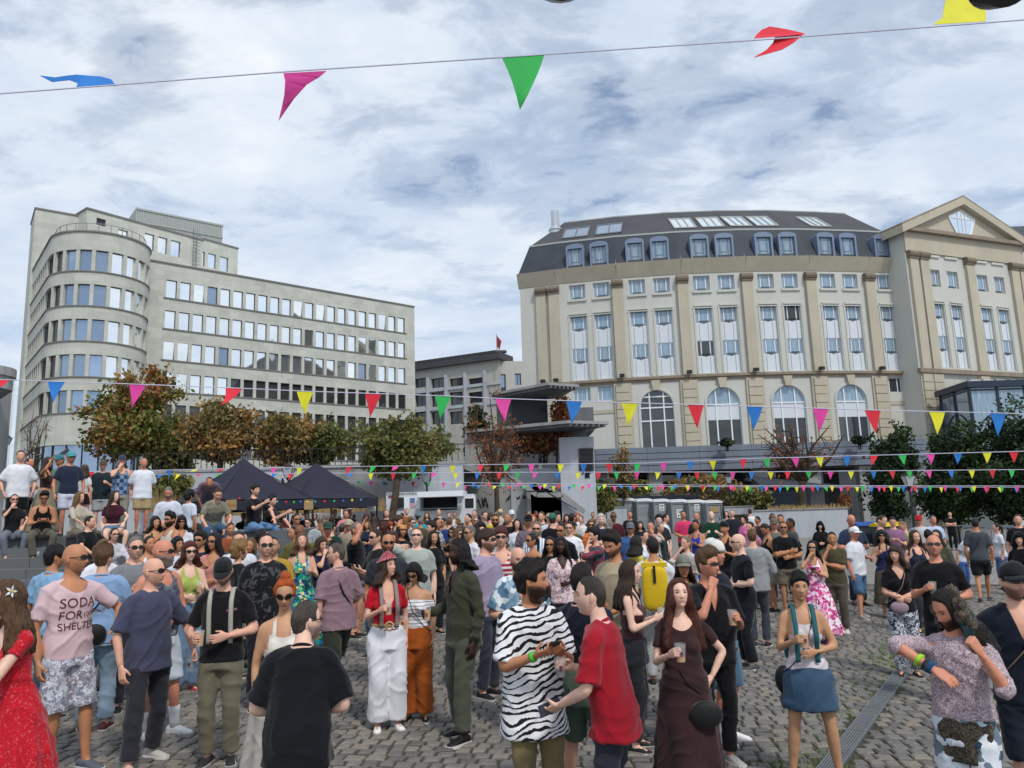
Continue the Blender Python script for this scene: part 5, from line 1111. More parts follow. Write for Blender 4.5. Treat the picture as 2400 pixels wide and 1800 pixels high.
blown('b', [[(250, 184, 0), (249, 185, 0), (240, 171, .04), (225, 186, 0), (218, 165, .07), (195, 188, .0), (190, 163, .08), (164, 189, .0), (165, 161, .09), (168, 180, .05), (145, 163, .12), (150, 173, .10), (118, 167, .16), (112, 177, .15), (88, 163, .2), (87, 164, .2)]])
blown('p', [[(612, 158, 0), (705, 153, 0), (616, 175, -.02), (690, 166, .02), (614, 205, -.04), (662, 183, .03), (609, 230, -.05), (635, 213, .02), (602, 260, -.05), (601, 262, -.05)]])
blown('r', [[(1628, 83, 0), (1740, 74, 0), (1634, 75, .06), (1735, 71, .03), (1645, 64, .09), (1700, 63, .05), (1662, 57, .1), (1664, 57, .1)], [(1674, 80, .05), (1734, 75, 0), (1670, 92, .02), (1715, 92, -.02), (1655, 108, 0), (1690, 107, -.02), (1628, 124, -.03), (1630, 124, -.03)]])
blown('y', [[(2015, 53, 0), (2130, 46, 0), (2036, 38, .02), (2130, 25, .02), (2040, 10, .04), (2122, 0, .04), (2055, -40, .06), (2095, -45, .06), (2078, -90, .07), (2079, -90, .07)]])
L2 = [(122, 824, 'b', .6), (297, 830, 'p', 0.1), (505, 838, 'r', .9), (659, 845, 'y', .1), (806, 850, 'r', 0), (957, 855, 'g', 0), (1087, 861, 'p', .3), (1240, 866, 'b', .1), (1360, 870, 'y', 0), (1503, 874, 'r', 0), (1630, 878, 'b', 0), (1772, 882, 'p', 0), (1885, 886, 'r', .1), (2024, 889, 'y', .2), (2155, 892, 'b', .1)]
bunting('pennant string crossing in front of both buildings', [(-60, 818 * K)] + [(x * K, y * K) for x, y, _, _ in L2] + [(2470, 896 * K)], (8.9, 9.3), [(2, 'r', .9, -.8, -.4)] + [(x * K, c, b * .8, (-.6 if i % 3 else .5) * (b + .3), -b * .3) for i, (x, y, c, b) in enumerate(L2)], .006)
cyc = 'rgpbyrgpyb'; fr_ = random.Random(4)
def many(x0, x1, step, seed, wind):
 r = random.Random(seed); out = []; x = x0; i = 0
 while x < x1:
  left = max(0, 1 - (x - x0) / 1300); b = r.random() * wind * (.4 + 1.6 * left); out.append((x, cyc[i % 10], b * 1.3, r.uniform(-2.2, .8) * b, -b * .6)); x += step * (.85 + .3 * r.random()); i += 1
 return out
bunting('pennant string sagging over the middle of the crowd', [(0, 1110), (600, 1097), (1200, 1088), (1500, 1086), (1750, 1075), (2460, 1056)], (30, 21), many(215, 2420, 62, 1, .9), .012, 1.15)
bunting('level pennant string behind the sagging one', [(0, 1113), (600, 1110), (1200, 1107), (1750, 1106), (2460, 1100)], (33, 27), many(240, 2420, 46, 2, .7), .012, 1.1)
bunting('far pennant string above the food trailer and toilets', [(680, 1124), (1200, 1133), (1750, 1138), (2460, 1139)], (36, 34), many(810, 2420, 33, 3, .6), .012)
bunting('farthest pennant string just below the others', [(1000, 1138), (1750, 1141), (2460, 1142)], (38, 38), many(1020, 2420, 34, 6, .6), .012)
# ================================================================== PEOPLE: shape library
def fabric(name, fn=None, rough=0.85, spec=0.15, bump=0.28, sheen=0.15):
 m, n, b = newmat(name, rough, spec)
 tc = n.add('ShaderNodeTexCoord').outputs['Object']
 base = n.add('ShaderNodeObjectInfo').outputs['Color']
 if fn: base = fn(n, tc, base)
 k = n.noise(tc, 9.0, 5, 0.6, 0.6)
 base2 = n.mix(n.math('MULTIPLY', n.ramp(k, [(0.35, 1.0), (0.65, 0.0)]), 0.22), base, n.mix(1.0, base, (0.62, 0.62, 0.64), 'MULTIPLY'))
 n.l.new(base2, b.inputs['Base Color'])
 b.inputs['Sheen Weight'].default_value = sheen; b.inputs['Sheen Roughness'].default_value = 0.5
 c = n.noise(n.mapping(tc, scale=(1.0, 1.0, 0.45)), 8.0, 3, 0.5, 1.0)
 d = n.noise(tc, 160.0, 2, 0.6)
 n.l.new(n.bump(n.math('ADD', c, n.math('MULTIPLY', d, 0.06)), bump, 0.03), b.inputs['Normal'])
 return m
def wavebands(n, v, axis, freq, duty, dist=0.0, dscale=2.0):
 s = n.add('ShaderNodeSeparateXYZ'); n.l.new(v, s.inputs[0]); x = s.outputs['XYZ'.index(axis)]
 if dist: x = n.math('ADD', x, n.math('MULTIPLY', n.math('SUBTRACT', n.noise(v, dscale, 3, 0.5), 0.5), dist))
 fr = n.math('FRACT', n.math('MULTIPLY', x, freq)); return n.math('LESS_THAN', fr, duty)
def p_zebra(n, v, base):
 v2 = n.mapping(v, rot=(0.0, 0.28, 0.0))
 big = n.noise(v2, 3.2, 2, 0.5)
 s = n.add('ShaderNodeSeparateXYZ'); n.l.new(v2, s.inputs[0])
 z = n.math('ADD', s.outputs[2], n.math('MULTIPLY', big, 0.26))
 fr = n.math('FRACT', n.math('MULTIPLY', z, 25.0))
 wdt = n.math('ADD', n.math('MULTIPLY', n.noise(n.mapping(v, scale=(1, 1, .35)), 13.0, 3, 0.6), 1.25), -0.24)
 return n.mix(n.math('LESS_THAN', fr, wdt), (0.78, 0.78, 0.80), (0.012, 0.012, 0.014))
def p_reddots(n, v, base):
 k = n.noise(v, 60.0, 3, 0.7); return n.mix(n.ramp(k, [(0.56, 0.0), (0.66, 0.75)]), (0.50, 0.009, 0.022), (0.72, 0.16, 0.18))
def p_floral(cols, scale=14.0):
 def f(n, v, base):
  w_ = n.mix(0.12, v, n.add('ShaderNodeTexNoise', inp={'Vector': v, 'Scale': scale * 1.4, 'Detail': 2.0}).outputs[1])
  k = n.add('ShaderNodeTexVoronoi', inp={'Vector': w_, 'Scale': scale * 2.2}); q = n.add('ShaderNodeSeparateColor', inp={0: k.outputs['Color']}).outputs[0]
  return n.ramp(q, [(i / len(cols), c) for i, c in enumerate(cols)], 'CONSTANT')
 return f
def p_hstripes(a, bcol, freq, duty, third=None):
 def f(n, v, base):
  c = n.mix(wavebands(n, v, 'Z', freq, duty, 0.01), a, bcol)
  if third: c = n.mix(wavebands(n, n.mapping(v, loc=(0, 0, .012)), 'Z', freq, 0.17, 0.01), c, third)
  return c
 return f
def p_vstripes(a, bcol, freq, duty):
 return lambda n, v, base: n.mix(wavebands(n, v, 'X', freq, duty, 0.01), a, bcol)
def p_patch(n, v, base):
 br = n.add('ShaderNodeTexChecker', inp={'Scale': 12.0}); n.l.new(n.mapping(v, loc=(.04, .5, .02)), br.inputs[0])
 k = n.noise(n.mapping(v, scale=(1, .2, 1)), 11.0, 1, 0.5)
 c1 = n.ramp(k, [(0.0, (0.03, 0.055, 0.11)), (0.5, (0.09, 0.15, 0.27))], 'CONSTANT'); c2 = n.ramp(k, [(0.0, (0.20, 0.30, 0.45)), (0.5, (0.12, 0.2, 0.34))], 'CONSTANT')
 return n.mix(br.outputs['Fac'], c1, c2)
def p_denim(n, v, base):
 k = n.noise(v, 4.0, 4, 0.6); c = n.mix(n.ramp(k, [(0.45, 0.0), (0.7, 0.5)]), base, n.mix(1.0, base, (1.9, 1.7, 1.5), 'MULTIPLY'))
 t = n.noise(n.mapping(v, scale=(3, 3, 1)), 120.0, 2, 0.6); return n.mix(n.math('MULTIPLY', t, 0.35), c, n.mix(1.0, c, (0.55, 0.6, 0.65), 'MULTIPLY'))
def p_knit(n, v, base):
 k = n.noise(v, 90.0, 3, 0.7); return n.mix(n.math('MULTIPLY', n.ramp(k, [(0.4, 0.0), (0.6, 1.0)]), 0.55), base, n.mix(1.0, base, (0.4, 0.38, 0.36), 'MULTIPLY'))
CLOTH = {'plain': fabric('cloth')}
def cloth_mat(k):
 if k in CLOTH: return CLOTH[k]
 fn = {'zebra': p_zebra, 'reddots': p_reddots, 'denim': p_denim, 'knit': p_knit, 'patchwork': p_patch,
          'greenfloral': p_floral([srgb('0e5a54'), srgb('19a08c'), srgb('2a6fb0'), srgb('4fc07a'), srgb('f0e0a0'), srgb('1c3f7a')], 13),
          'pinkfloral': p_floral([srgb('e8a0c0'), srgb('f2dbe6'), srgb('d8559a'), srgb('f6eef2'), srgb('b83a80')], 11),
          'roseprint': p_floral([srgb('e3ccd2'), srgb('e9d8da'), srgb('b98a92'), srgb('ead9dc'), srgb('8f6a72')], 20),
          'orangeprint': p_floral([srgb('e2602a'), srgb('f0813a'), srgb('c8421e'), srgb('f6b070')], 16),
          'paisley': p_floral([srgb('2a2f3e'), srgb('c9ccd6'), srgb('3a4154'), srgb('e4e6ec'), srgb('555c70')], 22),
          'tiedye': p_floral([srgb('9fb6c8'), srgb('cfdbe4'), srgb('5d7f9c'), srgb('e2e8ec'), srgb('7fa0b8')], 8),
          'pinkgrey': p_floral([srgb('8a7680'), srgb('c3adb4'), srgb('6a5c66'), srgb('d7c6ca'), srgb('9d8890')], 42),
          'camoshorts': p_floral([srgb('a5aab8'), srgb('c2c6d0'), srgb('7d8496'), srgb('d0d2da'), srgb('8b7f86')], 19),
          'ripped': p_floral([srgb('d6dde4'), srgb('b8c6d2'), srgb('2b4254'), srgb('e4e8ec'), srgb('6d7f8e')], 7),
          'furry': p_floral([srgb('3a332c'), srgb('5a5246'), srgb('2a2622'), srgb('6f6656'), srgb('453d34')], 34),
          'greyprint': p_floral([srgb('4a525c'), srgb('6b747f'), srgb('353c46'), srgb('88919a'), srgb('5a636e')], 10),
          'darkprint': p_floral([srgb('14161b'), srgb('1a1c22'), srgb('14161b'), srgb('4a4a4e'), srgb('18191d')], 12),
          'bwprint': p_floral([srgb('d8d8da'), srgb('202226'), srgb('c8c8cc'), srgb('2a2c30')], 18),
          'plaid': p_floral([srgb('6d2a3c'), srgb('2d4a50'), srgb('8c3a4a'), srgb('304a5a')], 9),
          'redstripe': p_hstripes(srgb('c02030'), srgb('e2ddd8'), 18, 0.42, srgb('3d6a78')),
          'blackstripe': p_hstripes(srgb('e6e6ea'), srgb('23262c'), 26, 0.16),
          'bluestripe': p_vstripes(srgb('dfe4ea'), srgb('5a80ae'), 24, 0.3),
          'tweed': p_floral([srgb('6a6a60'), srgb('8e8d80'), srgb('4b4b44'), srgb('a5a498')], 70)}[k]
 CLOTH[k] = fabric('cloth_' + k, fn); return CLOTH[k]
def skin_material():
 m, n, b = newmat('skin', 0.55, 0.35)
 oc = n.add('ShaderNodeObjectInfo').outputs['Color']
 a = n.add('ShaderNodeAttribute', attribute_name='tint')
 tc = n.add('ShaderNodeTexCoord').outputs['Object']
 k = n.noise(tc, 22.0, 4, 0.6)
 c = n.mix(n.math('MULTIPLY', n.ramp(k, [(0.35, 1.0), (0.65, 0.0)]), 0.35), oc, n.mix(1.0, oc, (0.94, 0.76, 0.70), 'MULTIPLY'))
 n.l.new(n.mix(a.outputs['Alpha'], c, a.outputs['Color']), b.inputs['Base Color'])
 n.l.new(n.bump(n.noise(tc, 300.0, 2, 0.5), 0.15, 0.002), b.inputs['Normal'])
 return m
def hair_material():
 m, n, b = newmat('hair', 0.5, 0.35)
 oc = n.add('ShaderNodeObjectInfo').outputs['Color']
 tc = n.add('ShaderNodeTexCoord').outputs['Object']
 v = n.mapping(tc, scale=(1, 1, 0.10)); k = n.noise(v, 150.0, 4, 0.7, 0.3); k2 = n.noise(tc, 18.0, 3, 0.6)
 f = n.math('ADD', n.math('MULTIPLY', k, 0.6), n.math('MULTIPLY', k2, 0.4))
 c = n.mix(n.ramp(f, [(0.36, 0.0), (0.62, 1.0)]), n.mix(1.0, oc, (0.35, 0.33, 0.32), 'MULTIPLY'), n.mix(1.0, oc, (1.45, 1.38, 1.3), 'MULTIPLY'))
 n.l.new(c, b.inputs['Base Color']); n.l.new(n.bump(f, 0.9, 0.02), b.inputs['Normal'])
 return m
M_SKIN, M_HAIR = skin_material(), hair_material()
M_SHADES = plain('sunglasses_plastic', (0.008, 0.008, 0.009), 0.12, 0.6, var=0)
M_SHOE = fabric('shoe_leather', rough=0.6, spec=0.3, bump=0.2, sheen=0.0)
M_SOLE = plain('shoe_sole', (0.62, 0.61, 0.58), 0.8)
M_SOLE_D = plain('shoe_sole_dark', (0.03, 0.03, 0.032), 0.8)
# ---- batch voxel remesh
JOBS = []
def job(v, f, voxel, smooth=3):
 JOBS.append([v, f, voxel, smooth, None]); return len(JOBS) - 1
def run_jobs():
 tmp = []
 for J in JOBS:
  if J[4] is not None: tmp.append(None); continue
  o = bpy.data.objects.new('remesh_tmp', raw_mesh('remesh_tmp', J[0], J[1])); COL.objects.link(o)
  r = o.modifiers.new('r', 'REMESH'); r.mode = 'VOXEL'; r.voxel_size = J[2]; r.adaptivity = 0
  if J[3]:
   s = o.modifiers.new('s', 'SMOOTH'); s.factor = 0.5; s.iterations = J[3]
  tmp.append(o)
 dg = bpy.context.evaluated_depsgraph_get(); dg.update()
 for J, o in zip(JOBS, tmp):
  if o is None: continue
  me = o.evaluated_get(dg).to_mesh()
  nv, nf = len(me.vertices), len(me.polygons)
  V = np.empty(nv * 3, np.float32); me.vertices.foreach_get('co', V)
  N = np.empty(nv * 3, np.float32); me.vertices.foreach_get('normal', N)
  L = np.empty(nf, np.int32); me.polygons.foreach_get('loop_total', L)
  I = np.empty(len(me.loops), np.int32); me.loops.foreach_get('vertex_index', I)
  fs = I.reshape(-1, 4) if (L == 4).all() else np.array([p.vertices[:] for p in me.polygons if len(p.vertices) == 4])
  J[4] = (V.reshape(-1, 3).astype(float), fs, N.reshape(-1, 3).astype(float)); J[0] = J[1] = None
  o.evaluated_get(dg).to_mesh_clear()
 for o in tmp:
  if o is not None:
   d = o.data; bpy.data.objects.remove(o); bpy.data.meshes.remove(d)
# ---- hands (frame: X along the fingers, Y palm normal, Z thumb side)
def hand_raw(kind):
 curl = {'relax': (18, 26, 18), 'grip': (38, 52, 34), 'fist': (78, 92, 60), 'flat': (6, 10, 6), 'hold': (30, 60, 40)}[kind]
 parts = [tube_np(*smooth_path([(-.02, 0, 0), (.02, 0, .002), (.06, .0, .002), (.1, -.002, 0)], [(.024, .019), (.034, .016), (.041, .014), (.040, .011)], 4), k=12, side=(0, 0, 1))]
 for zo, ln, r, da in ((.031, .070, .0088, 3), (.0105, .078, .0090, 1), (-.0105, .072, .0086, -2), (-.030, .056, .0076, -5)):
  p = np.array([.088, -.002, zo]); pts = [p.copy()]; a = 0.0
  for q, fr in enumerate((.46, .30, .24)):
   a += rad(curl[q]); d = np.array([math.cos(a), math.sin(a), math.sin(rad(da)) * math.cos(a)]); p = p + d * ln * fr; pts.append(p.copy())
  parts.append(tube_np(*smooth_path(pts, [(r * 1.1, r), (r, r), (r * .92, r * .9), (r * .7, r * .65)], 4), k=8, side=(0, 0, 1)))
 td = {'relax': (.62, .30, .55), 'grip': (.45, .62, .42), 'fist': (.55, .72, .1), 'flat': (.6, .1, .7), 'hold': (.62, .55, .38)}[kind]
 td = np.array(td) / np.linalg.norm(td); b = np.array([.022, .004, .028]); q = td + np.array([.35, .25, -.35]) * (0.4 if kind == 'flat' else 1); q /= np.linalg.norm(q)
 parts.append(tube_np(*smooth_path([b - td * .02, b + td * .03, b + td * .03 + q * .028, b + td * .03 + q * .05], [.0135, .0115, .0098, .0068], 4), k=8))
 return joinv(parts)
HANDS = {}
for _k in ('relax', 'grip', 'fist', 'flat', 'hold'):
 _v, _f = hand_raw(_k); HANDS[_k, 0] = job(_v, _f, 0.0064, 1); HANDS[_k, 1] = job(_v, _f, 0.0095, 1)
# ---- heads (frame: face towards -y, z up, origin mid head)
def gss(x, z, cx, cz, sx, sz): return np.exp(-((x - cx) / sx) ** 2 - ((z - cz) / sz) ** 2)
def head_build(lod, fem, brow=(0.05, 0.03, 0.02)):
 nu, nv = ((56, 44), (34, 26), (18, 14))[lod]
 u = np.arange(nu) * 2 * PI / nu; ph = u - 0.38 * np.sin(u); th = np.linspace(0.04, PI - 0.04, nv)
 PH, TH = np.meshgrid(ph, th); ph, th = PH.ravel(), TH.ravel()
 c = .118; z = c * np.cos(th); s = np.sin(th); zz = np.abs(z / c)
 s2 = np.clip(1 - zz ** 3.0, 0, 1) ** (1 / 3.0); s25 = np.clip(1 - zz ** 2.4, 0, 1) ** (1 / 2.4)
 low = np.clip((-z - .005) / .113, 0, 1); front = np.clip(np.cos(ph), 0, 1); back = np.clip(-np.cos(ph), 0, 1)
 st_ = np.clip(1 - zz ** 2.35, 0, 1) ** (1 / 2.35); s = np.where(z > 0, st_, s); sx = np.where(z < 0, s25, s) * (.0755 if not fem else .072); sx = sx * (1 - (.27 if not fem else .33) * low ** 1.4)
 x = sx * np.sin(ph)
 sy = np.where((z < 0) & (front > 0), s + (s2 - s) * front, s)
 y = -np.cos(ph) * sy * .095; y = np.where(y > 0, y * (1.04 - .55 * low), y * (1 - .05 * low))
 fz = front ** .5
 tn = np.clip((.026 - z) / .058, 0, 1); prof = np.where(z > -.034, tn ** 1.5 * .021, .021 * np.clip((z + .045) / .011, 0, 1))
 y -= fz * np.exp(-(x / (.0065 + .0055 * tn)) ** 2) * prof * (z < .03)
 for q in (-1, 1):
  y -= fz * .007 * gss(x, z, q * .0125, -.030, .007, .008)
  y += fz * .0115 * gss(x, z, q * .031, .008, .017, .0115)
  y -= fz * (.0055 if not fem else .0025) * gss(x, z, q * .028, .030, .026, .009)
  y -= fz * .004 * gss(x, z, q * .045, -.022, .02, .02)
 y -= fz * .0075 * gss(x, z, 0, -.060, .024, .011); y += fz * .0045 * gss(x, z, 0, -.0605, .024, .0028)
 y += fz * .004 * gss(x, z, 0, -.077, .02, .006); y -= fz * .010 * gss(x, z, 0, -.099, .022, .014)
 V = np.stack([x, y, z], 1); f = []
 for i in range(nv - 1):
  for j in range(nu):
   a, b = i * nu + j, i * nu + (j + 1) % nu; f.append((a, a + nu, b + nu, b))
 f.append(tuple(range(nu))); f.append(tuple(range((nv - 1) * nu, nv * nu))[::-1])
 col = np.zeros((len(V), 4))
 def paint(mask, rgb):
  a = np.clip(mask, 0, 1) * (y < -.03); k = a > col[:, 3]; col[k, :3] = rgb; col[k, 3] = a[k]
 paint((.75 if fem else .45) * gss(x, z, 0, -.0605, .021, .0068) ** .7 * (np.abs(x) < .027), (.36, .085, .08) if fem else (.30, .10, .085))
 paint(.8 * gss(x, z, 0, -.0605, .022, .0022), (.12, .03, .03))
 paint(.30 * gss(x, z, 0, -.022, .013, .016), (.48, .17, .12))
 if not fem: paint(.26 * np.clip((-.040 + .5 * np.clip(np.abs(x) - .035, 0, 1) - z) / .015, 0, 1), (.16, .11, .09))
 for q in (-1, 1):
  paint(.26 * gss(x, z, q * .042, -.022, .022, .018), (.50, .17, .12))
  bz = .0285 - 6 * (np.abs(x) - .032) ** 2
  paint(.9 * np.exp(-((z - bz) / (.0042 if not fem else .0030)) ** 2) * (np.abs(x) > .011) * (np.abs(x) < .052) * (np.sign(x) == q), brow)
  paint((.5 if lod < 2 else .8) * gss(x, z, q * .031, .0075, .015, .0075), (.10, .05, .04))
  paint(.55 * gss(x, z, q * .008, -.0385, .005, .003), (.10, .03, .025))
 parts = [(V, f)]; cols = [col]
 for q in (-1, 1):
  if lod < 2:
   e, ef = ellipsoid((0, 0, 0), (.0125, .0125, .0125), 12, 8)
   ec = np.zeros((len(e), 4)); ec[:, 3] = 1; ec[:, :3] = (.40, .37, .35)
   rr = np.hypot(e[:, 0] * 1.0, e[:, 2]); ec[(rr < .0074) & (e[:, 1] < 0), :3] = (.018, .012, .009)
   ec[(e[:, 2] > .0046), :3] = (.03, .018, .014)
   e = e * np.array([1.15, 1, .62]); e += np.array([q * .031, -.0715 if not fem else -.0722, .0085])
   parts.append((e, ef)); cols.append(ec)
  e, ef = ellipsoid((0, 0, 0), (.0085, .018, .031), 10, 8) if lod < 2 else ellipsoid((0, 0, 0), (.0085, .018, .031), 6, 4)
  ca, sa = math.cos(q * .35), math.sin(q * .35)
  e = np.stack([e[:, 0] * ca + e[:, 1] * sa * 1, -e[:, 0] * sa + e[:, 1] * ca, e[:, 2] + .35 * e[:, 1]], 1) + np.array([q * (.0765 if not fem else .073), .016, -.004])
  parts.append((e, ef)); cols.append(np.zeros((len(e), 4)))
 V, f = joinv(parts); return V, f, np.vstack(cols)
HEADS = {(l, g): head_build(l, g) for l in (0, 1, 2) for g in (False, True)}
def hair_build(style, lod, seed=0.0):
 nu, nv = ((64, 34), (38, 22), (20, 13))[lod]
 st = {  # top, side thickness, hairline z, face half angle, side end z, back end z, noise, length below
  'short': (.014, .007, .066, 66, .000, -.078, .25, 0), 'crop': (.007, .004, .066, 66, -.002, -.072, .2, 0),
  'quiff': (.040, .007, .060, 64, .000, -.075, .35, 0), 'messy': (.042, .020, .058, 66, -.004, -.085, .6, 0),
  'receding': (.010, .008, .088, 70, -.006, -.080, .25, 0), 'fringe': (.026, .017, .034, 62, -.012, -.088, .35, 0),
  'pixie': (.030, .006, .046, 62, .002, -.07, .5, 0), 'curly': (.05, .04, .060, 64, -.04, -.11, .8, 0),
  'bob': (.020, .024, .045, 58, -.12, -.125, .2, .06), 'long': (.020, .020, .072, 56, -.34, -.36, .25, .25),
  'verylong': (.022, .028, .070, 54, -.46, -.50, .25, .4), 'medium': (.022, .026, .050, 56, -.20, -.22, .3, .12),
  'bangs': (.022, .024, .028, 56, -.22, -.24, .3, .14), 'tied': (.010, .008, .070, 62, .004, -.085, .15, 0),
  'topbun': (.016, .014, .070, 62, -.02, -.085, .5, 0), 'dreads': (.016, .014, .070, 72, -.10, -.17, .5, .06),
  'afro': (.055, .05, .058, 62, -.03, -.09, .7, 0)}[style]
 top, side, hz, fa, se, be, na, L = st
 u = np.arange(nu) * 2 * PI / nu - PI; t = np.linspace(0.02, 1, nv); U, T = np.meshgrid(u, t)
 ph, T = U.ravel(), T.ravel(); ab = np.abs(ph)
 zend = min(se, be) - .02
 up = T <= .55
 th = np.where(up, T / .55 * PI / 2, PI / 2)
 z = np.where(up, .118 * np.cos(th), (T - .55) / .45 * zend)
 s = np.sin(th); low = np.clip((-z) / .115, 0, 1)
 hx, hy = .0755 * s * (1 - .22 * low), .096 * s * np.where(np.cos(ph) < 0, 1.03 - .30 * low, 1 - .05 * low)
 zl = se + (be - se) * np.clip((ab - rad(95)) / rad(40), 0, 1)
 fade = lambda x, w_: np.clip(x / w_ * .5 + .5, 0, 1)
 faceopen = fade(rad(fa) - ab, rad(10)) * fade(hz + .012 * np.cos(ph * 2.2) - z, .016)
 ear = np.exp(-((ab - rad(97)) / rad(16)) ** 2) * fade(.012 - z, .012) * fade(z + .05, .02) * (L == 0)
 mask = (1 - faceopen) * fade(z - zl, .012) * (1 - ear * .9)
 thick = side + (top - side) * np.clip(z / .10, 0, 1) ** .8
 if style == 'quiff': thick = thick + .02 * np.clip(np.cos(ph), 0, 1) * np.clip(z / .09, 0, 1)
 fall = np.clip((-z - .05) / max(.05, L * .7 + .05), 0, 1)
 spread = (.020 + .055 * fall) * (L > 0) * np.clip(-z / .09, 0, 1)
 dx, dy = np.sin(ph), -np.cos(ph)
 P0 = np.stack([hx * dx, hy * dy, z], 1)
 strand = .5 * np.sin(ph * 23 + 3 * np.sin(z * 20 + seed) + seed) + .5 * np.sin(ph * 41 + seed * 2 + 2 * np.sin(z * 31))
 nn = nz(P0, 55, seed) * .6 + strand * (.45 if L else .3)
 thick = thick * (1 + na * nn)
 inset = -.016 - .02 * low
 if L: inset = np.where(z < -.09, -.03, inset)
 r = mask * (thick + spread * (1 + .2 * strand)) + (1 - mask) * inset
 kz = np.where(up, np.cos(th), 0) * np.clip(thick, 0, .06) * mask
 rx = hx + r * np.where(up, s, 1) ; ry = hy + r * np.where(up, s, 1)
 if L:  # below the jaw the mass hugs the neck at the front and lies on the shoulders
  nk = np.clip((-z - .08) / .05, 0, 1); rx = rx * (1 + .10 * nk); ry = np.where(dy < 0, ry * (1 - .25 * nk), ry)
 V = np.stack([np.maximum(rx, .004) * dx, np.maximum(ry, .004) * dy + np.where(L > 0, .02 * np.clip((-z - .06) / .1, 0, 1) + (1 - mask) * .085 * np.clip((-z - .075) / .04, 0, 1) * (dy < .3), 0), z + kz], 1)
 if L: V[:, 2] += np.where(z < zend * .8, .02 * np.sin(ph * 17 + seed) * mask, 0)
 f = []
 for i in range(nv - 1):
  for j in range(nu):
   a, b = i * nu + j, i * nu + (j + 1) % nu; f.append((a, a + nu, b + nu, b))
 f.append(tuple(range(nu))); f.append(tuple(range((nv - 1) * nu, nv * nu))[::-1])
 parts = [(V, f)]
 if style == 'tied':
  p = [(0, .095, .03), (0, .125, .02), (0, .135, -.05), (.005, .12, -.16), (.01, .10, -.26)]
  parts.append(tube_np(*smooth_path(p, [.018, .022, .024, .018, .006], 4), k=10))
 if style == 'topbun':
  e, ef = ellipsoid((0, .03, .135), (.045, .045, .04), 14, 9); e = e + .006 * nz(e, 90, seed)[:, None]; parts.append((e, ef))
 if style in ('dreads',):
  for q in range(16 if lod == 0 else 8):
   a = rad(82 + q * 196 / (16 if lod == 0 else 8)); x0, y0 = math.sin(a), -math.cos(a); l = .22 + .06 * math.sin(q * 2.1)
   p = [(x0 * .075, y0 * .09, .03), (x0 * .09, y0 * .110, -.03), (x0 * .092, y0 * .105 + .01, -.12), (x0 * .095, y0 * .09 + .03, -l * .9)]
   parts.append(tube_np(*smooth_path(p, [.010, .013, .012, .008], 3), k=6))
 if lod < 2 and style != 'dreads':
  rr = np.random.default_rng(int(seed * 10) + 3); cand = np.where(mask > .8)[0]; ns = 900 if lod == 0 else 350; ii = rr.choice(cand, ns); p = V[ii]; c0 = np.array([0, .0, -.02]) if not L else np.stack([p[:, 0] * .0, p[:, 1] * .0 + .01, np.minimum(p[:, 2], 0)], 1)
  o_ = p - c0; o_ /= np.linalg.norm(o_, axis=1)[:, None] + 1e-9; wild = .55 if na > .4 else .3
  d = o_ * wild + rr.normal(0, .35, (ns, 3)) + (np.array([0, 0, -.9]) if L or style in ('fringe', 'bob') else np.array([0, .2, .1])); d /= np.linalg.norm(d, axis=1)[:, None]
  ln = (.02 + .03 * rr.random((ns, 1))) * (1.5 if L else .8 if top > .02 else .35); sd = np.cross(d, o_) * .0011; SV = np.stack([p - sd, p + sd, p + d * ln], 1).reshape(-1, 3); parts.append((SV, [(3 * q, 3 * q + 1, 3 * q + 2) for q in range(ns)]))
 return joinv(parts)
HAIRC = {}
def hair_get(style, lod, seed):
 k = (style, lod, seed if lod == 0 else 0)
 if k not in HAIRC: HAIRC[k] = hair_build(style, lod, k[2] * 1.37)
 return HAIRC[k]
def beard_build(lod, full):
 V, f, c = HEADS[min(lod, 1), False]; nu, nv = ((56, 44), (34, 26))[min(lod, 1)]
 V = V[:nu * nv]; f = [q for q in f if len(q) == 4 and max(q) < nu * nv]
 x, y, z = V.T; ax_ = np.abs(x)
 m = np.clip((-.041 + .5 * np.clip(ax_ - .035, 0, 1) - z) / .010, 0, 1) * np.clip((.035 - y) / .02, 0, 1)
 m *= 1 - np.clip(1.6 * gss(x, z, 0, -.0605, .020, .0078), 0, 1) * (y < -.05)
 keep = [q for q in f if max(m[i] for i in q) > .08]
 ids = sorted({i for q in keep for i in q}); mp = {i: k for k, i in enumerate(ids)}
 d = V - np.array([0, .02, -.03]); d /= np.linalg.norm(d, axis=1)[:, None]
 W = V + d * (.0012 + m * full * (1 + .4 * nz(V, 150)))[:, None]; W[:, 2] -= m * full * .7 * np.clip((-z - .06) / .05, 0, 1)
 return W[ids], [tuple(mp[i] for i in q) for q in keep], m[ids]
def beard_material():
 m, n, b = newmat('beard', 0.7, 0.2); oi = n.add('ShaderNodeObjectInfo'); tc = n.add('ShaderNodeTexCoord').outputs['Object']
 k = n.noise(n.mapping(tc, scale=(1, 1, .5)), 330.0, 2, 0.7); n.l.new(n.mix(k, n.mix(1.0, oi.outputs['Color'], (.5, .48, .46), 'MULTIPLY'), n.mix(1.0, oi.outputs['Color'], (1.7, 1.6, 1.5), 'MULTIPLY')), b.inputs['Base Color'])
 a = n.add('ShaderNodeAttribute', attribute_name='mask').outputs['Fac']; f = n.math('MULTIPLY', n.math('MULTIPLY', a, oi.outputs['Alpha']), n.ramp(k, [(0.25, 0.35), (0.6, 1.0)]))
 t = n.add('ShaderNodeBsdfTransparent'); mx = n.add('ShaderNodeMixShader', inp={0: f}); n.l.new(t.outputs[0], mx.inputs[1]); n.l.new(b.outputs[0], mx.inputs[2]); n.l.new(mx.outputs[0], n.n['Material Output'].inputs[0]); return m
M_BEARD = beard_material()
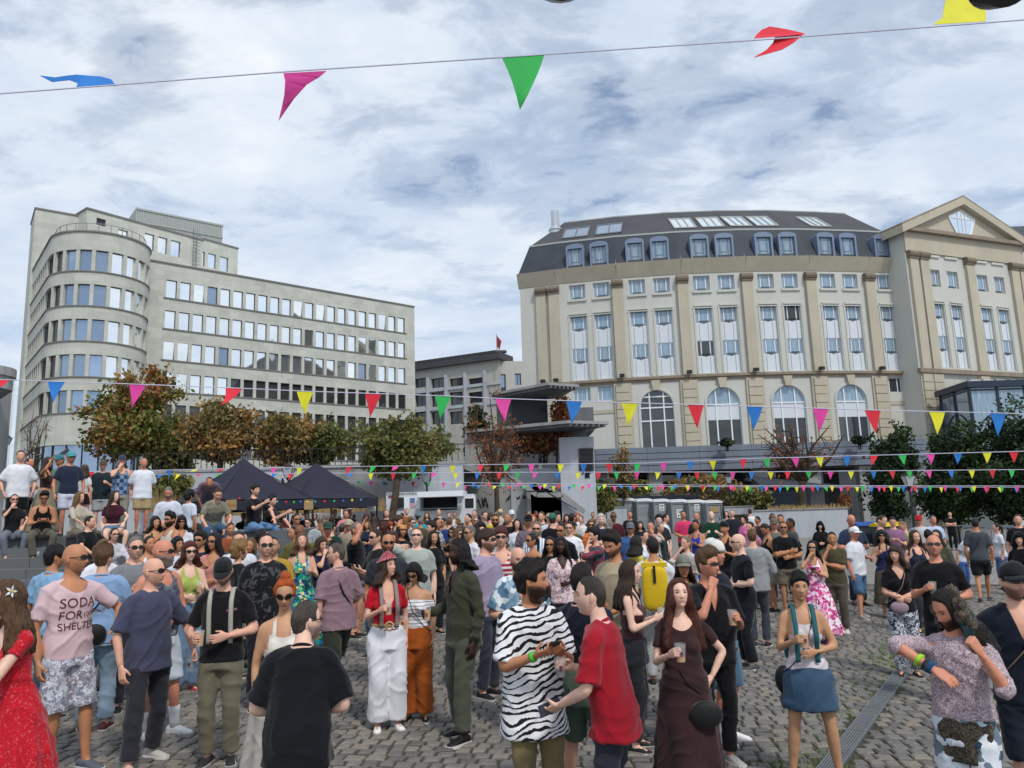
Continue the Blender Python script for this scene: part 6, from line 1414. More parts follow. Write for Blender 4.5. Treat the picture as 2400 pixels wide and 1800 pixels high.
def shades_build(kind):
 mb = MB()
 for q in (-1, 1):
  w_, h_ = (.027, .019) if kind != 'slim' else (.029, .013)
  k = 14; ring = []
  for i in range(k):
   a = 2 * PI * i / k; ca, sa = math.cos(a), math.sin(a)
   ring.append((q * .033 + w_ * math.copysign(abs(ca) ** .75, ca), h_ * math.copysign(abs(sa) ** .8, sa) + (.004 * q * ca if kind == 'cat' else 0)))
  v = [(x, -.099 - .25 * (.03 - abs(x)) + abs(x) ** 2 * 4.5 + o, .008 + zz) for o in (0, .004) for x, zz in ring]
  mb.add(v, [tuple(range(k)), tuple(range(2 * k - 1, k - 1, -1))] + [(i, k + i, k + (i + 1) % k, (i + 1) % k) for i in range(k)])
  mb.beam((q * .060, -.088, .013), (q * .0765, -.07, .013), .005, .007); mb.beam((q * .0765, -.072, .013), (q * .080, .015, .010), .004, .006)
 mb.beam((-.012, -.106, .013), (.012, -.106, .013), .004, .006)
 return np.array(mb.v), mb.f
def cap_build(kind, lod=0):
 k, r_ = 28, 7; v = []; f = []
 ax, ay = .088, .108
 for i in range(r_):
  t = i / (r_ - 1); c_ = math.cos(t * PI / 2)
  for j in range(k):
   a = 2 * PI * j / k; v.append((ax * c_ ** .55 * math.sin(a), -ay * c_ ** .55 * math.cos(a), .032 + .012 * math.cos(a) + .105 * math.sin(t * PI / 2)))
 for i in range(r_ - 1):
  for j in range(k): a, b = i * k + j, i * k + (j + 1) % k; f.append((a, b, b + k, a + k))
 f.append(tuple(range(k - 1, -1, -1)))
 bv, bf = [], []
 span = 11
 for i in range(span):
  a = rad(-68 + 136 * i / (span - 1)); e = math.cos(a * 1.25)
  for d, o in ((0.95, 0), (1.0, .0), (1.0 + .62 * max(0, e) ** .6, -.022)):
   for th in (0, .006): bv.append((ax * math.sin(a) * (d if d <= 1 else 1 + .12 * e), -ay * math.cos(a) * d, .046 + o + th - .012 * abs(math.sin(a))))
 for i in range(span - 1):
  o = i * 6; q = o + 6
  bf += [(o, q, q + 2, o + 2), (o + 2, q + 2, q + 4, o + 4), (o + 1, o + 3, q + 3, q + 1), (o + 3, o + 5, q + 5, q + 3), (o + 4, q + 4, q + 5, o + 5)]
 bf += [(0, 2, 3, 1), (2, 4, 5, 3)]; o = (span - 1) * 6; bf += [(o, o + 1, o + 3, o + 2), (o + 2, o + 3, o + 5, o + 4)]
 return (np.array(v), f), (np.array(bv), bf)
SHADES = {k: shades_build(k) for k in ('std', 'slim', 'cat')}
CAP = cap_build('cap')
# ---- shoes (frame: ankle above origin, toe to -y, ground at z = 0)
def shoe_build():
 ys = [.078, .07, .04, .0, -.06, -.12, -.165, -.185]
 hw = [.012, .030, .037, .037, .040, .044, .036, .016]; ht = [.05, .072, .085, .090, .070, .050, .040, .026]
 V, f, k = [], [], 12
 for y, a, h in zip(ys, hw, ht):
  for j in range(k):
   t = 2 * PI * j / k; cx, sz_ = math.cos(t), math.sin(t); V.append((a * math.copysign(abs(cx) ** .7, cx), y, .022 + (h - .022) * max(0, sz_) ** .8 if sz_ > 0 else .020))
 for i in range(len(ys) - 1):
  for j in range(k): a, b = i * k + j, i * k + (j + 1) % k; f.append((a, b, b + k, a + k))
 f.append(tuple(range(k - 1, -1, -1))); f.append(tuple(range((len(ys) - 1) * k, len(ys) * k)))
 out = [(a * 1.09 + .001, y * 1.03) for y, a in zip(ys, hw)]
 pts = [(a, y) for a, y in out] + [(-a, y) for a, y in out[::-1]]
 mb = MB(); mb.prism(pts, 0.0, .026)
 return (np.array(V), f), (np.array(mb.v), mb.f)
SHOE = shoe_build()
# ---- bodies
TZ = np.array([.80, .86, .93, 1.00, 1.08, 1.18, 1.28, 1.36, 1.42, 1.465])
TOR = {False: (np.array([.115, .150, .158, .150, .143, .150, .162, .160, .114, .073]), np.array([.088, .108, .110, .102, .096, .100, .108, .105, .088, .062])),
       True: (np.array([.115, .158, .166, .145, .121, .126, .139, .134, .096, .060]), np.array([.094, .115, .115, .098, .084, .088, .097, .093, .078, .056]))}
TYO = np.array([.010, .015, .015, .005, .0, -.002, -.003, .004, .012, .018])
ARMS = {  # wrist relative to the shoulder (out, forward, up), elbow hint, palm direction, hand kind
 'down': ((.055, .03, -.535), (.5, -.6, 0), (-1, .1, 0), 'relax'), 'hang': ((.10, .06, -.52), (.7, -.5, 0), (-1, -.2, 0), 'relax'),
 'cup': ((-.03, .27, -.19), (.35, -.1, -1), (-1, .15, .1), 'grip'), 'cuplow': ((.02, .24, -.29), (.5, -.3, -1), (-1, .2, .1), 'grip'),
 'cupside': ((.10, .20, -.26), (.8, -.4, -.8), (-1, .35, .05), 'grip'), 'cupdown': ((.16, .17, -.46), (.8, -.5, 0), (-.7, .0, -.3), 'hold'),
 'drink': ((-.10, .20, .10), (.7, .2, -1), (-.6, -.6, .2), 'grip'), 'phone': ((-.09, .28, -.19), (.5, -.2, -1), (-.4, -.2, 1), 'hold'),
 'phonelow': ((-.04, .30, -.36), (.6, -.4, -.6), (-.6, .0, .8), 'hold'), 'belly': ((-.10, .17, -.30), (.8, -.4, -.5), (-.8, -.5, 0), 'relax'),
 'clasp': ((-.14, .17, -.36), (.8, -.3, -.6), (-.7, -.6, 0), 'hold'), 'cross': ((-.25, .17, -.20), (.7, .2, -1), (-.2, -1, 0), 'relax'),
 'hip': ((.06, .03, -.43), (1, -.4, 0), (-1, -.1, -.2), 'relax'), 'pocket': ((.075, .05, -.48), (.8, -.8, 0), (-1, -.1, 0), 'relax'),
 'back': ((-.10, -.14, -.42), (1, -.3, 0), (0, -1, 0), 'relax'), 'out': ((.20, .20, -.36), (.6, -.4, -.6), (-.6, -.1, -.6), 'relax'),
 'chin': ((-.13, .19, .06), (.5, .3, -1), (-.3, -1, .2), 'fist'), 'wave': ((.10, .26, .30), (.8, .4, -.3), (-.3, .8, .2), 'flat'),
 'point': ((.0, .48, -.02), (.4, 0, -1), (-1, 0, 0), 'fist'), 'fistup': ((.02, .28, .02), (.5, .3, -1), (-.9, -.4, 0), 'fist'),
 'elbowup': ((-.10, .30, -.10), (1, .25, .5), (-.2, -.4, -.9), 'relax'), 'knees': ((.0, .38, -.34), (.9, -.1, 0), (-.5, 0, -1), 'relax'),
 'face': ((-.12, .17, .12), (.6, .4, -1), (-.2, -1, .2), 'hold'), 'neck': ((.02, -.04, .12), (.9, .7, .2), (-.6, .6, 0), 'relax'),
 'shoulder': ((.25, .22, -.05), (.5, -.2, -1), (-.5, .6, -.6), 'relax'), 'bagstrap': ((-.05, .13, -.12), (.6, -.3, -1), (-.4, -.9, 0), 'fist'),
 'elbow_l': ((.10, .24, -.34), (1, -.5, .1), (-.5, -.6, -.4), 'relax'),
 'reachdown': ((-.02, .40, -.38), (.6, -.3, -.4), (-.6, .2, -.6), 'relax')}
def v3(*a): return np.array(a, float)
def rotx(a):
 c, s = math.cos(a), math.sin(a); return np.array([[1, 0, 0], [0, c, -s], [0, s, c]])
def rotz(a):
 c, s = math.cos(a), math.sin(a); return np.array([[c, -s, 0], [s, c, 0], [0, 0, 1]])
def ik(A, B, l1, l2, hint):
 d = B - A; L = np.linalg.norm(d); L2 = min(L, (l1 + l2) * .995); d = d / (L + 1e-9); B = A + d * L2
 x = (l1 * l1 - l2 * l2 + L2 * L2) / (2 * L2); h = math.sqrt(max(0, l1 * l1 - x * x))
 n_ = hint - d * hint.dot(d); n_ = n_ / (np.linalg.norm(n_) + 1e-9)
 return A + d * x + n_ * h, B
class Body:
 def __init__(s, fem=False, arms=('down', 'down'), legs='stand', lean=0, side=0, hy=0, hp=0, fat=0.0, twist=0, **kw):
  s.fem, s.fat = fem, fat
  s.lean, s.tw = rad(lean), rad(twist); s.sidea = rad(side)
  s.sw = .150 if fem else .174
  s.leg = []
  dz = 0.0
  for q in (-1, 1):
   hip = v3(q * .088, .012, .92); hint = v3(q * .12, -1, .1)
   ank = {'stand': v3(q * .095, .02, .085), 'wide': v3(q * .19, .02, .085), 'close': v3(q * .055, .02, .085)}.get(legs)
   yaw = q * rad(12)
   if legs == 'contra': ank = v3(-.09, .03, .085) if q < 0 else v3(.14, -.10, .085)
   if legs == 'contrar': ank = v3(-.14, -.10, .085) if q < 0 else v3(.09, .03, .085)
   if legs == 'walk': ank = v3(-.07, -.24, .085) if q < 0 else v3(.07, .27, .125)
   if legs == 'stride': ank = v3(-.20, -.10, .085) if q < 0 else v3(.17, .16, .10)
   if legs == 'sit': ank = v3(q * .13, -.42, .45)
   if legs == 'sitlow': ank = v3(q * .14, -.44, .54)
   if legs == 'sitcross': ank = v3(-.08, -.44, .45) if q < 0 else v3(.0, -.50, .56); 
   if legs.startswith('sit'): hint = v3(q * .35, -.6, 1)
   kn, ank = ik(hip, ank, .425, .42, hint)
   s.leg.append((hip, kn, ank, yaw))
  s.seat = legs.startswith('sit')
  s.arm = []
  for q, a in zip((-1, 1), arms):
   pz = ARMS[a] if isinstance(a, str) else a
   S = s.tz(v3(q * s.sw, .012, 1.388)); k = v3(q, -1, 1)
   Wt = S + s.T @ (v3(*pz[0]) * k) * (.93 if fem else 1.0); l1, l2 = (.272, .238) if fem else (.292, .258)
   E, Wr = ik(S, Wt, l1, l2, s.T @ (v3(*pz[1]) * k))
   d = (Wr - E) / np.linalg.norm(Wr - E); nn = s.T @ (v3(*pz[2]) * k); nn = nn - d * nn.dot(d); nn /= np.linalg.norm(nn)
   s.arm.append((S, E, Wr, d, nn, pz[3]))
  s.headc = s.tz(v3(0, -.012, 1.632)); s.hy, s.hp = rad(hy), rad(hp)
  s.HR = rotz(s.hy) @ rotx(s.hp)
  s.headc = s.headc + v3(math.sin(s.hy) * .012, -.25 * math.sin(s.hp) * .1, 0)
 @property
 def T(s): return rotz(s.tw) @ np.array([[math.cos(s.sidea), 0, math.sin(s.sidea)], [0, 1, 0], [-math.sin(s.sidea), 0, math.cos(s.sidea)]]) @ rotx(s.lean)
 def tz(s, p):
  p = np.asarray(p, float)
  w_ = np.clip((p[..., 2] - .93) / .22, 0, 1); c = v3(0, 0, .96)
  q = (p - c) @ s.T.T + c
  return p * (1 - w_)[..., None] + q * w_[..., None] if p.ndim > 1 else p * (1 - w_) + q * w_
 def prof(s, z):
  a, b = TOR[s.fem]; A, B, Y = np.interp(z, TZ, a), np.interp(z, TZ, b), np.interp(z, TZ, TYO)
  g = np.exp(-((z - 1.08) / .14) ** 2) * s.fat; return A * (1 + .30 * g), B * (1 + .55 * g), Y - .03 * g
 def torso(s, zs, ea=0.0, eb=None, box=0.0, k=24, amin=0, bmin=0):
  eb = ea if eb is None else eb; zs = np.asarray(zs, float); A, B, Y = s.prof(np.maximum(zs, .88) if ea > .009 else zs)
  if box:
   A2 = np.interp(zs, [.80, 1.0, 1.3, 1.36], [s.prof(np.array([1.28]))[0][0] + .012] * 3 + [0]); A = np.maximum(A, A * (1 - box) + np.maximum(A, A2) * box)
   B2 = np.interp(zs, [.80, 1.25, 1.3], [s.prof(np.array([1.25]))[1][0]] * 2 + [0]); B = np.maximum(B, B * (1 - box) + np.maximum(B, B2) * box)
  if ea < .0165 or box: hip = np.clip((1.08 - zs) / .08, 0, 1); A = A + .016 * hip; B = B + .014 * hip
  if ea > .009: low_ = np.clip((.88 - zs) / .2, 0, 1); A = A + .03 * low_; B = B + .045 * low_
  A = A + ea; B = B + eb
  an = np.arange(k) * 2 * PI / k; cx, sx = np.cos(an), np.sin(an); e = .86
  X = np.sign(cx) * np.abs(cx) ** e; Z = np.sign(sx) * np.abs(sx) ** e
  V = np.stack([A[:, None] * X[None], B[:, None] * Z[None] + Y[:, None], np.repeat(zs[:, None], k, 1)], 2).reshape(-1, 3)
  V = s.tz(V); f = []
  for i in range(len(zs) - 1):
   for j in range(k): a, b = i * k + j, i * k + (j + 1) % k; f.append((a, b, b + k, a + k))
  f.append(tuple(range(k - 1, -1, -1))); f.append(tuple(range((len(zs) - 1) * k, len(zs) * k)))
  return V, f
 def bust(s, e=0.0):
  out = []
  if s.fem:
   for q in (-1, 1):
    v, f = ellipsoid((q * .066, -.078, 1.245), (.066 + e, .058 + e, .066 + e), 12, 8); out.append((s.tz(v), f))
  return out
 def shoulder(s, i, e):
  q = (-1, 1)[i]; m = .82 if s.fem else 1.0
  P = [s.tz(v3(q * .045, .020, 1.445)), s.tz(v3(q * s.sw * .55, .016, 1.418)), s.tz(v3(q * s.sw * .95, .012, 1.386)), s.arm[i][0] + (s.arm[i][1] - s.arm[i][0]) * .22]
  return tube_np(*smooth_path(P, np.array([(.050, .040), (.058, .046), (.056, .052), (.052, .052)]) * m + e, 5), k=14, side=(0, 1, 0))
 def armpath(s, i, ext, fr0=0.0, fr1=2.0):
  S, E, W, d, nn, hk = s.arm[i]; m = .84 if s.fem else 1.0
  P = [S + (E - S) * -.02, S + (E - S) * .3, S + (E - S) * .7, E, E + (W - E) * .3, E + (W - E) * .75, W]
  R = np.array([.048, .048, .043, .038, .040, .032, .026]) * m
  p, r = smooth_path(P, R, 5); t = np.linspace(-.02, 2, len(p)); k = (t >= fr0 - 1e-6) & (t <= fr1)
  return p[k], r[k] + ext, t[k]
 def legpath(s, i, fr1=2.0):
  H, K, A, yw = s.leg[i]; m = 1.03 if s.fem else 1.0
  P = [H + (H - K) * .06, H + (K - H) * .25, H + (K - H) * .65, K, K + (A - K) * .3, K + (A - K) * .7, A]
  R = np.array([.071, .081, .066, .051, .053, .040, .035]) * m
  p, r = smooth_path(P, R, 5); t = np.linspace(-.06, 2, len(p)); k = t <= fr1
  return p[k], r[k], t[k]
 def raw_body(s):
  parts = [s.torso(TZ)] + s.bust()
  nb = s.tz(v3(0, .022, 1.43)); hc = s.headc + s.HR @ v3(0, .014, -.035); nr = .046 if s.fem else .055
  parts.append(tube_np(*smooth_path([nb, (nb + hc) / 2 + v3(0, .004, 0), hc], [nr * 1.25, nr, nr * .98], 5), k=14))
  for i in (0, 1):
   p, r, t = s.armpath(i, 0.0); parts.append(tube_np(p, r, 12)); p, r, t = s.legpath(i); parts.append(tube_np(p, r, 14))
   S = s.arm[i][0]; parts.append(s.shoulder(i, 0.0))
   a = s.leg[i]; parts.append(tube_np([a[2] + v3(0, .03, -.02), a[2] + rotz(a[3]) @ v3(0, -.05, -.045), a[2] + rotz(a[3]) @ v3(0, -.14, -.062)], [(.03, .03), (.034, .03), (.036, .016)], 10))
  return joinv(parts)
 # ---- garments, each a closed shell round the body
 def raw_top(s, kind, ease, hem, sleeve):
  zs = np.unique(np.concatenate([np.linspace(hem, 1.40, 14), [1.42, 1.445, 1.462]]))
  box = {'tight': 0.0, 'fit': .45, 'loose': 1.0}[ease]; ea = {'tight': .010, 'fit': .011, 'loose': .017}[ease]
  v, f = s.torso(zs, ea, ea + .004, box, 28); parts = [(v, f)] + s.bust({'tight': .010, 'fit': .010, 'loose': .012}[ease])
  if kind not in ('tank', 'strap', 'tube'):
   for i in (0, 1):
    S = s.arm[i][0]; q = (-1, 1)[i]
    parts.append(s.shoulder(i, ea * .8))
    ex = {'tight': .009, 'fit': .013, 'loose': .019}[ease]
    p, r, t = s.armpath(i, ex, 0, sleeve)
    if sleeve < 1.3: r = r + (np.clip(t / sleeve, 0, 1) ** 2 * (.004 if ease == 'tight' else .010 if ease == 'fit' else .018))[:, None]
    else: r = r + (.006 * np.sin(t * 19))[:, None] * (t > .7)[:, None]
    parts.append(tube_np(p, r, 16))
  return joinv(parts)
 def raw_bottom(s, kind, ln, width, hem=1.1):
  top = 1.045; parts = [s.torso(np.linspace(.80, min(top, hem + .02), 8), .0155, .0155, 0, 26)]
  if hem < 1.0: parts.append(s.torso(np.linspace(.85, top, 6), .002, .002, 0, 26))
  for i in (0, 1):
   p, r, t = s.legpath(i, ln); e = {'slim': .010, 'fit': .015, 'loose': .025, 'wide': .040}[width]
   g = np.clip((t - .3) / 1.6, 0, 1)
   tgt = {'slim': .050, 'fit': .066, 'loose': .077, 'wide': .110}[width]
   rr = np.maximum(r + e * np.clip(t / .4, .05, 1)[:, None], (r + e) * (1 - g)[:, None] + tgt * g[:, None]) if width != 'slim' else np.maximum(r + e, tgt)
   if ln < 1.3: rr = rr + (np.clip(t / ln, 0, 1) * .018)[:, None]
   rr = rr * (1 + .03 * np.sin(t * 23 + i))[:, None] if width in ('fit', 'loose') and ln > 1.6 else rr
   parts.append(tube_np(p, rr, 18))
  return joinv(parts)
 def raw_skirt(s, ln_z, flare, top=1.06, folds=9, amp=.02):
  zs = np.linspace(ln_z, top, 16); k = 72; an = np.arange(k) * 2 * PI / k; V = []
  for z in zs:
   t = np.clip((1.0 - z) / (1.0 - ln_z + 1e-6), 0, 1); A, B, Y = s.prof(np.array([max(z, .88)])); w_ = 1 + amp / .17 * t * np.sin(folds * an + 1.5 * np.sin(2 * an) + z * 2)
   a, b = A[0] + .018 + flare * t + .03 * min(1, 3 * t), B[0] + .02 + flare * .85 * t + .04 * min(1, 3 * t)
   ky = 0.0
   if s.seat: ky = 0
   V.append(np.stack([a * np.cos(an) * w_, b * np.sin(an) * w_ + Y[0], np.full(k, z)], 1))
  V = s.tz(np.vstack(V)); f = []
  for i in range(len(zs) - 1):
   for j in range(k): a, b = i * k + j, i * k + (j + 1) % k; f.append((a, b, b + k, a + k))
  f.append(tuple(range(k - 1, -1, -1))); f.append(tuple(range((len(zs) - 1) * k, len(zs) * k)))
  return V, f
# ================================================================== PEOPLE: assembly
SK = {'fair': srgb('d9a890'), 'pale': srgb('e3bba6'), 'tan': srgb('b9825f'), 'red': srgb('c98a70'), 'brown': srgb('7d5238'), 'dark': srgb('35231c'), 'olive': srgb('c19472')}
HC = {'brown': srgb('3b2a20'), 'dark': srgb('1d1714'), 'black': srgb('0e0d0e'), 'blond': srgb('8d7048'), 'ginger': srgb('b4561f'), 'grey': srgb('77736f'), 'white': srgb('b9b5ae'),
      'auburn': srgb('4d231a'), 'lightbrown': srgb('5e4630'), 'teal': srgb('1a3f44'), 'darkblond': srgb('6b5436')}
TOPS = {'tee': ('tee', 'fit', .74, .85), 'bigtee': ('tee', 'loose', .86, .80), 'fittee': ('tee', 'tight', .66, .88), 'long': ('tee', 'fit', 1.96, .84), 'shirt': ('tee', 'loose', .80, .82),
  'roll': ('tee', 'loose', 1.30, .82), 'tank': ('tank', 'fit', 0, .86), 'fittank': ('tank', 'tight', 0, .92), 'strap': ('strap', 'tight', 0, .92), 'crop': ('tee', 'tight', .60, 1.06), 'croptank': ('tank', 'tight', 0, 1.06), 'tube': ('tube', 'tight', 0, .94),
  'offshoulder': ('off', 'tight', .95, .98), 'longtee': ('tee', 'loose', .92, .66), 'hood': ('tee', 'loose', 1.95, .80), 'rollshort': ('tee', 'fit', 1.25, .95)}
BOTS = {'trousers': ('leg', 1.97, 'fit'), 'loose': ('leg', 1.96, 'loose'), 'slim': ('leg', 1.97, 'slim'), 'wide': ('leg', 1.97, 'wide'), 'shorts': ('leg', .90, 'loose'), 'longshorts': ('leg', 1.08, 'loose'), 'hotpants': ('leg', .42, 'fit'),
  'miniskirt': ('skirt', .62, .03, 7, .004), 'skirt': ('skirt', .34, .09, 9, .02), 'maxi': ('skirt', .10, .15, 10, .03), 'midi': ('skirt', .28, .06, 8, .012)}
SPECS = []
def P(label, x, y, h, f=0, **k):
 k.update(label=label, x=x, y=y, h=h, f=f); SPECS.append(k)
SHAPES = {}
def shape_key(k, lod):
 q = lambda v, s: round(v / s) * s
 ang = 1 if lod == 0 else 15
 return (lod, k.get('fem', False), str(k.get('arms', ('down', 'down'))), k.get('legs', 'stand'), q(k.get('lean', 0), 1 if lod < 2 else 6), q(k.get('side', 0), 1 if lod < 2 else 6),
   q(k.get('hy', 0), ang), q(k.get('hp', 0), 1 if lod == 0 else 10), k.get('fat', 0.0), k.get('twist', 0))
def vox(lod): return (.0130, .0208, .029)[lod]
def prepare(k):
 lod = k['lod']; key = shape_key(k, lod); k['key'] = key
 if key not in SHAPES:
  b = Body(fem=key[1], arms=k.get('arms', ('down', 'down')), legs=key[3], lean=key[4], side=key[5], hy=key[6], hp=key[7], fat=key[8], twist=key[9])
  v, f = b.raw_body(); SHAPES[key] = {'b': b, 'body': job(v, f, (.0200, .0260, .029)[lod], (2, 1, 1)[lod]), 'm': {}}
 sh = SHAPES[key]; b = sh['b']
 t = k.get('top', 'tee')
 if t is not None and ('t', t) not in sh:
  kind, ease, sl_, hem = TOPS[t]
  if b.seat: hem = max(hem, .90)
  v, f = b.raw_top(kind, ease, hem, sl_)
  if t == 'hood':
   hv, hf = hair_build('bob', 1, 0); hv = hv * 1.08 @ b.HR.T + b.headc; v, f = joinv([(v, f), (hv, hf)])
  sh['t', t] = job(v, f, vox(lod), (4, 2, 1)[lod])
 d = k.get('dress')
 if d is not None and ('d', d) not in sh:
  up = {'maxi': ('tee', 'tight', .50), 'straps': ('strap', 'tight', 0), 'midi': ('strap', 'tight', 0), 'long': ('tee', 'fit', 1.9), 'column': ('tee', 'tight', .62)}[d]
  lz, fl, fo, am = {'maxi': (.10, .15, 10, .03), 'straps': (.16, .14, 9, .03), 'midi': (.42, .07, 8, .015), 'long': (.06, .16, 9, .03), 'column': (.10, .07, 7, .02)}[d]
  v, f = joinv([b.raw_top(up[0], up[1], .95, up[2]), b.raw_skirt(lz, fl, 1.06, fo, am)]); sh['d', d] = job(v, f, vox(lod) * 1.1, (3, 2, 1)[lod])
 t = k.get('bot', 'trousers') if d is None else None
 tk = k.get('top', 'tee'); hem = max(TOPS[tk][3], .90 if b.seat else 0) if tk else 1.1
 if tk in ('fittee', 'strap', 'offshoulder', 'fittank', 'crop', 'croptank', 'tube') and t not in ('miniskirt',): hem = 1.1
 k['pk'] = (t, hem)
 if t is not None and ('p', k['pk']) not in sh:
  bt = BOTS[t]
  v, f = b.raw_bottom('leg', bt[1], bt[2], hem) if bt[0] == 'leg' else b.raw_skirt(bt[1], bt[2], .99 if t == 'miniskirt' else 1.05, bt[3], bt[4])
  sh['p', k['pk']] = job(v, f, (.0175, .0245, .031)[lod], (2, 1, 1)[lod])
def qmesh(name, parts, mat, tint=None):
 V, Fc, base = [], [], 0
 for v, f in parts:
  V.append(v); Fc += (np.asarray(f) + base).tolist() if isinstance(f, np.ndarray) else [tuple(i + base for i in q) for q in f]; base += len(v)
 me = bpy.data.meshes.new(name); me.from_pydata(np.vstack(V).tolist(), [], Fc); me.materials.append(mat)
 me.polygons.foreach_set('use_smooth', np.ones(len(me.polygons), bool))
 if tint is not None:
  a = me.attributes.new('tint', 'FLOAT_COLOR', 'POINT'); a.data.foreach_set('color', tint.astype(np.float32).ravel())
 me.update(); return me
def unbend(b, p):
 c = v3(0, 0, .96); q = (p - c) @ b.T + c; w_ = np.clip((p[:, 2] - .93) / .2, 0, 1)[:, None]; return p * (1 - w_) + q * w_
def clip_field(V, Fq, g):
 q = g[Fq]; keep = (q > 0).all(1); mixed = ~keep & (q > 0).any(1); out = Fq[keep].tolist(); V = list(map(tuple, V)); cache = {}
 for qi in Fq[mixed]:
  poly = []
  for a, b in zip(qi, np.roll(qi, -1)):
   ga, gb = g[a], g[b]
   if ga > 0: poly.append(int(a))
   if (ga > 0) != (gb > 0):
    e = (min(a, b), max(a, b))
    if e not in cache:
     t = ga / (ga - gb); cache[e] = len(V); pa, pb = V[a], V[b]; V.append(tuple(pa[i] + (pb[i] - pa[i]) * t for i in range(3)))
    poly.append(cache[e])
  if len(poly) > 2: out.append(tuple(poly))
 return np.array(V), out
def cut_faces(b, V, Fq, kind, neck):
 c = unbend(b, V); x, y, z = np.abs(c[:, 0]), c[:, 1], c[:, 2]; s_ = .86 if b.fem else 1.0; g = np.full(len(V), 1.0)
 fr = np.clip((.03 - y) / .06, 0, 1)
 mn = np.minimum; mx = np.maximum
 if kind == 'tank':
  g = mn(g, .118 * s_ + mx(0, 1.335 - z) * .75 - x + (z < 1.22) * 1.0); g = mn(g, mx(1.33 + 9 * x * x - z, (x - .074 * s_)) * fr + (1 - fr) * mx(1.385 - z, x - .076 * s_))
 if kind == 'strap':
  g = mn(g, mx(1.325 + fr * .25 * x - (1 - fr) * .03 - z, .014 - np.abs(x - .077 * s_))); g = mn(g, mx(.120 * s_ - x, 1.25 - z))
 if kind == 'tube': g = mn(g, 1.285 - z)
 if kind == 'off': g = mn(g, mx(1.345 - .1 * x - z, x - .25))
 nk = {'v': 1.285 + 1.9 * x, 'deepv': 1.20 + 2.2 * x, 'scoop': 1.365 + 6 * x * x, 'open': 1.24 + 3.4 * x}.get(neck)
 if nk is not None: g = mn(g, (nk - z) + (1 - fr) * .5)
 return clip_field(V, Fq, g)
def folds(V, N, amp, seed):
 a = nz(V * np.array([1.3, 1.3, .75]), 17, seed); m = np.clip(nz(V, 6, seed + 3) + .35, 0, 1)
 rg = lambda q: (1 - np.abs(np.sin(q))) ** 2.2 - .3
 b_ = rg(V[:, 2] * 19 + 3.5 * nz(V, 7, seed) + 11 * V[:, 0]) * m + rg(V[:, 2] * 15 + 3 * nz(V, 9, seed + 2) - 14 * V[:, 0] + 4 * V[:, 1]) * (1 - m) * .9
 return V + N * (amp * (.45 * a + 1.25 * b_))[:, None]
MESHES = {}
def head_scale(key):
 if key[0]: return np.array([.97, .97, .97])
 r = random.Random(str(key)); return np.array([.965 + r.uniform(-.05, .04), .97 + r.uniform(-.03, .03), .97 + r.uniform(-.035, .045)])
def get_mesh(k, what, seed):
 key = k['key']; sh = SHAPES[key]; b, lod = sh['b'], key[0]
 if what == 'body':
  beardkey = ''
  mk = (key, 'body')
  if mk not in MESHES:
   V, Fq, N = JOBS[sh['body']][4]; parts = [(V, Fq)]; tints = [np.zeros((len(V), 4))]
   hv, hf, hc = HEADS[lod, key[1]]; parts.append((hv * head_scale(key) @ b.HR.T + b.headc, hf)); tints.append(hc)
   for i, (S, E, W, d, nn, hk) in enumerate(b.arm):
    hV, hF, _ = JOBS[HANDS[hk, 0 if lod == 0 else 1]][4]; s_ = .9 if b.fem else 1.0
    t = np.cross(d, nn) * (1 if i == 0 else -1); M = np.stack([d, nn, t], 1)
    parts.append((hV * s_ @ M.T + W, hF if i == 0 else hF[:, ::-1])); tints.append(np.zeros((len(hV), 4)))
   MESHES[mk] = qmesh('body', parts, M_SKIN, np.vstack(tints))
  return MESHES[mk]
 kind, style, neck = what
 mk = (key, kind, style, neck)
 if mk not in MESHES:
  V, Fq, N = JOBS[sh[kind, style]][4]; V = folds(V, N, (.011, .011, .006)[lod], seed)
  if kind == 't' and (neck or TOPS[style][0] != 'tee'): V, Fq = cut_faces(b, V, Fq, TOPS[style][0], neck)
  if kind == 'd' and (neck or style in ('straps', 'midi')): V, Fq = cut_faces(b, V, Fq, 'strap' if style in ('straps', 'midi') else '', neck)
  MESHES[mk] = qmesh({'t': 'shirt', 'd': 'dress', 'p': 'trousers'}[kind], [(V, Fq)], CLOTH['plain'])
 return MESHES[mk]
def part(name, me, parent, color, mat=None, M=None):
 o = bpy.data.objects.new(name, me); COL.objects.link(o); o.parent = parent; o.color = (*color, 1)
 if M is not None: o.matrix_local = M
 if mat is not None and mat is not me.materials[0]:
  o.material_slots[0].link = 'OBJECT'; o.material_slots[0].material = mat
 return o
def M4(R, t):
 return Matrix([[*map(float, R[i]), float(t[i])] for i in range(3)] + [[0, 0, 0, 1]])
HMESH = {}
def head_item(kind, arg, lod, mat):
 mk = (kind, arg, lod)
 if mk not in HMESH:
  ms = None; r_ = {'hair': lambda: hair_get(arg[0], lod, arg[1]), 'beard': lambda: beard_build(lod, arg), 'shades': lambda: SHADES[arg], 'crown': lambda: CAP[0], 'brim': lambda: CAP[1]}[kind]()
  v, f = r_[:2]; HMESH[mk] = me = raw_mesh(kind, v, f, mat, smooth=kind != 'shades')
  if len(r_) > 2: a = me.attributes.new('mask', 'FLOAT', 'POINT'); a.data.foreach_set('value', r_[2].astype(np.float32))
 return HMESH[mk]
_shoe = raw_mesh('shoe', *SHOE[0], M_SHOE, True); _sole = raw_mesh('sole', *SHOE[1], M_SOLE)
M_CUP = None
PEOPLE = []
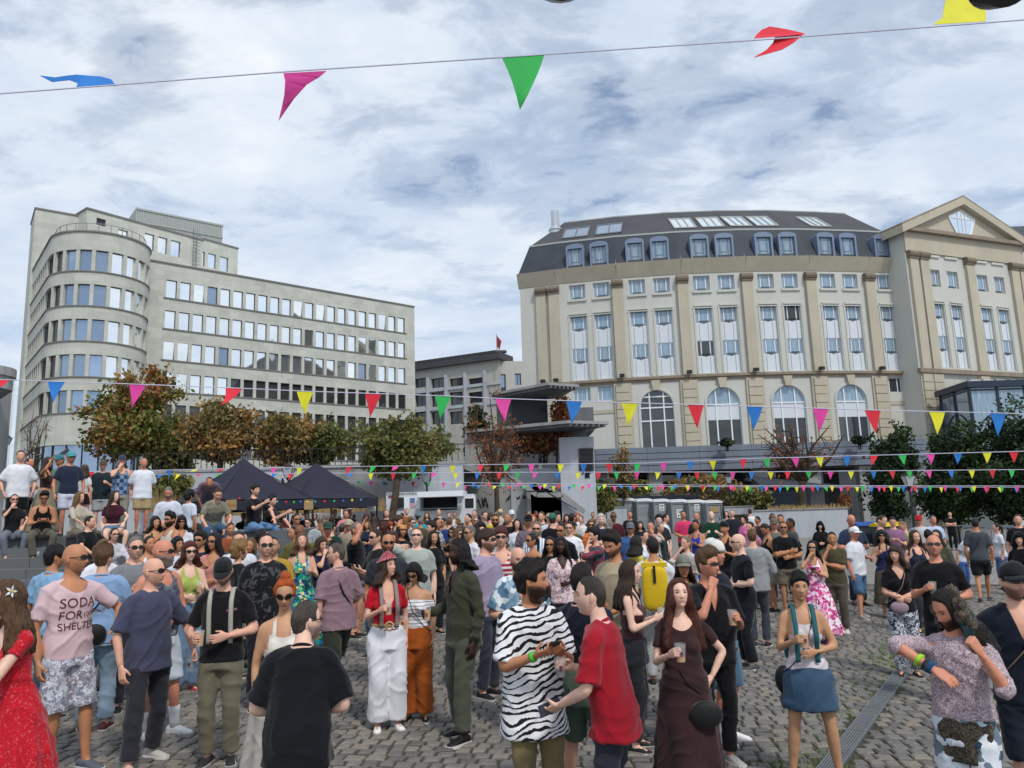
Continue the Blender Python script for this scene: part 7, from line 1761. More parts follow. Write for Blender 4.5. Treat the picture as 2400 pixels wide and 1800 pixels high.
def make_person(k, idx):
 b, lod = SHAPES[k['key']]['b'], k['lod']; s = k['h'] / 1.75
 root = empty('person', k['loc'], rad(k['f'])); root.scale = (s, s, s); root['label'] = k['label']; root['category'] = 'person'
 if k.get('group'): root['group'] = k['group']
 k['root'] = root; k['b'] = b
 bpy.context.view_layer
 part('body', get_mesh(k, 'body', idx), root, SK[k.get('skin', 'fair')])
 col = lambda c: srgb(c) if isinstance(c, str) else c
 if k.get('dress'):
  k['o_top'] = part('dress', get_mesh(k, ('d', k['dress'], k.get('neck')), idx), root, col(k.get('tc', 'ffffff')), cloth_mat(k.get('tm', 'plain')))
 else:
  if k.get('top', 'tee'):
   nm = {'tank': 'tank_top', 'strap': 'camisole', 'fittank': 'tank_top', 'hood': 'hooded_jacket', 'shirt': 'shirt', 'long': 'shirt', 'roll': 'shirt'}.get(k.get('top', 'tee'), 't_shirt')
   k['o_top'] = part(nm, get_mesh(k, ('t', k.get('top', 'tee'), k.get('neck')), idx), root, col(k.get('tc', '888888')), cloth_mat(k.get('tm', 'plain')))
  bt = k.get('bot', 'trousers')
  nm = 'skirt' if BOTS[bt][0] == 'skirt' else ('shorts' if BOTS[bt][1] < 1.2 else 'trousers')
  k['o_bot'] = part(nm, get_mesh(k, ('p', k['pk'], None), idx), root, col(k.get('bc', '2a2c33')), cloth_mat(k.get('bm', 'plain')))
 if lod == 0 and k.get('o_top') and not k.get('neck') and k.get('top', 'tee') in ('tee', 'bigtee', 'longtee', 'fittee', 'long', 'shirt', 'roll'):
  nr = (.050 if b.fem else .060) + (.006 if k.get('top', 'tee') in ('shirt', 'roll') else 0); pts = b.tz(np.array([v3(nr * 1.12 * math.cos(a), nr * 1.12 * math.sin(a) + .008, 1.462 + .020 * math.sin(a)) for a in np.linspace(0, 2 * PI, 29)])); v, f = tube_np(pts, np.full((29, 2), (.0075, .011)), 8)
  part('collar', raw_mesh('collar', v, f, CLOTH['plain'], True), k['o_top'], col(k.get('tc', '888888')), cloth_mat(k.get('tm', 'plain')))
 HM = M4(b.HR @ np.diag(head_scale(k['key'])), b.headc)
 hr = k.get('hair', ('short', 'brown'))
 if hr: part('hair', head_item('hair', (hr[0], (idx % 7) if lod == 0 else 0), lod, M_HAIR), root, HC[hr[1]] if hr[1] in HC else srgb(hr[1]), None, HM)
 if k.get('beard') and lod < 2: part('beard', head_item('beard', k['beard'], lod, M_BEARD), root, HC.get(k.get('bcol', hr[1] if hr else 'brown'), HC['brown']), None, HM).color[3] = .55 if k['beard'] < .009 else .97
 if k.get('shades'): part('sunglasses', head_item('shades', k['shades'], 0, M_SHADES), root, (0, 0, 0), None, HM)
 if k.get('cap'):
  c = k['cap']; back = HM @ Matrix.Rotation(PI, 4, 'Z') if c[0] == 'back' else HM
  o = part('cap', head_item('crown', 0, 0, CLOTH['plain']), root, srgb(c[1]), cloth_mat(c[2]) if len(c) > 2 else None, back)
  if c[0] != 'beanie': part('brim', head_item('brim', 0, 0, CLOTH['plain']), o, srgb(c[1]), cloth_mat(c[2]) if len(c) > 2 else None)
 sc = k.get('shoe', '202022')
 if sc and not (lod == 2 and k.get('nofeet')):
  for (H, K_, A, yw) in b.leg:
   ft = b.seat and 0.0; M = M4(rotz(yw) * (.92 if b.fem else 1.0), A - v3(0, 0, .085))
   o = part('shoe', _shoe, root, srgb(sc), None, M)
   if lod < 2: part('sole', _sole, o, (1, 1, 1), M_SOLE_D if k.get('dsole') else None)
 if k.get('socks') and lod < 2:
  for i in (0, 1):
   H_, K_, A_, yw = b.leg[i]; v, f = tube_np([A_ + (K_ - A_) * t for t in (-.05, .1, .25, .38)], [.041, .044, .047, .052], 12)
   part('sock', raw_mesh('sock', v, f, CLOTH['plain'], True), root, srgb(k['socks']))
 PEOPLE.append(k)
def wpt(k, p):
 a = rad(k['f']); s = k['h'] / 1.75; q = rotz(a) @ (np.asarray(p, float) * s); return q + np.array(k['loc'])
def hand_grip(k, i, along=.085, off=.046):
 S, E, W, d, nn, hk = k['b'].arm[i]; return wpt(k, W + d * along + nn * off)
def place(k):
 if 'D' in k:
  if k['D'] < 12.7 and 'z' not in k: k['D'] *= 1.08
  p = at(k['x'], k['y'], k['D']); z = k.get('z', gz(p[0], p[1])); k['h'] = k['h'] or float(np.clip(p[2] - z, 1.56 if k.get('fem') else 1.66, 1.80 if k.get('fem') else 1.93)); k['loc'] = (p[0], p[1], z)
 else:
  if k['h'] > 1.6: k['h'] -= .04
  p = ground(k['x'], k['y'], k['h']); k['loc'] = (p[0], p[1], gz(p[0], p[1]))
 d = math.hypot(k['loc'][0], k['loc'][1]); k['f'] -= math.degrees(math.atan2(k['loc'][0], k['loc'][1]))
 k['lod'] = 0 if d < 9.6 else 1 if d < 17.6 else 2
 if 'seat' in k: k['loc'] = (k['loc'][0], k['loc'][1], k['seat'] - .815 * k['h'] / 1.75)
def build_people():
 for k in SPECS: place(k); prepare(k)
 run_jobs()
 for i, k in enumerate(SPECS): make_person(k, i)
# ================================================================== PEOPLE: who stands where (pixels of the top of the head, read off enlarged crops)
A = lambda x, y: (x * .2712, 1040 + y * .2712)
B = lambda x, y: (550 + x * .2712, 1100 + y * .2712)
Q = lambda x, y: (1100 + x * .2712, 1100 + y * .2712)
R = lambda x, y: (1650 + x * .339, 1150 + y * .339)
S8 = lambda x, y: (1700 + x * .3165, 1275 + y * .3165)
E = lambda x, y: (x * .3165, 980 + y * .3165)
G = lambda x, y: (600 + x * .3165, 850 + y * .3165)
H = lambda x, y: (1200 + x * .3165, 850 + y * .3165)
I = lambda x, y: (1750 + x * .3013, 800 + y * .3013)
# ---- front row
P('woman in a red dotted dress with a white flower in her hair at left edge', *A(190, 1175), 1.74, -62, fem=True, hy=-18, lean=6, arms=('clasp', 'reachdown'), dress='maxi', neck='deepv', tm='reddots', hair=('long', 'lightbrown'), skin='pale', shades='std', id='reddress')
P('bald man in sunglasses and pale pink shirt printed SODA FOR SHELTER', *A(640, 865), 1.88, 28, hy=38, arms=('down', 'elbow_l'), legs='contra', tc='cfb4b8', neck='scoop', bot='longshorts', bm='camoshorts', hair=None, skin='tan', shades='std', shoe='5a5f6a', id='soda')
P('shaven-headed man with moustache in slate blue T-shirt and charcoal trousers', *A(1320, 990), 1.75, 32, hy=30, arms=('hang', 'cupdown'), legs='stride', top='bigtee', tc='44465c', bot='loose', bc='2e2f36', hair=None, skin='fair', shades='std', shoe='b8b4ac', id='slate', must=1)
P('bald grey-bearded man in grey printed tank top and white sneakers', *A(1400, 828), 1.87, 38, hy=30, arms=('hang', 'clasp'), legs='contra', top='tank', tm='greyprint', bot='longshorts', bc='b9c2cc', hair=None, skin='red', shades='std', beard=.02, bcol='grey', shoe='e8e8ea', socks='e6e6e6', fat=.5)
P('man in a black cap and black T-shirt with pale backpack straps, looking down', *A(1940, 985), 1.75, -12, hp=28, arms=('cuplow', 'belly'), tc='141417', bot='loose', bc='6d6856', hair=('short', 'dark'), beard=.006, cap=('cap', '232529'), skin='fair', shoe='2c2f2e', id='blackcap')
P('man in a plain black T-shirt seen from behind in the foreground', *B(560, 1235), 1.62, 168, D=4.3, hy=-48, lean=14, arms=('belly', 'belly'), top='bigtee', tc='111318', bot='trousers', bc='1a1c22', hair=('short', '4a443f'), beard=.008, bcol='grey', skin='pale', shades='std')
P('woman with piled orange hair and cat-eye sunglasses in white strap top', *B(440, 935), 1.70, -4, fem=True, hp=16, arms=('down', 'down'), top='strap', tc='d8d2c8', bot='skirt', bc='a8a49c', hair=('topbun', 'ginger'), skin='olive', shades='cat')
P('woman in a green and blue floral strap dress tilting her face up', *B(580, 520), 1.74, 8, D=10.6, fem=True, hp=-22, arms=('down', 'cup'), dress='straps', tm='greenfloral', hair=('medium', 'lightbrown'), skin='fair')
P('man in aviator sunglasses and dark printed T-shirt behind the orange-haired woman', *B(268, 562), 1.88, 12, arms=('down', 'down'), tm='darkprint', bc='1d2026', hair=('receding', 'dark'), skin='fair', shades='std')
P('man in an oversized mauve T-shirt with black shoulder strap, back turned', *B(890, 640), 1.77, -152, hy=52, arms=('hang', 'down'), legs='walk', top='bigtee', tc='8d727c', bot='longshorts', bc='35382f', hair=('crop', '55504b'), skin='fair', shoe='1a1c1e', socks='9aa0b4', id='mauve')
P('woman in red wrap top, red bandana and wide white trousers holding a beer', *B(1312, 738), 1.71, 12, fem=True, hy=34, hp=-8, arms=('cup', 'down'), top='fittee', neck='deepv', tc='b00d22', bot='wide', bc='e3e4ea', hair=('medium', 'brown'), skin='fair', shoe='e4e4e6', id='redtop')
P('woman in striped off-shoulder top and burnt orange wide trousers', *B(1555, 806), 1.61, -8, fem=True, hy=-18, hp=26, arms=('cuplow', 'down'), top='offshoulder', tm='blackstripe', bot='wide', bc='a0521c', hair=('bob', 'black'), skin='olive', shades='slim', shoe='18181a', id='stripes')
P('man with dreadlocks in olive green shirt and trousers holding a cup', *B(1950, 602), 1.88, -58, hy=-22, arms=('cuplow', 'down'), legs='contra', top='long', neck='open', tc='3b3d2e', bot='loose', bc='4a4e42', hair=('dreads', 'black'), beard=.008, skin='dark', shoe='151517')
P('bearded man in long zebra-striped T-shirt looking down at a phone', *Q(520, 812), 1.82, 22, hy=62, arms=('phone', 'phone'), top='longtee', tm='zebra', bot='loose', bc='7d6f4c', hair=('messy', 'dark'), beard=.022, skin='tan', id='zebra')
P('man in navy T-shirt and sage green shorts, back half turned', *Q(962, 812), 1.80, 156, hy=-22, arms=('down', 'belly'), legs='wide', top='fittee', tc='171b2c', bot='shorts', bc='56675a', hair=('short', 'dark'), skin='fair')
P('man in a dark red T-shirt in profile holding a phone low', *Q(1180, 918), 1.78, -104, hy=8, lean=8, arms=('cup', 'phonelow'), top='bigtee', tc='9c1626', bot='trousers', bc='2c2f38', hair=('crop', '3f3833'), skin='pale', id='redman')
P('woman with very long dark brown hair in long brown dress holding a cup', *Q(1800, 952), 1.665, 6, fem=True, hy=8, hp=-12, arms=('cup', 'hip'), dress='column', neck='scoop', tc='3a2526', hair=('verylong', 'auburn'), skin='pale', fat=.5, id='brown')
P('man in open black shirt and amber sunglasses with a cup in his hand', *Q(2040, 705), 1.81, 22, hy=34, arms=('chin', 'cup'), top='shirt', neck='open', tc='121216', bot='trousers', bc='0f1013', hair=('quiff', 'lightbrown'), skin='red', shades='slim', shoe='a8a6a2')
P('man in a backwards white cap, navy polo shirt and denim shorts', *R(60, 345), 1.87, 62, hy=-10, arms=('down', 'belly'), top='tee', tc='151a2a', bot='longshorts', bm='denim', bc='4c6c86', hair=('crop', 'brown'), cap=('back', 'd6d4ce'), skin='red', shoe='e8e8ea', socks='e8e8e8', fat=.4)
P('bald man with glasses in navy T-shirt and dark trousers in profile', *R(240, 297), 1.81, -66, hy=-10, arms=('belly', 'belly'), top='tee', tc='12151f', bot='loose', bc='161a22', hair=None, skin='pale', shades='slim', shoe='4a4d52')
P('short-haired woman in white camisole and denim miniskirt holding a beer', *S8(540, 218), 1.66, 8, fem=True, arms=('cup', 'belly'), top='strap', neck=None, tc='d6cdd2', bot='miniskirt', bm='denim', bc='39536c', hair=('pixie', 'black'), skin='olive', legs='wide', shoe='c8c4c0', id='miniskirt')
P('costumed man with fur headdress, teal dreads and ripped pale jeans', *S8(1650, 345), 1.69, -12, hy=-38, hp=24, arms=('elbowup', 'fistup'), top='rollshort', tm='pinkgrey', bot='loose', bm='ripped', hair=('long', 'dark'), beard=.012, skin='red', id='fur')
P('man in black cap, glasses and dark navy shirt at the right edge', *S8(2110, 152), 1.80, 10, hy=16, arms=('hang', 'down'), top='shirt', neck='open', tc='131a28', bot='longshorts', bc='1c2430', hair=('short', 'dark'), cap=('cap', '1f2226'), beard=.006, skin='fair', shades='slim', id='edge')
# ---- second row
P('man in black T-shirt and sunglasses with a shaved head, facing the stage', *R(1580, 305), 1.87, 2, hp=-10, arms=('cup', 'belly'), tc='101014', bot='trousers', bc='191b20', hair=None, skin='red', shades='std')
P('woman in black V-neck and paisley trousers with a lilac shoulder bag', *R(1320, 378), 1.68, 12, fem=True, hy=-26, arms=('clasp', 'clasp'), top='tee', neck='v', tc='131318', bot='loose', bm='paisley', hair=('bangs', 'brown'), skin='fair', id='blackv')
P('man in white cap, white shirt and denim shorts holding a cup', *R(1030, 252), 1.71, 58, D=15.2, arms=('down', 'cupside'), legs='stride', top='shirt', tc='d9dce2', bot='longshorts', bm='denim', bc='46688a', hair=('crop', 'grey'), cap=('cap', 'e8e8ea'), skin='red', shoe='8a8a86')
P('man in olive T-shirt with hand on his chin', *R(880, 287), 1.72, -14, hy=10, arms=('chin', 'cross'), tc='4d4733', bot='loose', bc='544d43', hair=('short', 'dark'), skin='tan', shoe='c8c4ba')
P('woman with long black hair in pink floral dress drinking from a cup', *R(745, 347), 1.62, -4, fem=True, arms=('drink', 'phone'), dress='straps', tm='pinkfloral', hair=('long', 'black'), skin='olive', shades='slim', shoe='c860b0')
P('woman with fringe and sunglasses in navy top and olive skirt', *R(1225, 272), 1.70, 0, fem=True, arms=('bagstrap', 'down'), top='strap', tc='1f2a52', bot='midi', bc='5a5240', hair=('bangs', 'black'), skin='olive', shades='std')
P('person in a black hooded jacket in front of the long planter', *R(800, 215), 1.68, 0, fem=True, top='hood', tc='0e1016', bot='loose', bc='111319', hair=('bob', 'black'), skin='fair', arms=('belly', 'belly'))
P('man in black tank top and beige shorts looking down at his hand', *R(430, 227), 1.80, -62, hp=28, arms=('pocket', 'belly'), top='tank', tc='111216', bot='shorts', bc='a39782', hair=('short', 'dark'), skin='tan', shoe='17181a')
P('man in black T-shirt and sunglasses with folded arms behind the beige shorts man', *R(543, 202), 1.81, 4, D=15.6, arms=('cross', 'belly'), tc='0f1014', bot='shorts', bc='6a6252', hair=('crop', 'brown'), skin='tan', shades='std')
P('bearded man in charcoal T-shirt standing side-on near the planter', *R(597, 180), 1.84, -80, D=17.5, tc='3c4144', bot='shorts', bc='8d8a84', hair=('crop', 'black'), beard=.01, skin='brown')
P('man in a pale grey shirt seen from behind near the bald man with glasses', *R(330, 280), 1.78, 178, D=11.4, arms=('belly', 'belly'), top='roll', tc='8f9294', bot='trousers', bc='3a3e46', hair=('crop', 'lightbrown'), skin='fair')
P('man in black bandana and black tank top', *R(140, 212), 1.80, -32, D=15.5, top='tank', tc='14151a', bc='1b1d22', hair=('crop', 'dark'), cap=('beanie', '16171b'), skin='tan', arms=('belly', 'cup'))
P('man in a white T-shirt wearing a bright yellow roll-top backpack', *Q(1580, 588), 1.80, 180, hy=10, arms=('belly', 'belly'), tc='d2d6e0', bot='trousers', bc='a4a6a4', hair=('short', 'black'), skin='tan', id='yellow')
P('smiling woman in a white T-shirt beside the yellow backpack', *Q(1505, 532), 1.68, 34, fem=True, hy=12, tc='d8dce4', bc='30343c', hair=('tied', 'dark'), skin='fair')
P('woman in a yellow T-shirt half hidden beside the yellow backpack', *Q(1435, 560), 1.66, 120, D=11.5, fem=True, tc='c2b448', bc='2a3040', hair=('medium', 'dark'), skin='tan')
P('man in blue shirt, grey cap and sunglasses left of the white-shirted woman', *Q(1390, 466), 1.76, 0, D=16.4, top='shirt', tc='3d5f94', bc='2c3038', hair=('crop', 'dark'), cap=('cap', '6a6e78'), skin='tan', shades='std', arms=('down', 'bagstrap'))
P('moustached man smoking in a plaid shirt with pink collar', *Q(1080, 512), 1.80, -64, hy=-6, arms=('down', 'face'), top='roll', tm='plaid', bc='20232b', hair=('messy', 'black'), skin='fair')
P('man with cropped beard in a sand coloured T-shirt looking down', *Q(1240, 548), 1.88, -36, D=7.6, hp=18, arms=('belly', 'phonelow'), tc='ab9c80', bc='23262e', hair=('quiff', 'dark'), beard=.006, skin='tan')
P('woman in brown top with long ponytail facing right', *Q(1375, 788), 1.70, 82, fem=True, arms=('cup', 'cup'), top='strap', tc='4c3031', bot='trousers', bc='26282e', hair=('long', 'brown'), skin='pale')
P('woman in a tweed baker cap behind the long-haired woman in brown', *Q(1845, 752), 1.68, 2, fem=True, top='tee', tc='6a5a4a', bc='2a2c32', hair=('long', 'dark'), cap=('cap', '7a7a70', 'tweed'), skin='tan')
P('grey-haired woman in a pale top holding her hand to her face', *Q(1870, 582), 1.66, -44, fem=True, arms=('face', 'belly'), top='roll', tc='c4c0b8', bc='3a3c42', hair=('tied', 'grey'), skin='fair')
P('dark-skinned woman with long black hair in pale floral blouse', *Q(790, 588), 1.74, 8, fem=True, hy=-8, top='roll', neck='v', tm='roseprint', bc='23252c', hair=('verylong', 'black'), skin='dark', arms=('down', 'belly'))
P('woman in sunglasses and black top squeezed behind the floral blouse', *Q(697, 602), 1.68, -8, D=10.8, fem=True, top='tee', tc='17181d', bc='1c1e24', hair=('long', 'black'), skin='tan', shades='std')
P('bald bearded man in blue tie-dye shirt behind the zebra T-shirt', *Q(415, 672), 1.79, 12, hy=6, hp=8, top='shirt', neck='open', tm='tiedye', bm='denim', bc='5c7c98', hair=None, beard=.014, bcol='auburn', skin='fair', arms=('belly', 'bagstrap'))
P('man with moustache and sunglasses in a lilac long-sleeved shirt', *Q(140, 527), 1.88, 52, D=8.5, hy=16, top='long', tc='9d8fa8', bc='343844', hair=('fringe', 'brown'), beard=.004, skin='fair', shades='std', arms=('down', 'clasp'))
P('man in red and white striped tank top with mirrored blue sunglasses', *Q(270, 508), 1.88, 0, D=9.2, top='tank', tm='redstripe', bc='22252c', hair=('fringe', 'auburn'), skin='fair', shades='std')
P('bare-shouldered woman with ponytail and round sunglasses', *Q(540, 552), 1.70, -44, D=11.6, fem=True, hy=-10, top='tube', tc='8d7a70', bc='2c2c30', hair=('tied', 'dark'), skin='tan', shades='std', arms=('shoulder', 'down'))
P('grey-bearded man in sunglasses and blue striped white shirt', *Q(580, 452), 1.84, -6, D=14.0, top='shirt', tm='bluestripe', bc='38404c', hair=('short', 'grey'), beard=.012, skin='fair', shades='std', fat=.5)
P('man in cropped hair and dark sunglasses in a black T-shirt behind the floral blouse', *Q(790, 450), 1.82, -24, D=12.6, tc='121318', bc='1b1d23', hair=('crop', 'dark'), skin='tan', shades='std')
P('man with glasses in white T-shirt behind the black-shirted man', *Q(860, 415), 1.80, -10, D=15.6, tc='dfe1e6', bc='4a4e56', hair=('short', 'dark'), skin='fair', shades='slim')
P('child with brown hair between the striped shirt and black shirt', *Q(668, 515), 1.45, -10, D=13.4, fem=True, tc='7a6a70', bc='30323a', hair=('medium', 'brown'), skin='fair')
# ---- middle left
P('man in pale blue shirt with black sling strap seen from behind', *A(895, 935), 1.75, 172, D=7.3, hy=-20, arms=('belly', 'belly'), top='roll', tc='86a4c8', bot='loose', bm='denim', bc='8096a8', hair=('quiff', 'lightbrown'), skin='fair', shoe='6a3038', id='bluesling')
P('man with slicked-back hair and sunglasses in white T-shirt behind the blue shirt', *A(895, 852), 1.76, 40, D=8.6, hy=20, top='bigtee', tc='dcdee4', bc='5a6068', hair=('tied', 'darkblond'), skin='red', shades='std')
P('black-haired young man in light blue T-shirt behind the SODA shirt', *A(470, 890), 1.74, 140, D=7.6, hy=-30, tc='7fa6c6', bc='3a4250', hair=('fringe', 'black'), skin='tan')
P('woman in a white tank top with dark hair tied up', *A(1290, 762), 1.70, 30, D=10.6, fem=True, top='fittank', tc='d8dae2', bc='30343c', hair=('tied', 'dark'), skin='tan')
P('auburn-haired woman in lime green top and sunglasses eating from a tray', *A(1640, 832), 1.72, 16, D=8.7, fem=True, top='croptank', tc='a9b860', bot='wide', bm='denim', bc='6d88a4', hair=('medium', 'auburn'), skin='pale', shades='std', arms=('belly', 'cup'), shoe='a04048')
P('woman with long black hair and sunglasses in a peach shirt', *A(1855, 732), 1.76, -18, D=10.2, fem=True, hy=-10, top='roll', neck='v', tc='c98a80', bc='8a6a66', hair=('verylong', 'black'), skin='tan', shades='std', arms=('bagstrap', 'belly'))
P('person with curly blond hair and dark jacket beside the black cap', *A(2070, 842), 1.68, 110, D=9.4, fem=True, top='long', tc='14161c', bc='23252b', hair=('curly', 'blond'), skin='fair')
P('person with tied hair drinking near the steps', *A(2100, 772), 1.66, 20, D=12.6, fem=True, tc='3a3c44', bc='2a2c32', hair=('tied', 'dark'), skin='fair', arms=('drink', 'down'))
P('bald dark-skinned man in an olive green shirt with his back turned', *B(540, 442), 1.84, 160, D=11.8, lean=10, hp=10, top='roll', tc='5c5a2a', bc='2a2b24', hair=None, skin='brown', arms=('wave', 'belly'))
P('woman in navy top drinking from a plastic cup beside the floral dress', *B(742, 566), 1.66, 40, D=11.2, fem=True, hy=-6, hp=10, top='fittee', tc='161c34', bot='skirt', bc='14161f', hair=('bob', 'brown'), skin='fair', arms=('drink', 'down'))
P('older man in dark green cap and black T-shirt eyeing his phone', *B(800, 422), 1.84, 0, D=13.6, tc='15171b', bc='30343a', hair=('short', 'grey'), cap=('cap', '2c4a3c'), skin='red', arms=('phone', 'phone'), fat=.5)
P('grey-haired man in black T-shirt raising one hand', *B(1050, 412), 1.86, 62, D=13.0, arms=('wave', 'down'), tc='121317', bot='shorts', bc='7a7464', hair=('receding', 'grey'), skin='red')
P('man in aviator sunglasses and dark grey T-shirt behind the red bandana', *B(1322, 572), 1.82, 8, D=8.9, tc='2d3038', bc='1e2026', hair=('receding', 'dark'), beard=.006, skin='tan', shades='std')
P('fair man in sunglasses and pale mint polo shirt, arm raised behind him', *B(1572, 517), 1.84, 12, D=10.2, hy=-8, hp=-12, top='tee', tc='a3aca6', bc='4a5058', hair=('short', 'darkblond'), skin='pale', shades='slim', arms=('neck', 'down'))
P('woman with shoulder-length auburn hair behind the aviator sunglasses', *B(1365, 497), 1.72, -10, D=12.8, fem=True, tc='1a1b20', bc='22242a', hair=('medium', 'auburn'), skin='fair')
P('person in an orange cap worn backwards and black T-shirt', *B(1440, 447), 1.80, 30, D=14.2, tc='141519', bc='26282e', hair=('medium', 'dark'), cap=('back', 'd0935a'), skin='tan')
P('ginger curly-haired woman with sunglasses', *B(1328, 392), 1.74, 40, D=16.5, fem=True, tc='8a6a50', bc='33363c', hair=('curly', 'ginger'), skin='fair', shades='std')
P('youth with a bowl haircut in a printed shirt', *B(1405, 306), 1.90, 60, D=16.8, top='shirt', tm='bwprint', bc='3a4250', hair=('fringe', 'brown'), skin='fair')
P('man in a turquoise T-shirt and bucket hat', *B(1585, 312), 1.88, -160, D=22.5, tc='1f9db0', bc='38404a', hair=('short', 'dark'), cap=('cap', '5a7078'), skin='tan')
P('man with white backpack straps and dark curls facing right', *B(1740, 352), 1.84, 60, D=17.5, tm='bwprint', bc='4a4c50', hair=('short', 'black'), skin='tan', arms=('down', 'cup'))
P('man in royal blue T-shirt seen from behind near the food trailer', *B(1855, 375), 1.82, 170, D=19.5, tc='24427c', bc='2b303a', hair=('crop', 'lightbrown'), skin='fair', arms=('down', 'cup'))
P('brown-haired woman with sunglasses and green top', *B(1925, 478), 1.68, 50, D=15.4, fem=True, tc='1f4a38', bc='26282e', hair=('medium', 'lightbrown'), skin='fair', shades='std')
P('dark curly-headed person with black shirt near the dreadlocked man', *B(2080, 470), 1.72, 150, D=13.8, fem=True, tc='1a1b20', bc='22242a', hair=('curly', 'dark'), skin='tan')
P('long-haired woman in black with a shoulder bag beside the mint polo', *B(1715, 488), 1.70, 20, D=13.4, fem=True, tc='16171c', bc='23252b', hair=('verylong', 'black'), skin='olive')
P('woman in white top and bright blue skirt in the gap', *B(1205, 362), 1.74, 150, D=24, fem=True, top='fittee', tc='c8c6cc', bot='miniskirt', bc='2f62c8', hair=('long', 'brown'), skin='tan', shoe='e0e0e0')
P('man in white striped shirt standing tall with his back turned', *B(745, 262), None, 165, D=17.0, top='shirt', tc='aab0b4', bc='4a5058', hair=('short', 'grey'), skin='fair')
P('man in a salmon pink shirt in the back crowd', *B(960, 332), None, 10, D=25, top='shirt', tc='c88088', bc='4a4c54', hair=('short', 'brown'), skin='red', arms=('clasp', 'clasp'))
P('white-bearded man in white shirt and black braces near the tent', *B(535, 352), None, 20, D=17.5, top='shirt', tc='ccd0d8', bc='2a2c34', hair=('short', 'dark'), skin='tan', shades='slim')
# ---- people on the terrace
ST = 2.03
P('young man in white T-shirt and black shorts standing on the terrace', *E(155, 240), None, 6, D=16.7, z=ST, top='bigtee', tc='dfe1e6', bot='shorts', bc='0f1014', hair=('short', 'brown'), skin='fair', arms=('pocket', 'pocket'))
P('man in pale lilac T-shirt behind the white T-shirt on the terrace', *E(215, 292), None, 60, D=17.9, z=ST, tc='b0b0be', bc='16181d', hair=('crop', 'brown'), skin='red', arms=('belly', 'belly'))
P('woman in brown crop top and beige striped skirt on the terrace', *E(352, 290), None, 60, D=17.3, z=ST, fem=True, top='croptank', tc='3a2a26', bot='maxi', bc='8d8470', hair=('long', 'brown'), skin='tan', shades='std', arms=('wave', 'belly'))
P('person in a teal cap hugging on the terrace', *E(447, 275), None, -50, D=17.9, z=ST, tc='5d7a6a', bc='2b3030', hair=('short', 'brown'), cap=('cap', '3c7a84'), skin='tan')
P('bearded man in teal cap, navy T-shirt and white shorts on the terrace', *E(525, 252), None, 16, D=16.6, z=ST, tc='252d42', bot='shorts', bc='c4c8d8', hair=('short', 'dark'), cap=('cap', '4fa0a8'), beard=.014, skin='red', shades='std', arms=('hang', 'hang'))
P('woman in white cropped T-shirt and dark shorts on the terrace', *E(625, 357), None, 150, D=17.2, z=ST, fem=True, top='crop', tc='d6d6dc', bot='hotpants', bc='24191c', hair=('medium', 'brown'), cap=('cap', '5a4a3c'), skin='fair')
P('man in dark green shirt and brown cap holding a can on the terrace', *E(765, 347), None, -6, D=17.4, z=ST, top='shirt', tc='1f2c33', bot='shorts', bc='a0a4a8', hair=('short', 'brown'), cap=('cap', '5c4f40'), skin='fair', arms=('hang', 'cup'))
P('man in blue patchwork denim vest drinking on the terrace', *E(905, 280), None, 8, D=16.9, z=ST, top='tank', tm='patchwork', bot='loose', bc='8b8b80', hair=('crop', 'dark'), cap=('cap', '3a4250'), skin='fair', arms=('drink', 'down'))
P('grey-haired man in white T-shirt and beige shorts at the end of the terrace', *E(1065, 335), None, 8, D=17.0, z=ST, top='bigtee', tc='dcdfe8', bot='shorts', bc='a8966f', hair=('crop', 'grey'), skin='red', arms=('back', 'back'))
SEAT = 'seated people on the steps'
P('seated woman in black T-shirt and grey leggings drinking on the top step', *E(105, 610), 1.70, 8, D=15.98, seat=ST, legs='sit', fem=True, tc='17181c', bot='slim', bc='6a6e7c', hair=('tied', 'brown'), skin='fair', shades='std', arms=('drink', 'knees'))
P('seated man in black tank top and olive trousers reading his phone', *E(320, 610), 1.78, 4, D=15.98, seat=ST, legs='sit', top='tank', tc='101114', bot='trousers', bc='5a574a', hair=('quiff', 'black'), skin='tan', shades='slim', hp=24, arms=('phone', 'phone'), shoe='d8d8d8', lean=12)
P('seated blond woman in cream shirt on the top step', *E(585, 590), 1.70, 40, D=16.0, seat=ST, legs='sit', fem=True, top='roll', tc='b5ac9c', bc='6a6456', hair=('verylong', 'darkblond'), skin='fair', arms=('knees', 'knees'), hy=15)
P('seated woman with long hair in maroon crop top and denim shorts', *E(845, 602), 1.70, 10, D=16.0, seat=ST, legs='sit', fem=True, hy=30, top='crop', tc='3c1422', bot='hotpants', bm='denim', bc='5a7490', hair=('verylong', 'brown'), skin='pale', arms=('down', 'knees'))
P('seated man with cropped hair in black T-shirt on a lower step', *E(660, 785), 1.78, 40, D=14.7, seat=ST - 3 * .185, legs='sit', tc='121317', bc='1c1e22', hair=('crop', 'black'), skin='fair', hy=30, arms=('knees', 'knees'))
P('seated woman in white shirt with dark strap and sunglasses on a lower step', *E(825, 812), 1.72, 20, D=14.3, seat=ST - 4 * .185, legs='sit', fem=True, top='roll', tc='ccccd4', bc='16171b', hair=('tied', 'dark'), skin='fair', shades='slim', arms=('knees', 'knees'), lean=14)
P('seated man in white T-shirt with folded hands at the terrace edge', *E(1250, 616), 1.80, -6, D=16.0, seat=ST, legs='sit', tc='ccd2de', bc='3a4c66', hair=('short', 'grey'), beard=.01, skin='red', arms=('clasp', 'clasp'), hp=18, lean=10)
P('person in a white T-shirt turned away behind the seated man', *E(1400, 632), 1.72, 130, D=17.2, seat=ST, legs='sitcross', tc='c8d0de', bc='26282e', hair=('curly', 'black'), skin='tan')
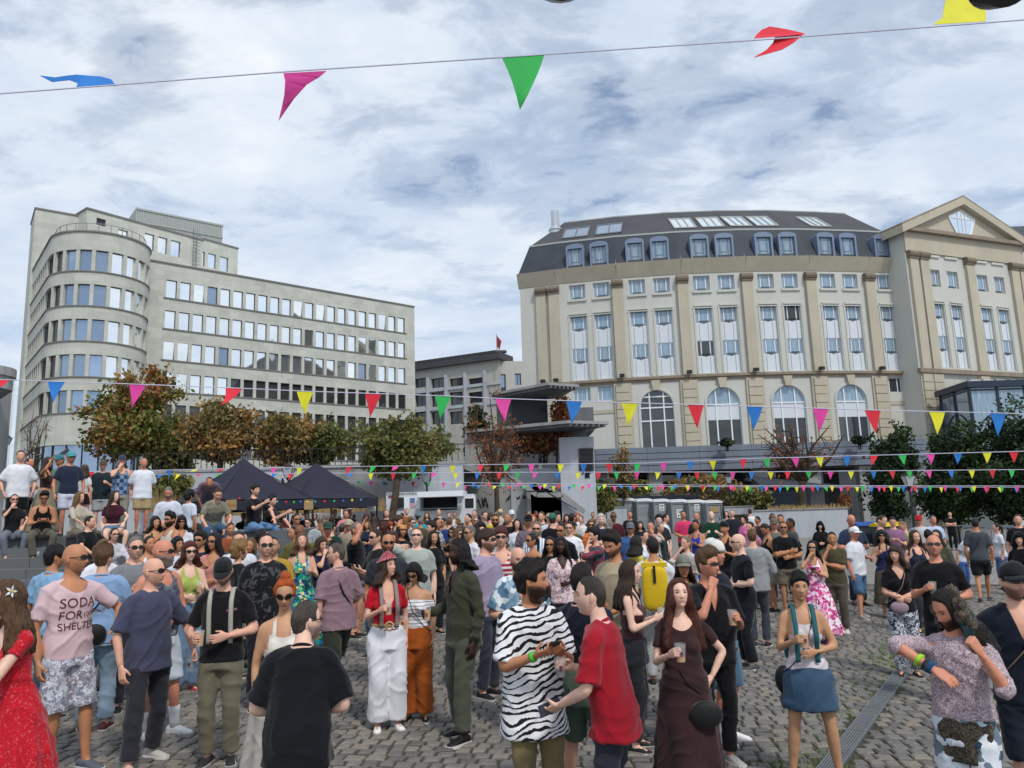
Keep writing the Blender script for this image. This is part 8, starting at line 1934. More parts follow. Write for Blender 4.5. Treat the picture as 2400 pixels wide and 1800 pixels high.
P('seated man in grey-green polo bending over his hands', *E(1575, 640), 1.82, 16, D=16.1, seat=ST, legs='sit', lean=26, hp=26, tc='7d7c6c', bm='denim', bc='3c5878', hair=('short', 'brown'), skin='fair', arms=('knees', 'knees'))
P('seated man in black T-shirt and blue jeans pointing his phone', *E(1885, 592), 1.80, 44, D=16.1, seat=ST, legs='sit', tc='101115', bm='denim', bc='5d82aa', hair=('fringe', 'black'), skin='fair', arms=('point', 'knees'))
P('man in black T-shirt reaching forward beside the man with the phone', *E(2010, 652), 1.78, 60, D=16.9, seat=ST - .2, legs='sitlow', tc='14151a', bc='2a2c34', hair=('messy', 'black'), skin='fair', arms=('point', 'knees'))
P('smiling dark-haired woman in olive top seated on the steps', *E(1150, 747), 1.68, 24, D=14.5, seat=ST - 3 * .185, legs='sit', fem=True, top='tank', tc='4c4a36', bc='2a2c30', hair=('medium', 'dark'), skin='olive', arms=('knees', 'knees'))
P('bearded man in white tank top and sunglasses seated on the steps', *E(1262, 772), 1.78, -50, D=14.3, seat=ST - 3 * .185, legs='sit', top='tank', tc='c8c4bc', bc='3a3c42', hair=('quiff', 'black'), beard=.014, skin='tan', shades='std', arms=('knees', 'knees'))
P('black-haired woman in sunglasses and white shirt seated on the steps', *E(1345, 746), 1.68, 4, D=14.6, seat=ST - 3 * .185, legs='sit', fem=True, top='roll', neck='v', tc='ccced6', bc='23252b', hair=('bangs', 'black'), skin='tan', shades='std', arms=('knees', 'knees'))
P('man in a cream T-shirt talking at the end of the steps', *E(1692, 692), None, 30, D=18.5, tc='cfc8bc', bc='5a5c60', hair=('crop', 'dark'), skin='red', arms=('cup', 'down'))
P('person in a mauve shirt bending far forward by the tent', *E(1545, 640), 1.75, 0, D=19.0, z=ST, lean=72, tc='6e5a66', bc='4a4450', hair=('short', 'dark'), skin='tan', arms=('knees', 'knees'))
# ---- back crowd, left to right (each read off the photograph)
def F_(label, xy, D, f, fem, tc, hair, bc='2a2d35', **k): P(label, *xy, None, f, D=D, fem=fem, tc=tc, hair=hair, bc=bc, **k)
F_('woman in white with sunglasses under the edge of the second tent', G(300, 1092), 26, 20, True, 'd0d2da', ('medium', 'brown'), shades='std')
F_('person in a black cap under the tent', G(375, 1075), 25, 0, False, '1d2025', ('short', 'black'), cap=('cap', '15161a'))
F_('man with red-brown hair beside the ladder', G(585, 1075), 27, 0, False, '4a3a3a', ('short', 'auburn'))
F_('man in black near the white sign', G(700, 1062), 28, 30, False, '16171b', ('short', 'black'))
F_('person with auburn bob near the tree trunk', G(815, 1075), 26, 140, True, '3a2a2e', ('bob', 'auburn'))
F_('dark-haired man in black left of the trailer', G(967, 1065), 26, 0, False, '1a1c20', ('crop', 'black'), beard=.01)
F_('person in brown jacket in front of the trailer door', G(1115, 1035), 31, 10, False, '8a5a34', ('short', 'grey'))
F_('woman with dark hair before the trailer counter', G(1265, 1060), 30, -10, True, '3a3c44', ('medium', 'lightbrown'))
F_('pale man before the trailer hatch', G(1352, 1050), 29, 0, False, 'a89a98', ('short', 'grey'))
F_('woman in white top at the trailer counter', G(1470, 1075), 31, 0, True, 'd2c8c4', ('tied', 'brown'), skin='tan')
F_('broad man in charcoal before the trailer flap', G(1615, 1058), 26, -20, False, '2a2b30', ('short', 'grey'), fat=.6)
F_('dark-bearded man facing left under the trailer flap', G(1575, 1118), 19, -60, False, '17181d', ('crop', 'black'), beard=.014)
F_('man in grey-blue T-shirt behind the yellow shirt', G(1690, 1088), 22, 30, False, '7d8a90', ('short', 'brown'))
F_('man in a bright yellow shirt right of the trailer', G(1735, 1090), 20, 120, False, 'c8b030', ('crop', 'brown'))
F_('man in sunglasses and black and white printed shirt', G(1770, 1105), 17, 0, False, '888888', ('short', 'dark'), tm='bwprint', top='shirt', beard=.012, shades='std', skin='tan')
F_('person in a straw hat in the far crowd', G(1808, 1070), 27, 180, False, 'b8b0a8', ('short', 'grey'), cap=('cap', 'c8b080'))
F_('bald man in black T-shirt right of the printed shirt', G(1862, 1085), 18.5, -20, False, '15161a', ('crop', 'grey'), fat=.4, skin='tan', arms=('down', 'cup'))
F_('man in a white cap near the end of the trailer', G(1890, 1070), 24, 20, False, '8a8e96', ('short', 'brown'), cap=('cap', 'e0e0e4'))
F_('woman with long dark hair in white shirt and black trousers', G(1928, 1098), 18, 6, True, 'd4d6de', ('verylong', 'dark'), top='roll', bc='131418')
F_('man in a black cap and mauve T-shirt', G(2015, 1130), 16.5, 0, False, '756670', ('short', 'dark'), cap=('cap', '15161a'), skin='tan')
F_('pale person with orange hair by the white planter', G(2050, 1090), 24, 0, True, '8a5a58', ('medium', 'ginger'), skin='pale')
F_('man in blue-grey shirt left of the white shirts', G(2115, 1085), 21, -30, False, '6d7a88', ('short', 'lightbrown'))
F_('man in sunglasses and pale shirt by the planter', G(2165, 1082), 20, 10, False, 'c4c8d2', ('crop', 'dark'), shades='std')
F_('person in a green cap and black printed T-shirt seen from behind', H(296, 1088), 17.5, 180, False, '17181c', ('short', 'brown'), cap=('cap', '2f6a58'))
F_('dark-haired man in grey T-shirt beside the green cap', H(325, 1072), 20, 60, False, '8a949c', ('messy', 'black'))
F_('woman with dark hair close to the planter end', H(400, 1072), 25, 0, True, '5a3a34', ('medium', 'dark'))
F_('person in pale shirt with braces of a backpack', H(440, 1090), 19, 170, False, 'b8b4b0', ('crop', 'dark'))
F_('person in black striped top with white scarf', H(508, 1085), 23, -20, True, '30343c', ('tied', 'dark'), tm='blackstripe')
F_('child in white on shoulders height by the stair', H(485, 1080), 27, 0, True, 'd8d8de', ('medium', 'ginger'))
F_('blond woman in orange printed blouse', H(585, 1120), 17.6, 0, True, 'd06030', ('medium', 'darkblond'), tm='orangeprint', top='roll', shades='std')
F_('white-haired man in navy polo', H(655, 1090), 17.4, 10, False, '24304c', ('medium', 'white'), skin='pale', arms=('belly', 'cross'), fat=.4)
F_('long-haired person in dark T-shirt beside the navy polo', H(708, 1092), 18.2, 120, True, '1c2028', ('long', 'grey'), arms=('belly', 'cross'))
F_('man in maroon T-shirt and sunglasses left of the toilets', H(748, 1090), 21, 0, False, '4a1a24', ('crop', 'black'), skin='brown', shades='std')
F_('man in a black open jacket with folded hands at the toilets', H(870, 1100), 27, 10, False, '17181c', ('crop', 'dark'), top='long', skin='red', arms=('clasp', 'clasp'))
F_('dark-haired man looking over the crowd at the toilets', H(1085, 1130), 20, 0, False, '2a2c30', ('messy', 'black'), skin='pale')
F_('person in a white T-shirt behind the dark-haired man', H(1130, 1120), 22, 90, False, 'd0d4dc', ('short', 'black'))
F_('man in bright pink polo shirt in front of the toilets', H(1265, 1092), 24, 4, False, 'd03a68', ('short', 'black'), skin='tan', arms=('clasp', 'clasp'))
F_('balding man in dark brown top between pink and green shirts', H(1365, 1110), 23, -10, False, '2c2628', ('receding', 'grey'), skin='red')
F_('woman in blue dress and white cardigan looking at her phone', H(1360, 1160), 17.8, -20, True, '2838a0', ('tied', 'black'), dress='midi', skin='tan', hp=24, arms=('phone', 'phone'))
F_('bald bearded man in bottle green T-shirt at the last toilet', H(1473, 1095), 22.5, 0, False, '123a28', None, skin='pale', fat=.5, arms=('cup', 'cup'))
F_('balding man in checked shirt with hand at his nose', H(1025, 1180), 17.5, -8, False, '8a8a8c', ('receding', 'lightbrown'), tm='bwprint', top='shirt', arms=('down', 'face'), skin='red')
F_('grey-haired woman in dark green sleeveless top', H(1090, 1185), 18.3, 60, True, '1a2a28', ('tied', 'grey'), top='tank')
F_('man in a navy vest near the end of the planter wall', H(1625, 1085), 27, 0, False, '20242c', ('crop', 'dark'))
F_('person in a white T-shirt turned away by the planter', H(1760, 1072), 31, 180, False, 'dcdee4', ('crop', 'brown'))
F_('woman in a bright pink jacket', H(1715, 1120), 23, -40, True, 'd070a0', ('curly', 'black'), top='roll')
F_('two-tone haired woman with long black hair by the planter', H(1585, 1085), 33, 0, True, '8a8680', ('long', 'brown'))
F_('man with dark beard facing left by the planter', H(1818, 1138), 24, -60, False, '3a2c30', ('short', 'black'), beard=.012, skin='tan')
F_('man in a black cap and black T-shirt before the planter', H(1925, 1115), 20, 10, False, '1b1c20', ('crop', 'black'), skin='brown', shades='std')
F_('dark-haired man just right of the black cap', H(1985, 1125), 19, 0, False, '2e3034', ('short', 'black'), skin='tan')
F_('bald man in navy polo in front of the dark trees', R(1010, 165), 17, 20, False, '2c3a50', None, skin='red', hp=15, fat=.4, arms=('belly', 'belly'))
F_('tall man in black T-shirt looking down by the blue bin', R(1215, 165), 16.5, 70, False, '101115', ('crop', 'brown'), hp=22)
F_('man in a mauve T-shirt looking at his phone', R(1300, 180), 19.0, 0, False, '8a6684', ('short', 'black'), hp=24, arms=('phone', 'phone'), skin='fair')
F_('blond man in a lime shirt leaning in', R(1378, 212), 19.0, -70, False, 'a0a868', ('crop', 'blond'), hp=20)
F_('man in red cap and pale T-shirt at the right', R(1483, 172), 21, -10, False, 'c4c6c8', ('crop', 'brown'), cap=('cap', 'c0202c'), skin='red', shades='std')
F_('grey-haired man in light blue shirt at the right', R(1580, 175), 22, 20, False, 'b4c4e2', ('short', 'grey'), top='shirt', skin='red')
F_('man in black with folded arms by the crowd barriers', R(1697, 145), 36, 0, False, '0e0f12', ('short', 'black'), arms=('cross', 'cross'), bc='101114')
P('man in dark grey T-shirt and black shorts walking away with a sling strap', *R(1870, 183), 1.84, 178, D=17.6, legs='walk', tc='474c52', bot='shorts', bc='15171c', hair=('crop', 'dark'), skin='tan', shoe='3a4450', id='walker')
F_('woman in white T-shirt and jeans at the right', R(2020, 225), 20, -70, True, 'd2d4de', ('tied', 'black'), bc='4a6c98', bm='denim', top='tee', skin='fair')
F_('youth in black T-shirt near the right edge', R(2165, 165), 18.5, 0, False, '0f1013', ('short', 'brown'), skin='fair')
F_('person in a black headscarf and robe at the right edge', R(2175, 290), 12.5, -10, True, '0a0a0c', ('bob', 'black'), top='hood', bot='maxi', bc='0a0a0c')
F_('woman in white and navy top with long brown hair', R(1450, 275), 13.5, 30, True, '23283c', ('long', 'brown'), top='tank', arms=('down', 'cup'))
F_('woman with dark red headband and olive jacket', R(1605, 272), 14, -20, True, '4a4a38', ('long', 'brown'), top='roll', shades='std')
F_('person in a white T-shirt bending near the barriers', R(1760, 305), 19, 60, True, 'c8ccd8', ('bob', 'dark'), bc='3a5a9a', lean=25)
F_('dark-haired person between the bald men at right', R(1545, 275), 15.5, 170, False, '30333a', ('short', 'black'))
F_('man in a flat cap half hidden behind the tank top', R(480, 195), 17.5, 0, False, '6a6a64', ('short', 'grey'), cap=('cap', '6a6456'), skin='red')
F_('person with a pink top behind the light grey shirt', R(320, 215), 16.5, -40, True, 'b87a90', ('short', 'brown'))
F_('woman with curly dark hair in the middle of the crowd', G(1660, 1195), 14.6, 20, True, '3a3a40', ('curly', 'dark'))
F_('man with dark cap low in the middle crowd', G(1560, 1225), 13.9, 0, True, '23252a', ('medium', 'black'), cap=('cap', '1b1c20'))
F_('woman with reddish curly hair behind the aviators', G(955, 1190), 15.5, 140, True, '2a2024', ('curly', 'auburn'))
F_('person in beige with a backpack near the cap man', G(640, 1195), 18, 160, False, '7a7460', ('short', 'brown'), cap=('cap', '4a4a40'))
F_('man in wide-brimmed pale hat beside the green cap', G(690, 1165), 17.5, -20, False, '9a8f7c', ('short', 'grey'), cap=('cap', 'b0a890'), skin='red')
F_('dark-haired youth low between the stage front and tent', G(560, 1180), 16.5, 150, False, '1e3a34', ('short', 'black'))
F_('woman in pale lilac beside the mint polo', B(1600, 590), 12.6, -30, True, 'a8909c', ('medium', 'brown'))
fr3 = random.Random(5)
for (x, y), c, hh in zip([(612, 1240), (655, 1226), (690, 1234), (590, 1262), (540, 1226), (470, 1248), (415, 1258), (318, 1258), (722, 1216), (778, 1224), (640, 1258), (862, 1222), (882, 1240), (1012, 1224), (1060, 1236), (1102, 1232), (1040, 1214), (1292, 1228), (1342, 1222), (1420, 1224), (560, 1246), (505, 1216), (1185, 1222), (1115, 1212), (965, 1216), (1500, 1222), (1760, 1224), (1850, 1232)],
  ['grey', 'black', 'white', 'teal', 'rust', 'navy', 'white', 'grey', 'cream', 'black', 'mustard', 'navy', 'black', 'plum', 'black', 'white', 'grey', 'black', 'olive', 'navy', 'white', 'blue', 'black', 'sand', 'grey', 'black', 'blue', 'black'],
  [('short', 'dark'), ('medium', 'brown'), ('crop', 'black'), ('long', 'darkblond'), ('short', 'brown'), ('messy', 'dark'), ('bob', 'black'), ('short', 'grey')] * 4):
 fem = hh[0] in ('medium', 'long', 'bob'); nb = min((k for k in SPECS if abs(k['x'] - x) < 90 and k['y'] > y + 8), key=lambda k: abs(k['x'] - x) + .3 * abs(k['y'] - y), default=SPECS[0])
 P('half-hidden person in %s top behind the %s' % (c, ' '.join(nb['label'].split()[:8]).rstrip(',').removesuffix(' in').removesuffix(' with').removesuffix(' and').removesuffix(' a')), x, y, fr3.uniform(1.66, 1.72) if fem else fr3.uniform(1.76, 1.86), fr3.choice((-60, -30, 0, 15, 40, 120, 160)), fem=fem,
      tc={'grey': '7a7d82', 'black': '15161a', 'white': 'cfd2da', 'teal': '2a6a70', 'rust': '8a4a30', 'navy': '20283e', 'cream': 'c4bba6', 'mustard': 'a8862e', 'plum': '4c2a44', 'olive': '55543a', 'blue': '3a5c92', 'sand': 'a8967a'}[c], bc=fr3.choice(('23262e', '30343c', '4a5a70')), hair=hh, skin=fr3.choice(('fair', 'tan', 'olive', 'fair')), shades=fr3.choice((None, 'std')), arms=fr3.choice((('down', 'down'), ('cup', 'down'), ('belly', 'belly'), ('phone', 'phone'))))
fr2 = random.Random(77)
cols_ = [('black', '15161a'), ('white', 'd4d7de'), ('navy', '232c44'), ('grey', '7a7f86'), ('olive', '54523a'), ('pale blue', '8aa0bc'), ('brown', '5a4234'), ('dark red', '6a1e28'), ('cream', 'c4bca8'), ('dark green', '24402f')]
hs_ = [('short', 'dark'), ('short', 'brown'), ('medium', 'brown'), ('crop', 'black'), ('long', 'dark'), ('short', 'grey'), ('bob', 'darkblond'), ('tied', 'dark')]
far = []
for i in range(48):
 x = 560 + (i + fr2.random() * .8) * 860 / 48; far.append((x, fr2.uniform(21, 36)))
ordn = lambda n_: '%d%s' % (n_, 'th' if 10 <= n_ % 100 <= 20 else {1: 'st', 2: 'nd', 3: 'rd'}.get(n_ % 10, 'th'))
for i, (x, D) in enumerate(sorted(far)):
 c = cols_[fr2.randrange(10)]; hh = hs_[fr2.randrange(8)]; fem = hh[0] in ('medium', 'long', 'bob', 'tied')
 P('small distant person in %s top, %s from left in the far back row' % (c[0], ordn(i + 1)), x, 1180, 1.60 + fr2.random() * .08 if fem else 1.72 + fr2.random() * .12, fr2.choice((0, 20, -30, 60, -70, 150, 180)), D=D, fem=fem, tc=c[1], bc=fr2.choice(('23262e', '30343c', '4a5a70', '6a6656')), hair=hh, skin=fr2.choice(('fair', 'tan', 'fair', 'olive', 'brown')), group='distant people in the back rows')
# ================================================================== PEOPLE: run the builder, then what they hold and wear
build_people()
bpy.context.view_layer.update()
BYID = {k['id']: k for k in PEOPLE if 'id' in k}
def short_label(k, n_=11):
 w_ = k['label'].split()[:n_ - 1]
 while w_[-1].strip(',').lower() in ('in', 'and', 'with', 'a', 'the', 'of', 'on', 'at', 'his', 'her', 'to', 'from', 'by', 'behind', 'beside', 'looking', 'holding', 'an', 'very', 'black', 'white', 'between', 'near', 'dark', 'pale', 'for'): w_.pop()
 return 'the ' + ' '.join(w_).rstrip(',')
def cup_mats():
 m, n, b = newmat('cup_plastic', .3, .5); b.inputs['Base Color'].default_value = (.75, .76, .76, 1)
 t = n.add('ShaderNodeBsdfTransparent'); mx = n.add('ShaderNodeMixShader', inp={0: .85}); n.l.new(b.outputs[0], mx.inputs[1]); n.l.new(t.outputs[0], mx.inputs[2]); n.l.new(mx.outputs[0], n.n['Material Output'].inputs[0]); return m
M_CUP = cup_mats(); M_BEER = plain('beer', srgb('d89a3a'), .2, .5, var=.1); M_COLA = plain('dark_drink', srgb('3a2a1c'), .2, .5, var=0); M_FOAM = plain('foam', (.8, .77, .68), .9, var=.05)
cv, cf = tube_np([(0, 0, -.062), (0, 0, .062)], [.030, .040], 20, caps=False); iv, if_ = tube_np([(0, 0, -.060), (0, 0, .062)], [.0285, .0385], 20, caps=False)
cupm = MB(); cupm.add(cv, cf); cupm.add(iv, [q[::-1] for q in if_]); cupm.add(cv[:20], [tuple(range(19, -1, -1))]); cupm.tube([(0, 0, .060), (0, 0, .064)], .0415, 20, caps=False)
CUPME = raw_mesh('cup_wall', cupm.v, cupm.f, M_CUP, True)
def drink_mesh(level, mat):
 a, b = -.058, -.058 + .115 * level; r = lambda z: .0275 + (z + .06) / .122 * .0098; m = MB(); m.tube([(0, 0, a), (0, 0, b)], [r(a), r(b)], 18); return raw_mesh('drink', m.v, m.f, mat)
DR = [drink_mesh(.55, M_BEER), drink_mesh(.8, M_BEER), drink_mesh(.35, M_COLA), drink_mesh(.25, M_BEER)]
M_PHONE = plain('phone_black', (.012, .013, .016), .2, .6, var=0); M_SCREEN = plain('phone_screen', (.03, .035, .05), .08, .8, var=0); M_LOGO = plain('cup_print', srgb('6a2024'), .6)
used = {}
ci = 0
for k in PEOPLE:
 if k['lod'] > 1: continue
 b = k['b']; arms = k.get('arms', ('down', 'down')); donephone = False
 for i, a in enumerate(arms):
  if a in ('cup', 'cuplow', 'cupside', 'cupdown', 'drink') and k.get('cupless') != i:
   S_, E_, W_, d, nn, hk = b.arm[i]; p = hand_grip(k, i, .085, .047); e = empty('plastic_cup', tuple(p)); lb = 'clear plastic cup held by ' + short_label(k)
   if lb in used: lb = 'second ' + lb
   used[lb] = 1; tag(e, lb, 'cup'); link('cup_wall', CUPME, e)
   if a == 'drink': e.rotation_euler = (rad(38), 0, rad(k['f'])); e.location = tuple(p + (0, 0, .02))
   elif a == 'cupdown': e.location = tuple(p + np.array((0, 0, -.03))); e.rotation_euler = (0, .12, 0)
   if a != 'cupdown': link('drink', DR[ci % 4], e)
   if k['lod'] == 0:
    m = MB(); m.box((0, -.0375, .0), (.018, .002, .016)); m.box((0, -.0375, -.016), (.022, .002, .006)); o = m.build('logo', M_LOGO, e)
   ci += 1
  if a in ('phone', 'phonelow', 'point') and not donephone:
   if a == 'phone' and arms[0] == arms[1]: p = (hand_grip(k, 0, .10, .02) + hand_grip(k, 1, .10, .02)) / 2
   else: p = hand_grip(k, i, .11, .022)
   e = empty('phone', tuple(p)); tag(e, 'smartphone held by ' + short_label(k, 12), 'phone'); e.rotation_euler = (rad(-38), 0, rad(k['f'])) if a != 'phonelow' else (rad(78), rad(75), rad(10)); donephone = True
   m = MB(); m.box((0, 0, 0), (.073, .15, .009)); m.build('case', M_PHONE if k.get('id') != 'redman' else plain('phone_blue', srgb('1c3050'), .3), e); m = MB(); m.box((0, 0, .0052), (.066, .142, .0012)); m.build('screen', M_SCREEN, e)
def torso_loop(k, z_hi, side, r=.016, e=.035, lo=.96, tilt=1.0):
 b = k['b']; n_ = 40; P_ = []
 for j in range(n_ + 1):
  a = 2 * PI * j / n_; t = .5 + .5 * math.cos(a); 
  z = lo + (z_hi - lo) * t; A_, B_, Y_ = b.prof(np.array([min(z, 1.36)])); A_, B_, Y_ = A_[0], B_[0], Y_[0]
  x = side * (math.cos(a) * (A_ + e) * (.45 if t > .5 else 1.0 - .0)); y = math.sin(a) * (B_ + e) + Y_
  if t > .5: x = side * (.085 * (t - .5) * 2 + 0 * (1 - t)); 
  else: x = -side * (A_ + e) * (.5 - t) * 2
  P_.append(b.tz(v3(x, y if abs(math.sin(a)) > .2 else y, z + (.045 if t > .97 else 0))))
 return np.array(P_)
def strap(k, name, label, col, side, r=.014, lo=.98, cat='bag', pouch=None, z_hi=1.42):
 s = k['h'] / 1.75; root = empty(name, k['loc'], rad(k['f'])); root.scale = (s, s, s); tag(root, label, cat); mt = fabric('strap_' + name + col, None, .6, .3, .1); P_ = torso_loop(k, z_hi, side, lo=lo)
 v, f = tube_np(P_, np.full((len(P_), 2), (r, .004))[:, ::1], 6, side=(0, 0, 1)); o = link('strap', raw_mesh('strap', v, f, mt, True), root); o.color = (*srgb(col), 1)
 if pouch:
  px_, w_, h, d = pouch[:4]; A_, B_, Y_ = k['b'].prof(np.array([.98])); c = v3(px_, (Y_[0] - B_[0] - .05) if len(pouch) < 5 else pouch[4], lo - h * .3); m = MB(); kk = 18
  for yy, sc in ((-d / 2, .8), (-d / 2 * .6, 1), (d / 2 * .6, 1), (d / 2, .85)): m.v += [tuple(c + v3(math.cos(2 * PI * j / kk) * w_ / 2 * sc, yy, math.sin(2 * PI * j / kk) * h / 2 * sc)) for j in range(kk)]
  for q in range(3): m.f += [(q * kk + j, q * kk + (j + 1) % kk, (q + 1) * kk + (j + 1) % kk, (q + 1) * kk + j) for j in range(kk)]
  m.f += [tuple(range(kk - 1, -1, -1)), tuple(range(3 * kk, 4 * kk))]; o = m.build('pouch', mt, root, True); o.color = (*srgb(col), 1)
 return root
if 'stripes' in BYID: strap(BYID['stripes'], 'crossbody_bag', 'thin black cross-body strap over the striped off-shoulder top', '121214', -1, .010)
strap(BYID['mauve'], 'sling_strap', 'black shoulder strap across the mauve T-shirt', '141416', 1, .018)
strap(BYID['bluesling'], 'sling_bag', 'black sling bag across the pale blue shirt', '101114', -1, .024, pouch=(0.02, .22, .20, .07, .16))
strap(BYID['miniskirt'], 'crossbody_bag', 'black cross-body bag of the woman in the denim miniskirt', '131315', 1, .016, .92, pouch=(-.19, .16, .24, .09, .02))
strap(BYID['blackv'], 'shoulder_bag', 'small lilac bag worn by the woman in paisley trousers', '9a8490', 1, .014, .98, pouch=(-.06, .22, .16, .09))
strap(BYID['edge'], 'sling_strap', 'olive brown shoulder strap of the man at the right edge', '7d7052', 1, .022)
strap(BYID['walker'], 'sling_strap', 'dark sling strap across the walking man in grey T-shirt', '1a1c22', -1, .018)
strap(BYID['brown'], 'hobo_bag', 'black leather hobo bag hanging from the woman in brown', '141517', -1, .008, .82, pouch=(.13, .25, .19, .08, -.17), z_hi=1.16)
def backstraps(k, col, name, label, body=None):
 s = k['h'] / 1.75; b = k['b']; root = empty(name, k['loc'], rad(k['f'])); root.scale = (s, s, s); tag(root, label, 'backpack'); mt = fabric('pack_' + col, None, .7, .25, .15)
 zs = np.array([1.02, 1.12, 1.22, 1.32, 1.40]); A_, B_, Y_ = b.prof(zs); sx = .092 if not b.fem else .08
 for q in (-1, 1):
  fr_ = [v3(q * sx, Y_[i] - B_[i] * .93 - .020 - (.05 if b.fem and 1.17 < zs[i] < 1.3 else .02 if b.fem and zs[i] < 1.35 else 0), zs[i]) for i in range(5)]; P_ = fr_ + [v3(q * sx, -.03, 1.475), v3(q * sx, .06, 1.475), v3(q * sx, .135, 1.40), v3(q * sx, .15, 1.3)]
  p2, r2 = smooth_path(b.tz(np.array(P_)), [.02] * len(P_), 3); v, f = tube_np(p2, np.stack([np.full(len(p2), .021), np.full(len(p2), .006)], 1), 6, side=(1, 0, 0)); o = link('shoulder_strap', raw_mesh('shoulder_strap', v, f, mt, True), root); o.color = (*srgb(col), 1)
 c = b.tz(v3(0, .245, 1.16)); w_, h, d = body or (.30, .42, .16)
 v, f = ellipsoid((0, 0, 0), (1, 1, 1), 20, 12); v = np.sign(v) * np.abs(v) ** .45 * np.array([w_ / 2, d / 2, h / 2]) + c; o = link('pack', raw_mesh('pack', v, f, mt, True), root); o.color = (*srgb(col), 1)
 return root, c
backstraps(BYID['blackcap'], 'a8a498', 'backpack', 'pale-strapped backpack on the man in the black cap')
backstraps(BYID['redtop'], '8a7f7c', 'backpack', 'grey backpack worn by the woman in the red wrap top')
backstraps(BYID['miniskirt'], '1d5a60', 'backpack', 'teal backpack worn by the woman in the denim miniskirt')
r_, c_ = backstraps(BYID['yellow'], 'd8b41a', 'backpack', 'bright yellow roll-top backpack on the man in white', (.31, .52, .17))
m = MB(); m.box(tuple(c_ + v3(0, .0, .275)), (.31, .10, .05)); m.build('rolled_top', MATS['pack_d8b41a'], r_).color = (*srgb('d8b41a'), 1); m = MB(); m.box(tuple(c_ + v3(0, .095, .17)), (.03, .012, .2)); m.build('buckle_strap', M_IRON, r_)
def shirt_text(k, lines, mat, name='print', yaw=0.0):
 o = k['o_top']; me = o.data; bv = BVHTree.FromPolygons([v.co[:] for v in me.vertices], [p.vertices[:] for p in me.polygons])
 for s_, size, x0, z0, tilt in lines:
  t = text_obj(s_, size, mat, .0); co = np.empty(len(t.vertices) * 3, np.float32); 
  import bmesh as _bm
  bmh = _bm.new(); bmh.from_mesh(t); _bm.ops.triangulate(bmh, faces=bmh.faces[:]); _bm.ops.subdivide_edges(bmh, edges=[e for e in bmh.edges if e.calc_length() > .02], cuts=2); 
  for v in bmh.verts:
   x, z = v.co.x, v.co.y; x, z = x * math.cos(tilt) - z * math.sin(tilt) + x0, x * math.sin(tilt) + z * math.cos(tilt) + z0
   h = bv.ray_cast(Vector((x, -.6, z)), Vector((0, 1, 0))); v.co = (x, (h[0].y if h[0] else -.13) - .004, z)
  bmh.to_mesh(t); bmh.free(); q = link(name, t, o)
M_MAROON = plain('print_maroon', srgb('5a2028'), .8)
shirt_text(BYID['soda'], [('SODA', .105, -.135, 1.255, 0), ('FOR', .092, -.135, 1.165, 0), ('100PAP', .055, .045, 1.170, .12), ('SHELTER', .078, -.135, 1.085, 0)], M_MAROON)
m_ = BYID['blackcap']; shirt_text(m_, [('SHELTER', .022, .055, 1.29, .12)], plain('print_pink', srgb('d88aa8'), .8))
z_ = BYID['zebra']; shirt_text(z_, [('IIIII', .095, .0, 1.15, .15)], plain('print_black', (.01, .01, .01), .8))
k = BYID['redtop']; b = k['b']; A_, B_, Y_ = b.prof(np.array([1.035])); ring = [v3((A_[0] + .024) * math.cos(a), (B_[0] + .026) * math.sin(a) + Y_[0], 1.04) for a in np.linspace(0, 2 * PI, 37)]
v, f = tube_np(ring, np.full((37, 2), (.004, .024)), 6, side=(1, 0, 0)); o = part('belt', raw_mesh('belt', v, f, plain('belt_tan', srgb('a8865e'), .6), True), k['root'], (1, 1, 1))
ang = np.linspace(0, 2 * PI, 21); v, f = tube_np([v3(.038 * math.cos(a), Y_[0] - B_[0] - .036, 1.04 + .038 * math.sin(a)) for a in ang], .009, 6); part('buckle', raw_mesh('buckle', v, f, plain('buckle_wood', srgb('c0a884'), .5), True), o, (1, 1, 1))
hb = hair_get('medium', 0, 0)
def head_band(k, col, z0, z1, name, mat):
 b = k['b']; v = []; nn = 28
 for z, e in ((z0, .030), ((z0 + z1) / 2, .034), (z1, .022), (.142, .004)):
  for j in range(nn): a = 2 * PI * j / nn; rz_ = math.sqrt(max(.02, 1 - (min(z, .117) / .125) ** 2)); v.append(((.0755 * rz_ + e) * math.sin(a), -(.096 * rz_ + e) * math.cos(a) + .004, z + .018 * math.cos(a)))
 f = [(q * nn + j, q * nn + (j + 1) % nn, (q + 1) * nn + (j + 1) % nn, (q + 1) * nn + j) for q in range(3) for j in range(nn)] + [tuple(range(3 * nn, 4 * nn))]
 return part(name, raw_mesh(name, v, f, mat, True), k['root'], srgb(col), None, M4(b.HR, b.headc))
CLOTH['bandana'] = fabric('cloth_bandana', p_floral([srgb('8a1c2c'), srgb('b83040'), srgb('d8b0b0'), srgb('2a2430'), srgb('a02434')], 40)); head_band(BYID['redtop'], 'ffffff', .050, .095, 'bandana', CLOTH['bandana'])
k = BYID['reddress']; fl = empty('flower_clip', (0, 0, 0)); m = MB()
for j in range(5):
 a = 2 * PI * j / 5; m.add([(0, 0, 0), (.022 * math.cos(a - .4), -.006, .022 * math.sin(a - .4)), (.042 * math.cos(a), -.010, .042 * math.sin(a)), (.022 * math.cos(a + .4), -.006, .022 * math.sin(a + .4)), (0, .004, 0)], [(0, 1, 2, 3), (4, 3, 2, 1)])
hd = wpt(k, k['b'].headc); fl.location = tuple(hd + np.array((.075, -.075, .06))); tag(fl, 'white plumeria flower clip in the hair of the woman in red', 'flower'); m.build('petals', M_WHITE, fl); m = MB(); v, f = ellipsoid((0, -.006, 0), (.009, .006, .009), 8, 6); m.add(v, f); m.build('centre', plain('flower_yellow', srgb('e0b030'), .6), fl)
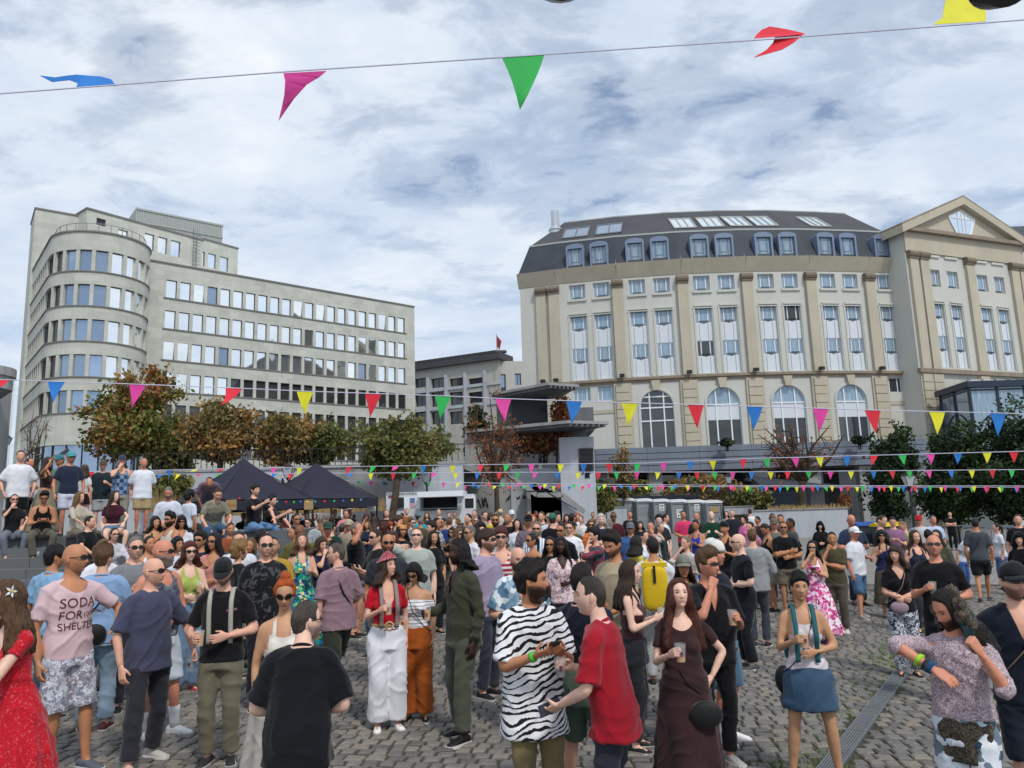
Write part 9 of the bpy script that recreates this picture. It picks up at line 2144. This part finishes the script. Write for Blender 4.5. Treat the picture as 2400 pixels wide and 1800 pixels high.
k = BYID['fur']; b = k['b']; CLOTH['fur'] = cloth_mat('furry'); rr = np.random.default_rng(9); parts = []
for (c, r) in (((-.10, .0, -.01), .05), ((.10, .0, -.03), .055), ((.095, .02, -.10), .05), ((.10, .015, .04), .045), ((.0, .08, .08), .05), ((-.085, -.02, -.08), .045)):
 v, f = ellipsoid(c, (r, r * .9, r), 16, 12); v = v + .010 * nz(v, 160, 1.0)[:, None]; parts.append((v, f))
v, f = joinv(parts); part('fur_headdress', raw_mesh('fur_headdress', v, f, CLOTH['plain'], True), k['root'], (1, 1, 1), CLOTH['fur'], M4(b.HR, b.headc))
parts = []
for j in range(26):
 a = rad(-108 + 216 * j / 25) + PI; x0, y0 = math.sin(a), -math.cos(a); l = .28 + .16 * rr.random(); parts.append(tube_np(*smooth_path([(x0 * .06, y0 * .08, .02), (x0 * .11, y0 * .12, -.08), (x0 * .13, y0 * .13 - .02, -.2), (x0 * .14 + .03 * rr.normal(), y0 * .14 - .03, -l)], [.010, .012, .010, .006], 3), k=6))
v, f = joinv(parts); part('dreadlocks', raw_mesh('dreadlocks', v, f, M_HAIR, True), k['root'], HC['teal'], None, M4(b.HR, b.headc))
v, f = b.raw_skirt(.70, -.035, .99, 9, .012); v[:, 1] = np.minimum(v[:, 1], .02); part('fur_apron', raw_mesh('fur_apron', v, f, CLOTH['plain'], True), k['root'], (1, 1, 1), CLOTH['fur'])
S_, E_, W_, d, nn_, hk = b.arm[0]
for t, col in ((.80, '2a3038'), (.86, '3a4450'), (.92, '1c4a70'), (.62, '9ad030')):
 c = E_ + (W_ - E_) * t; v, f = tube_np([c - d * .012, c + d * .012], [.042, .042], 14); v = v + .006 * nz(v, 140, t)[:, None]; part('wristband', raw_mesh('wristband', v, f, CLOTH['plain'], True), k['root'], srgb(col))
k = BYID['zebra']; S_, E_, W_, d, nn_, hk = k['b'].arm[0]; c = E_ + (W_ - E_) * .9; v, f = tube_np([c - d * .012, c + d * .012], [.034, .033], 14); part('wristband', raw_mesh('wristband', v, f, CLOTH['plain'], True), k['root'], srgb('4ac040'))
def sign(px, py, Y, w_, h, label, text, mat, tm, name='sign'):
 p = at(px, py, Y); e = empty(name, tuple(p)); tag(e, label, 'sign'); m = MB(); m.box((0, 0, 0), (w_, .02, h)); m.build('board', mat, e); m = MB(); g = gz(p[0], Y) - p[2]; m.beam((0, .03, g), (0, .03, h * .3), .035); m.build('stake', M_BARK, e)
 if text: o = link('lettering', text_obj(text, h * .45, tm), e); o.rotation_euler = (PI / 2, 0, 0); o.location = (-w_ * .38, -.014, -h * .15)
sign(*E(1712, 642), 19.8, .27, .26, 'brown cardboard sign reading Punk beside the larger tent', 'Punk', MATS['cardboard'], plain('ink_orange', srgb('b86a3a'), .8))
sign(*B(1180, 310), 27, .30, .42, 'white paper sign on a stake by the tree trunk', None, M_WHITE, None); sign(*B(640, 305), 22.5, .26, .28, 'brown cardboard panel under the second tent', None, MATS['cardboard'], None)
lad = empty('ladder', tuple(at(*B(955, 330), 31))); lad.location[2] = gz(lad.location[0], 31); tag(lad, 'white aluminium ladder behind the second tent', 'ladder'); m = MB(); zt = at(*B(955, 255), 31)[2] - lad.location[2]
for x in (-.19, .19): m.beam((x, 0, 0), (x * .9, .25, zt), .05)
m.build('rails', M_WHITE, lad)
for j in range(int(zt / .28)): m = MB(); z = .25 + j * .28; m.beam((-.18, z / zt * .25, z), (.18, z / zt * .25, z), .035); m.build('rung', M_WHITE, lad)
pts = [at(*B(x, y), 21.5) for x, y in ((0, 235), (250, 262), (480, 272), (660, 268), (900, 262), (1130, 250))]; p_, _r = smooth_path(np.array(pts), [.01] * 6, 6); e = empty('party_lights', tuple(p_[0])); tag(e, 'string of small coloured bulbs hung along the tents', 'string lights'); v, f = tube_np(p_ - p_[0], .008, 5); link('cable', raw_mesh('cable', v, f, M_IRON), e)
bulb = {c: raw_mesh('bulb', *ellipsoid((0, 0, -.04), (.03, .03, .04), 8, 6), BC[c], True) for c in 'rgbyt'}
for j, q in enumerate(p_[1::2]): o = link('bulb', bulb['rgbyt'[j % 5]], e); o.location = tuple(q - p_[0])
for x, y, c, lb in ((350, 895, '9aa8b4', 'silver drink can standing on the steps beside the man with the phone'),):
 p = at(*A(x, y), 15.4); e = empty('drink_can', (p[0], 15.35, ST - 2 * .185)); tag(e, lb, 'can'); m = MB(); m.tube([(0, 0, 0), (0, 0, .008), (0, 0, .105), (0, 0, .118)], [.026, .033, .033, .027], 14); m.build('can_body', plain('can_metal', srgb(c), .3, .5, .6), e, True); m = MB(); m.tube([(0, 0, .118), (0, 0, .121)], .025, 14); m.build('lid', M_STEEL, e)
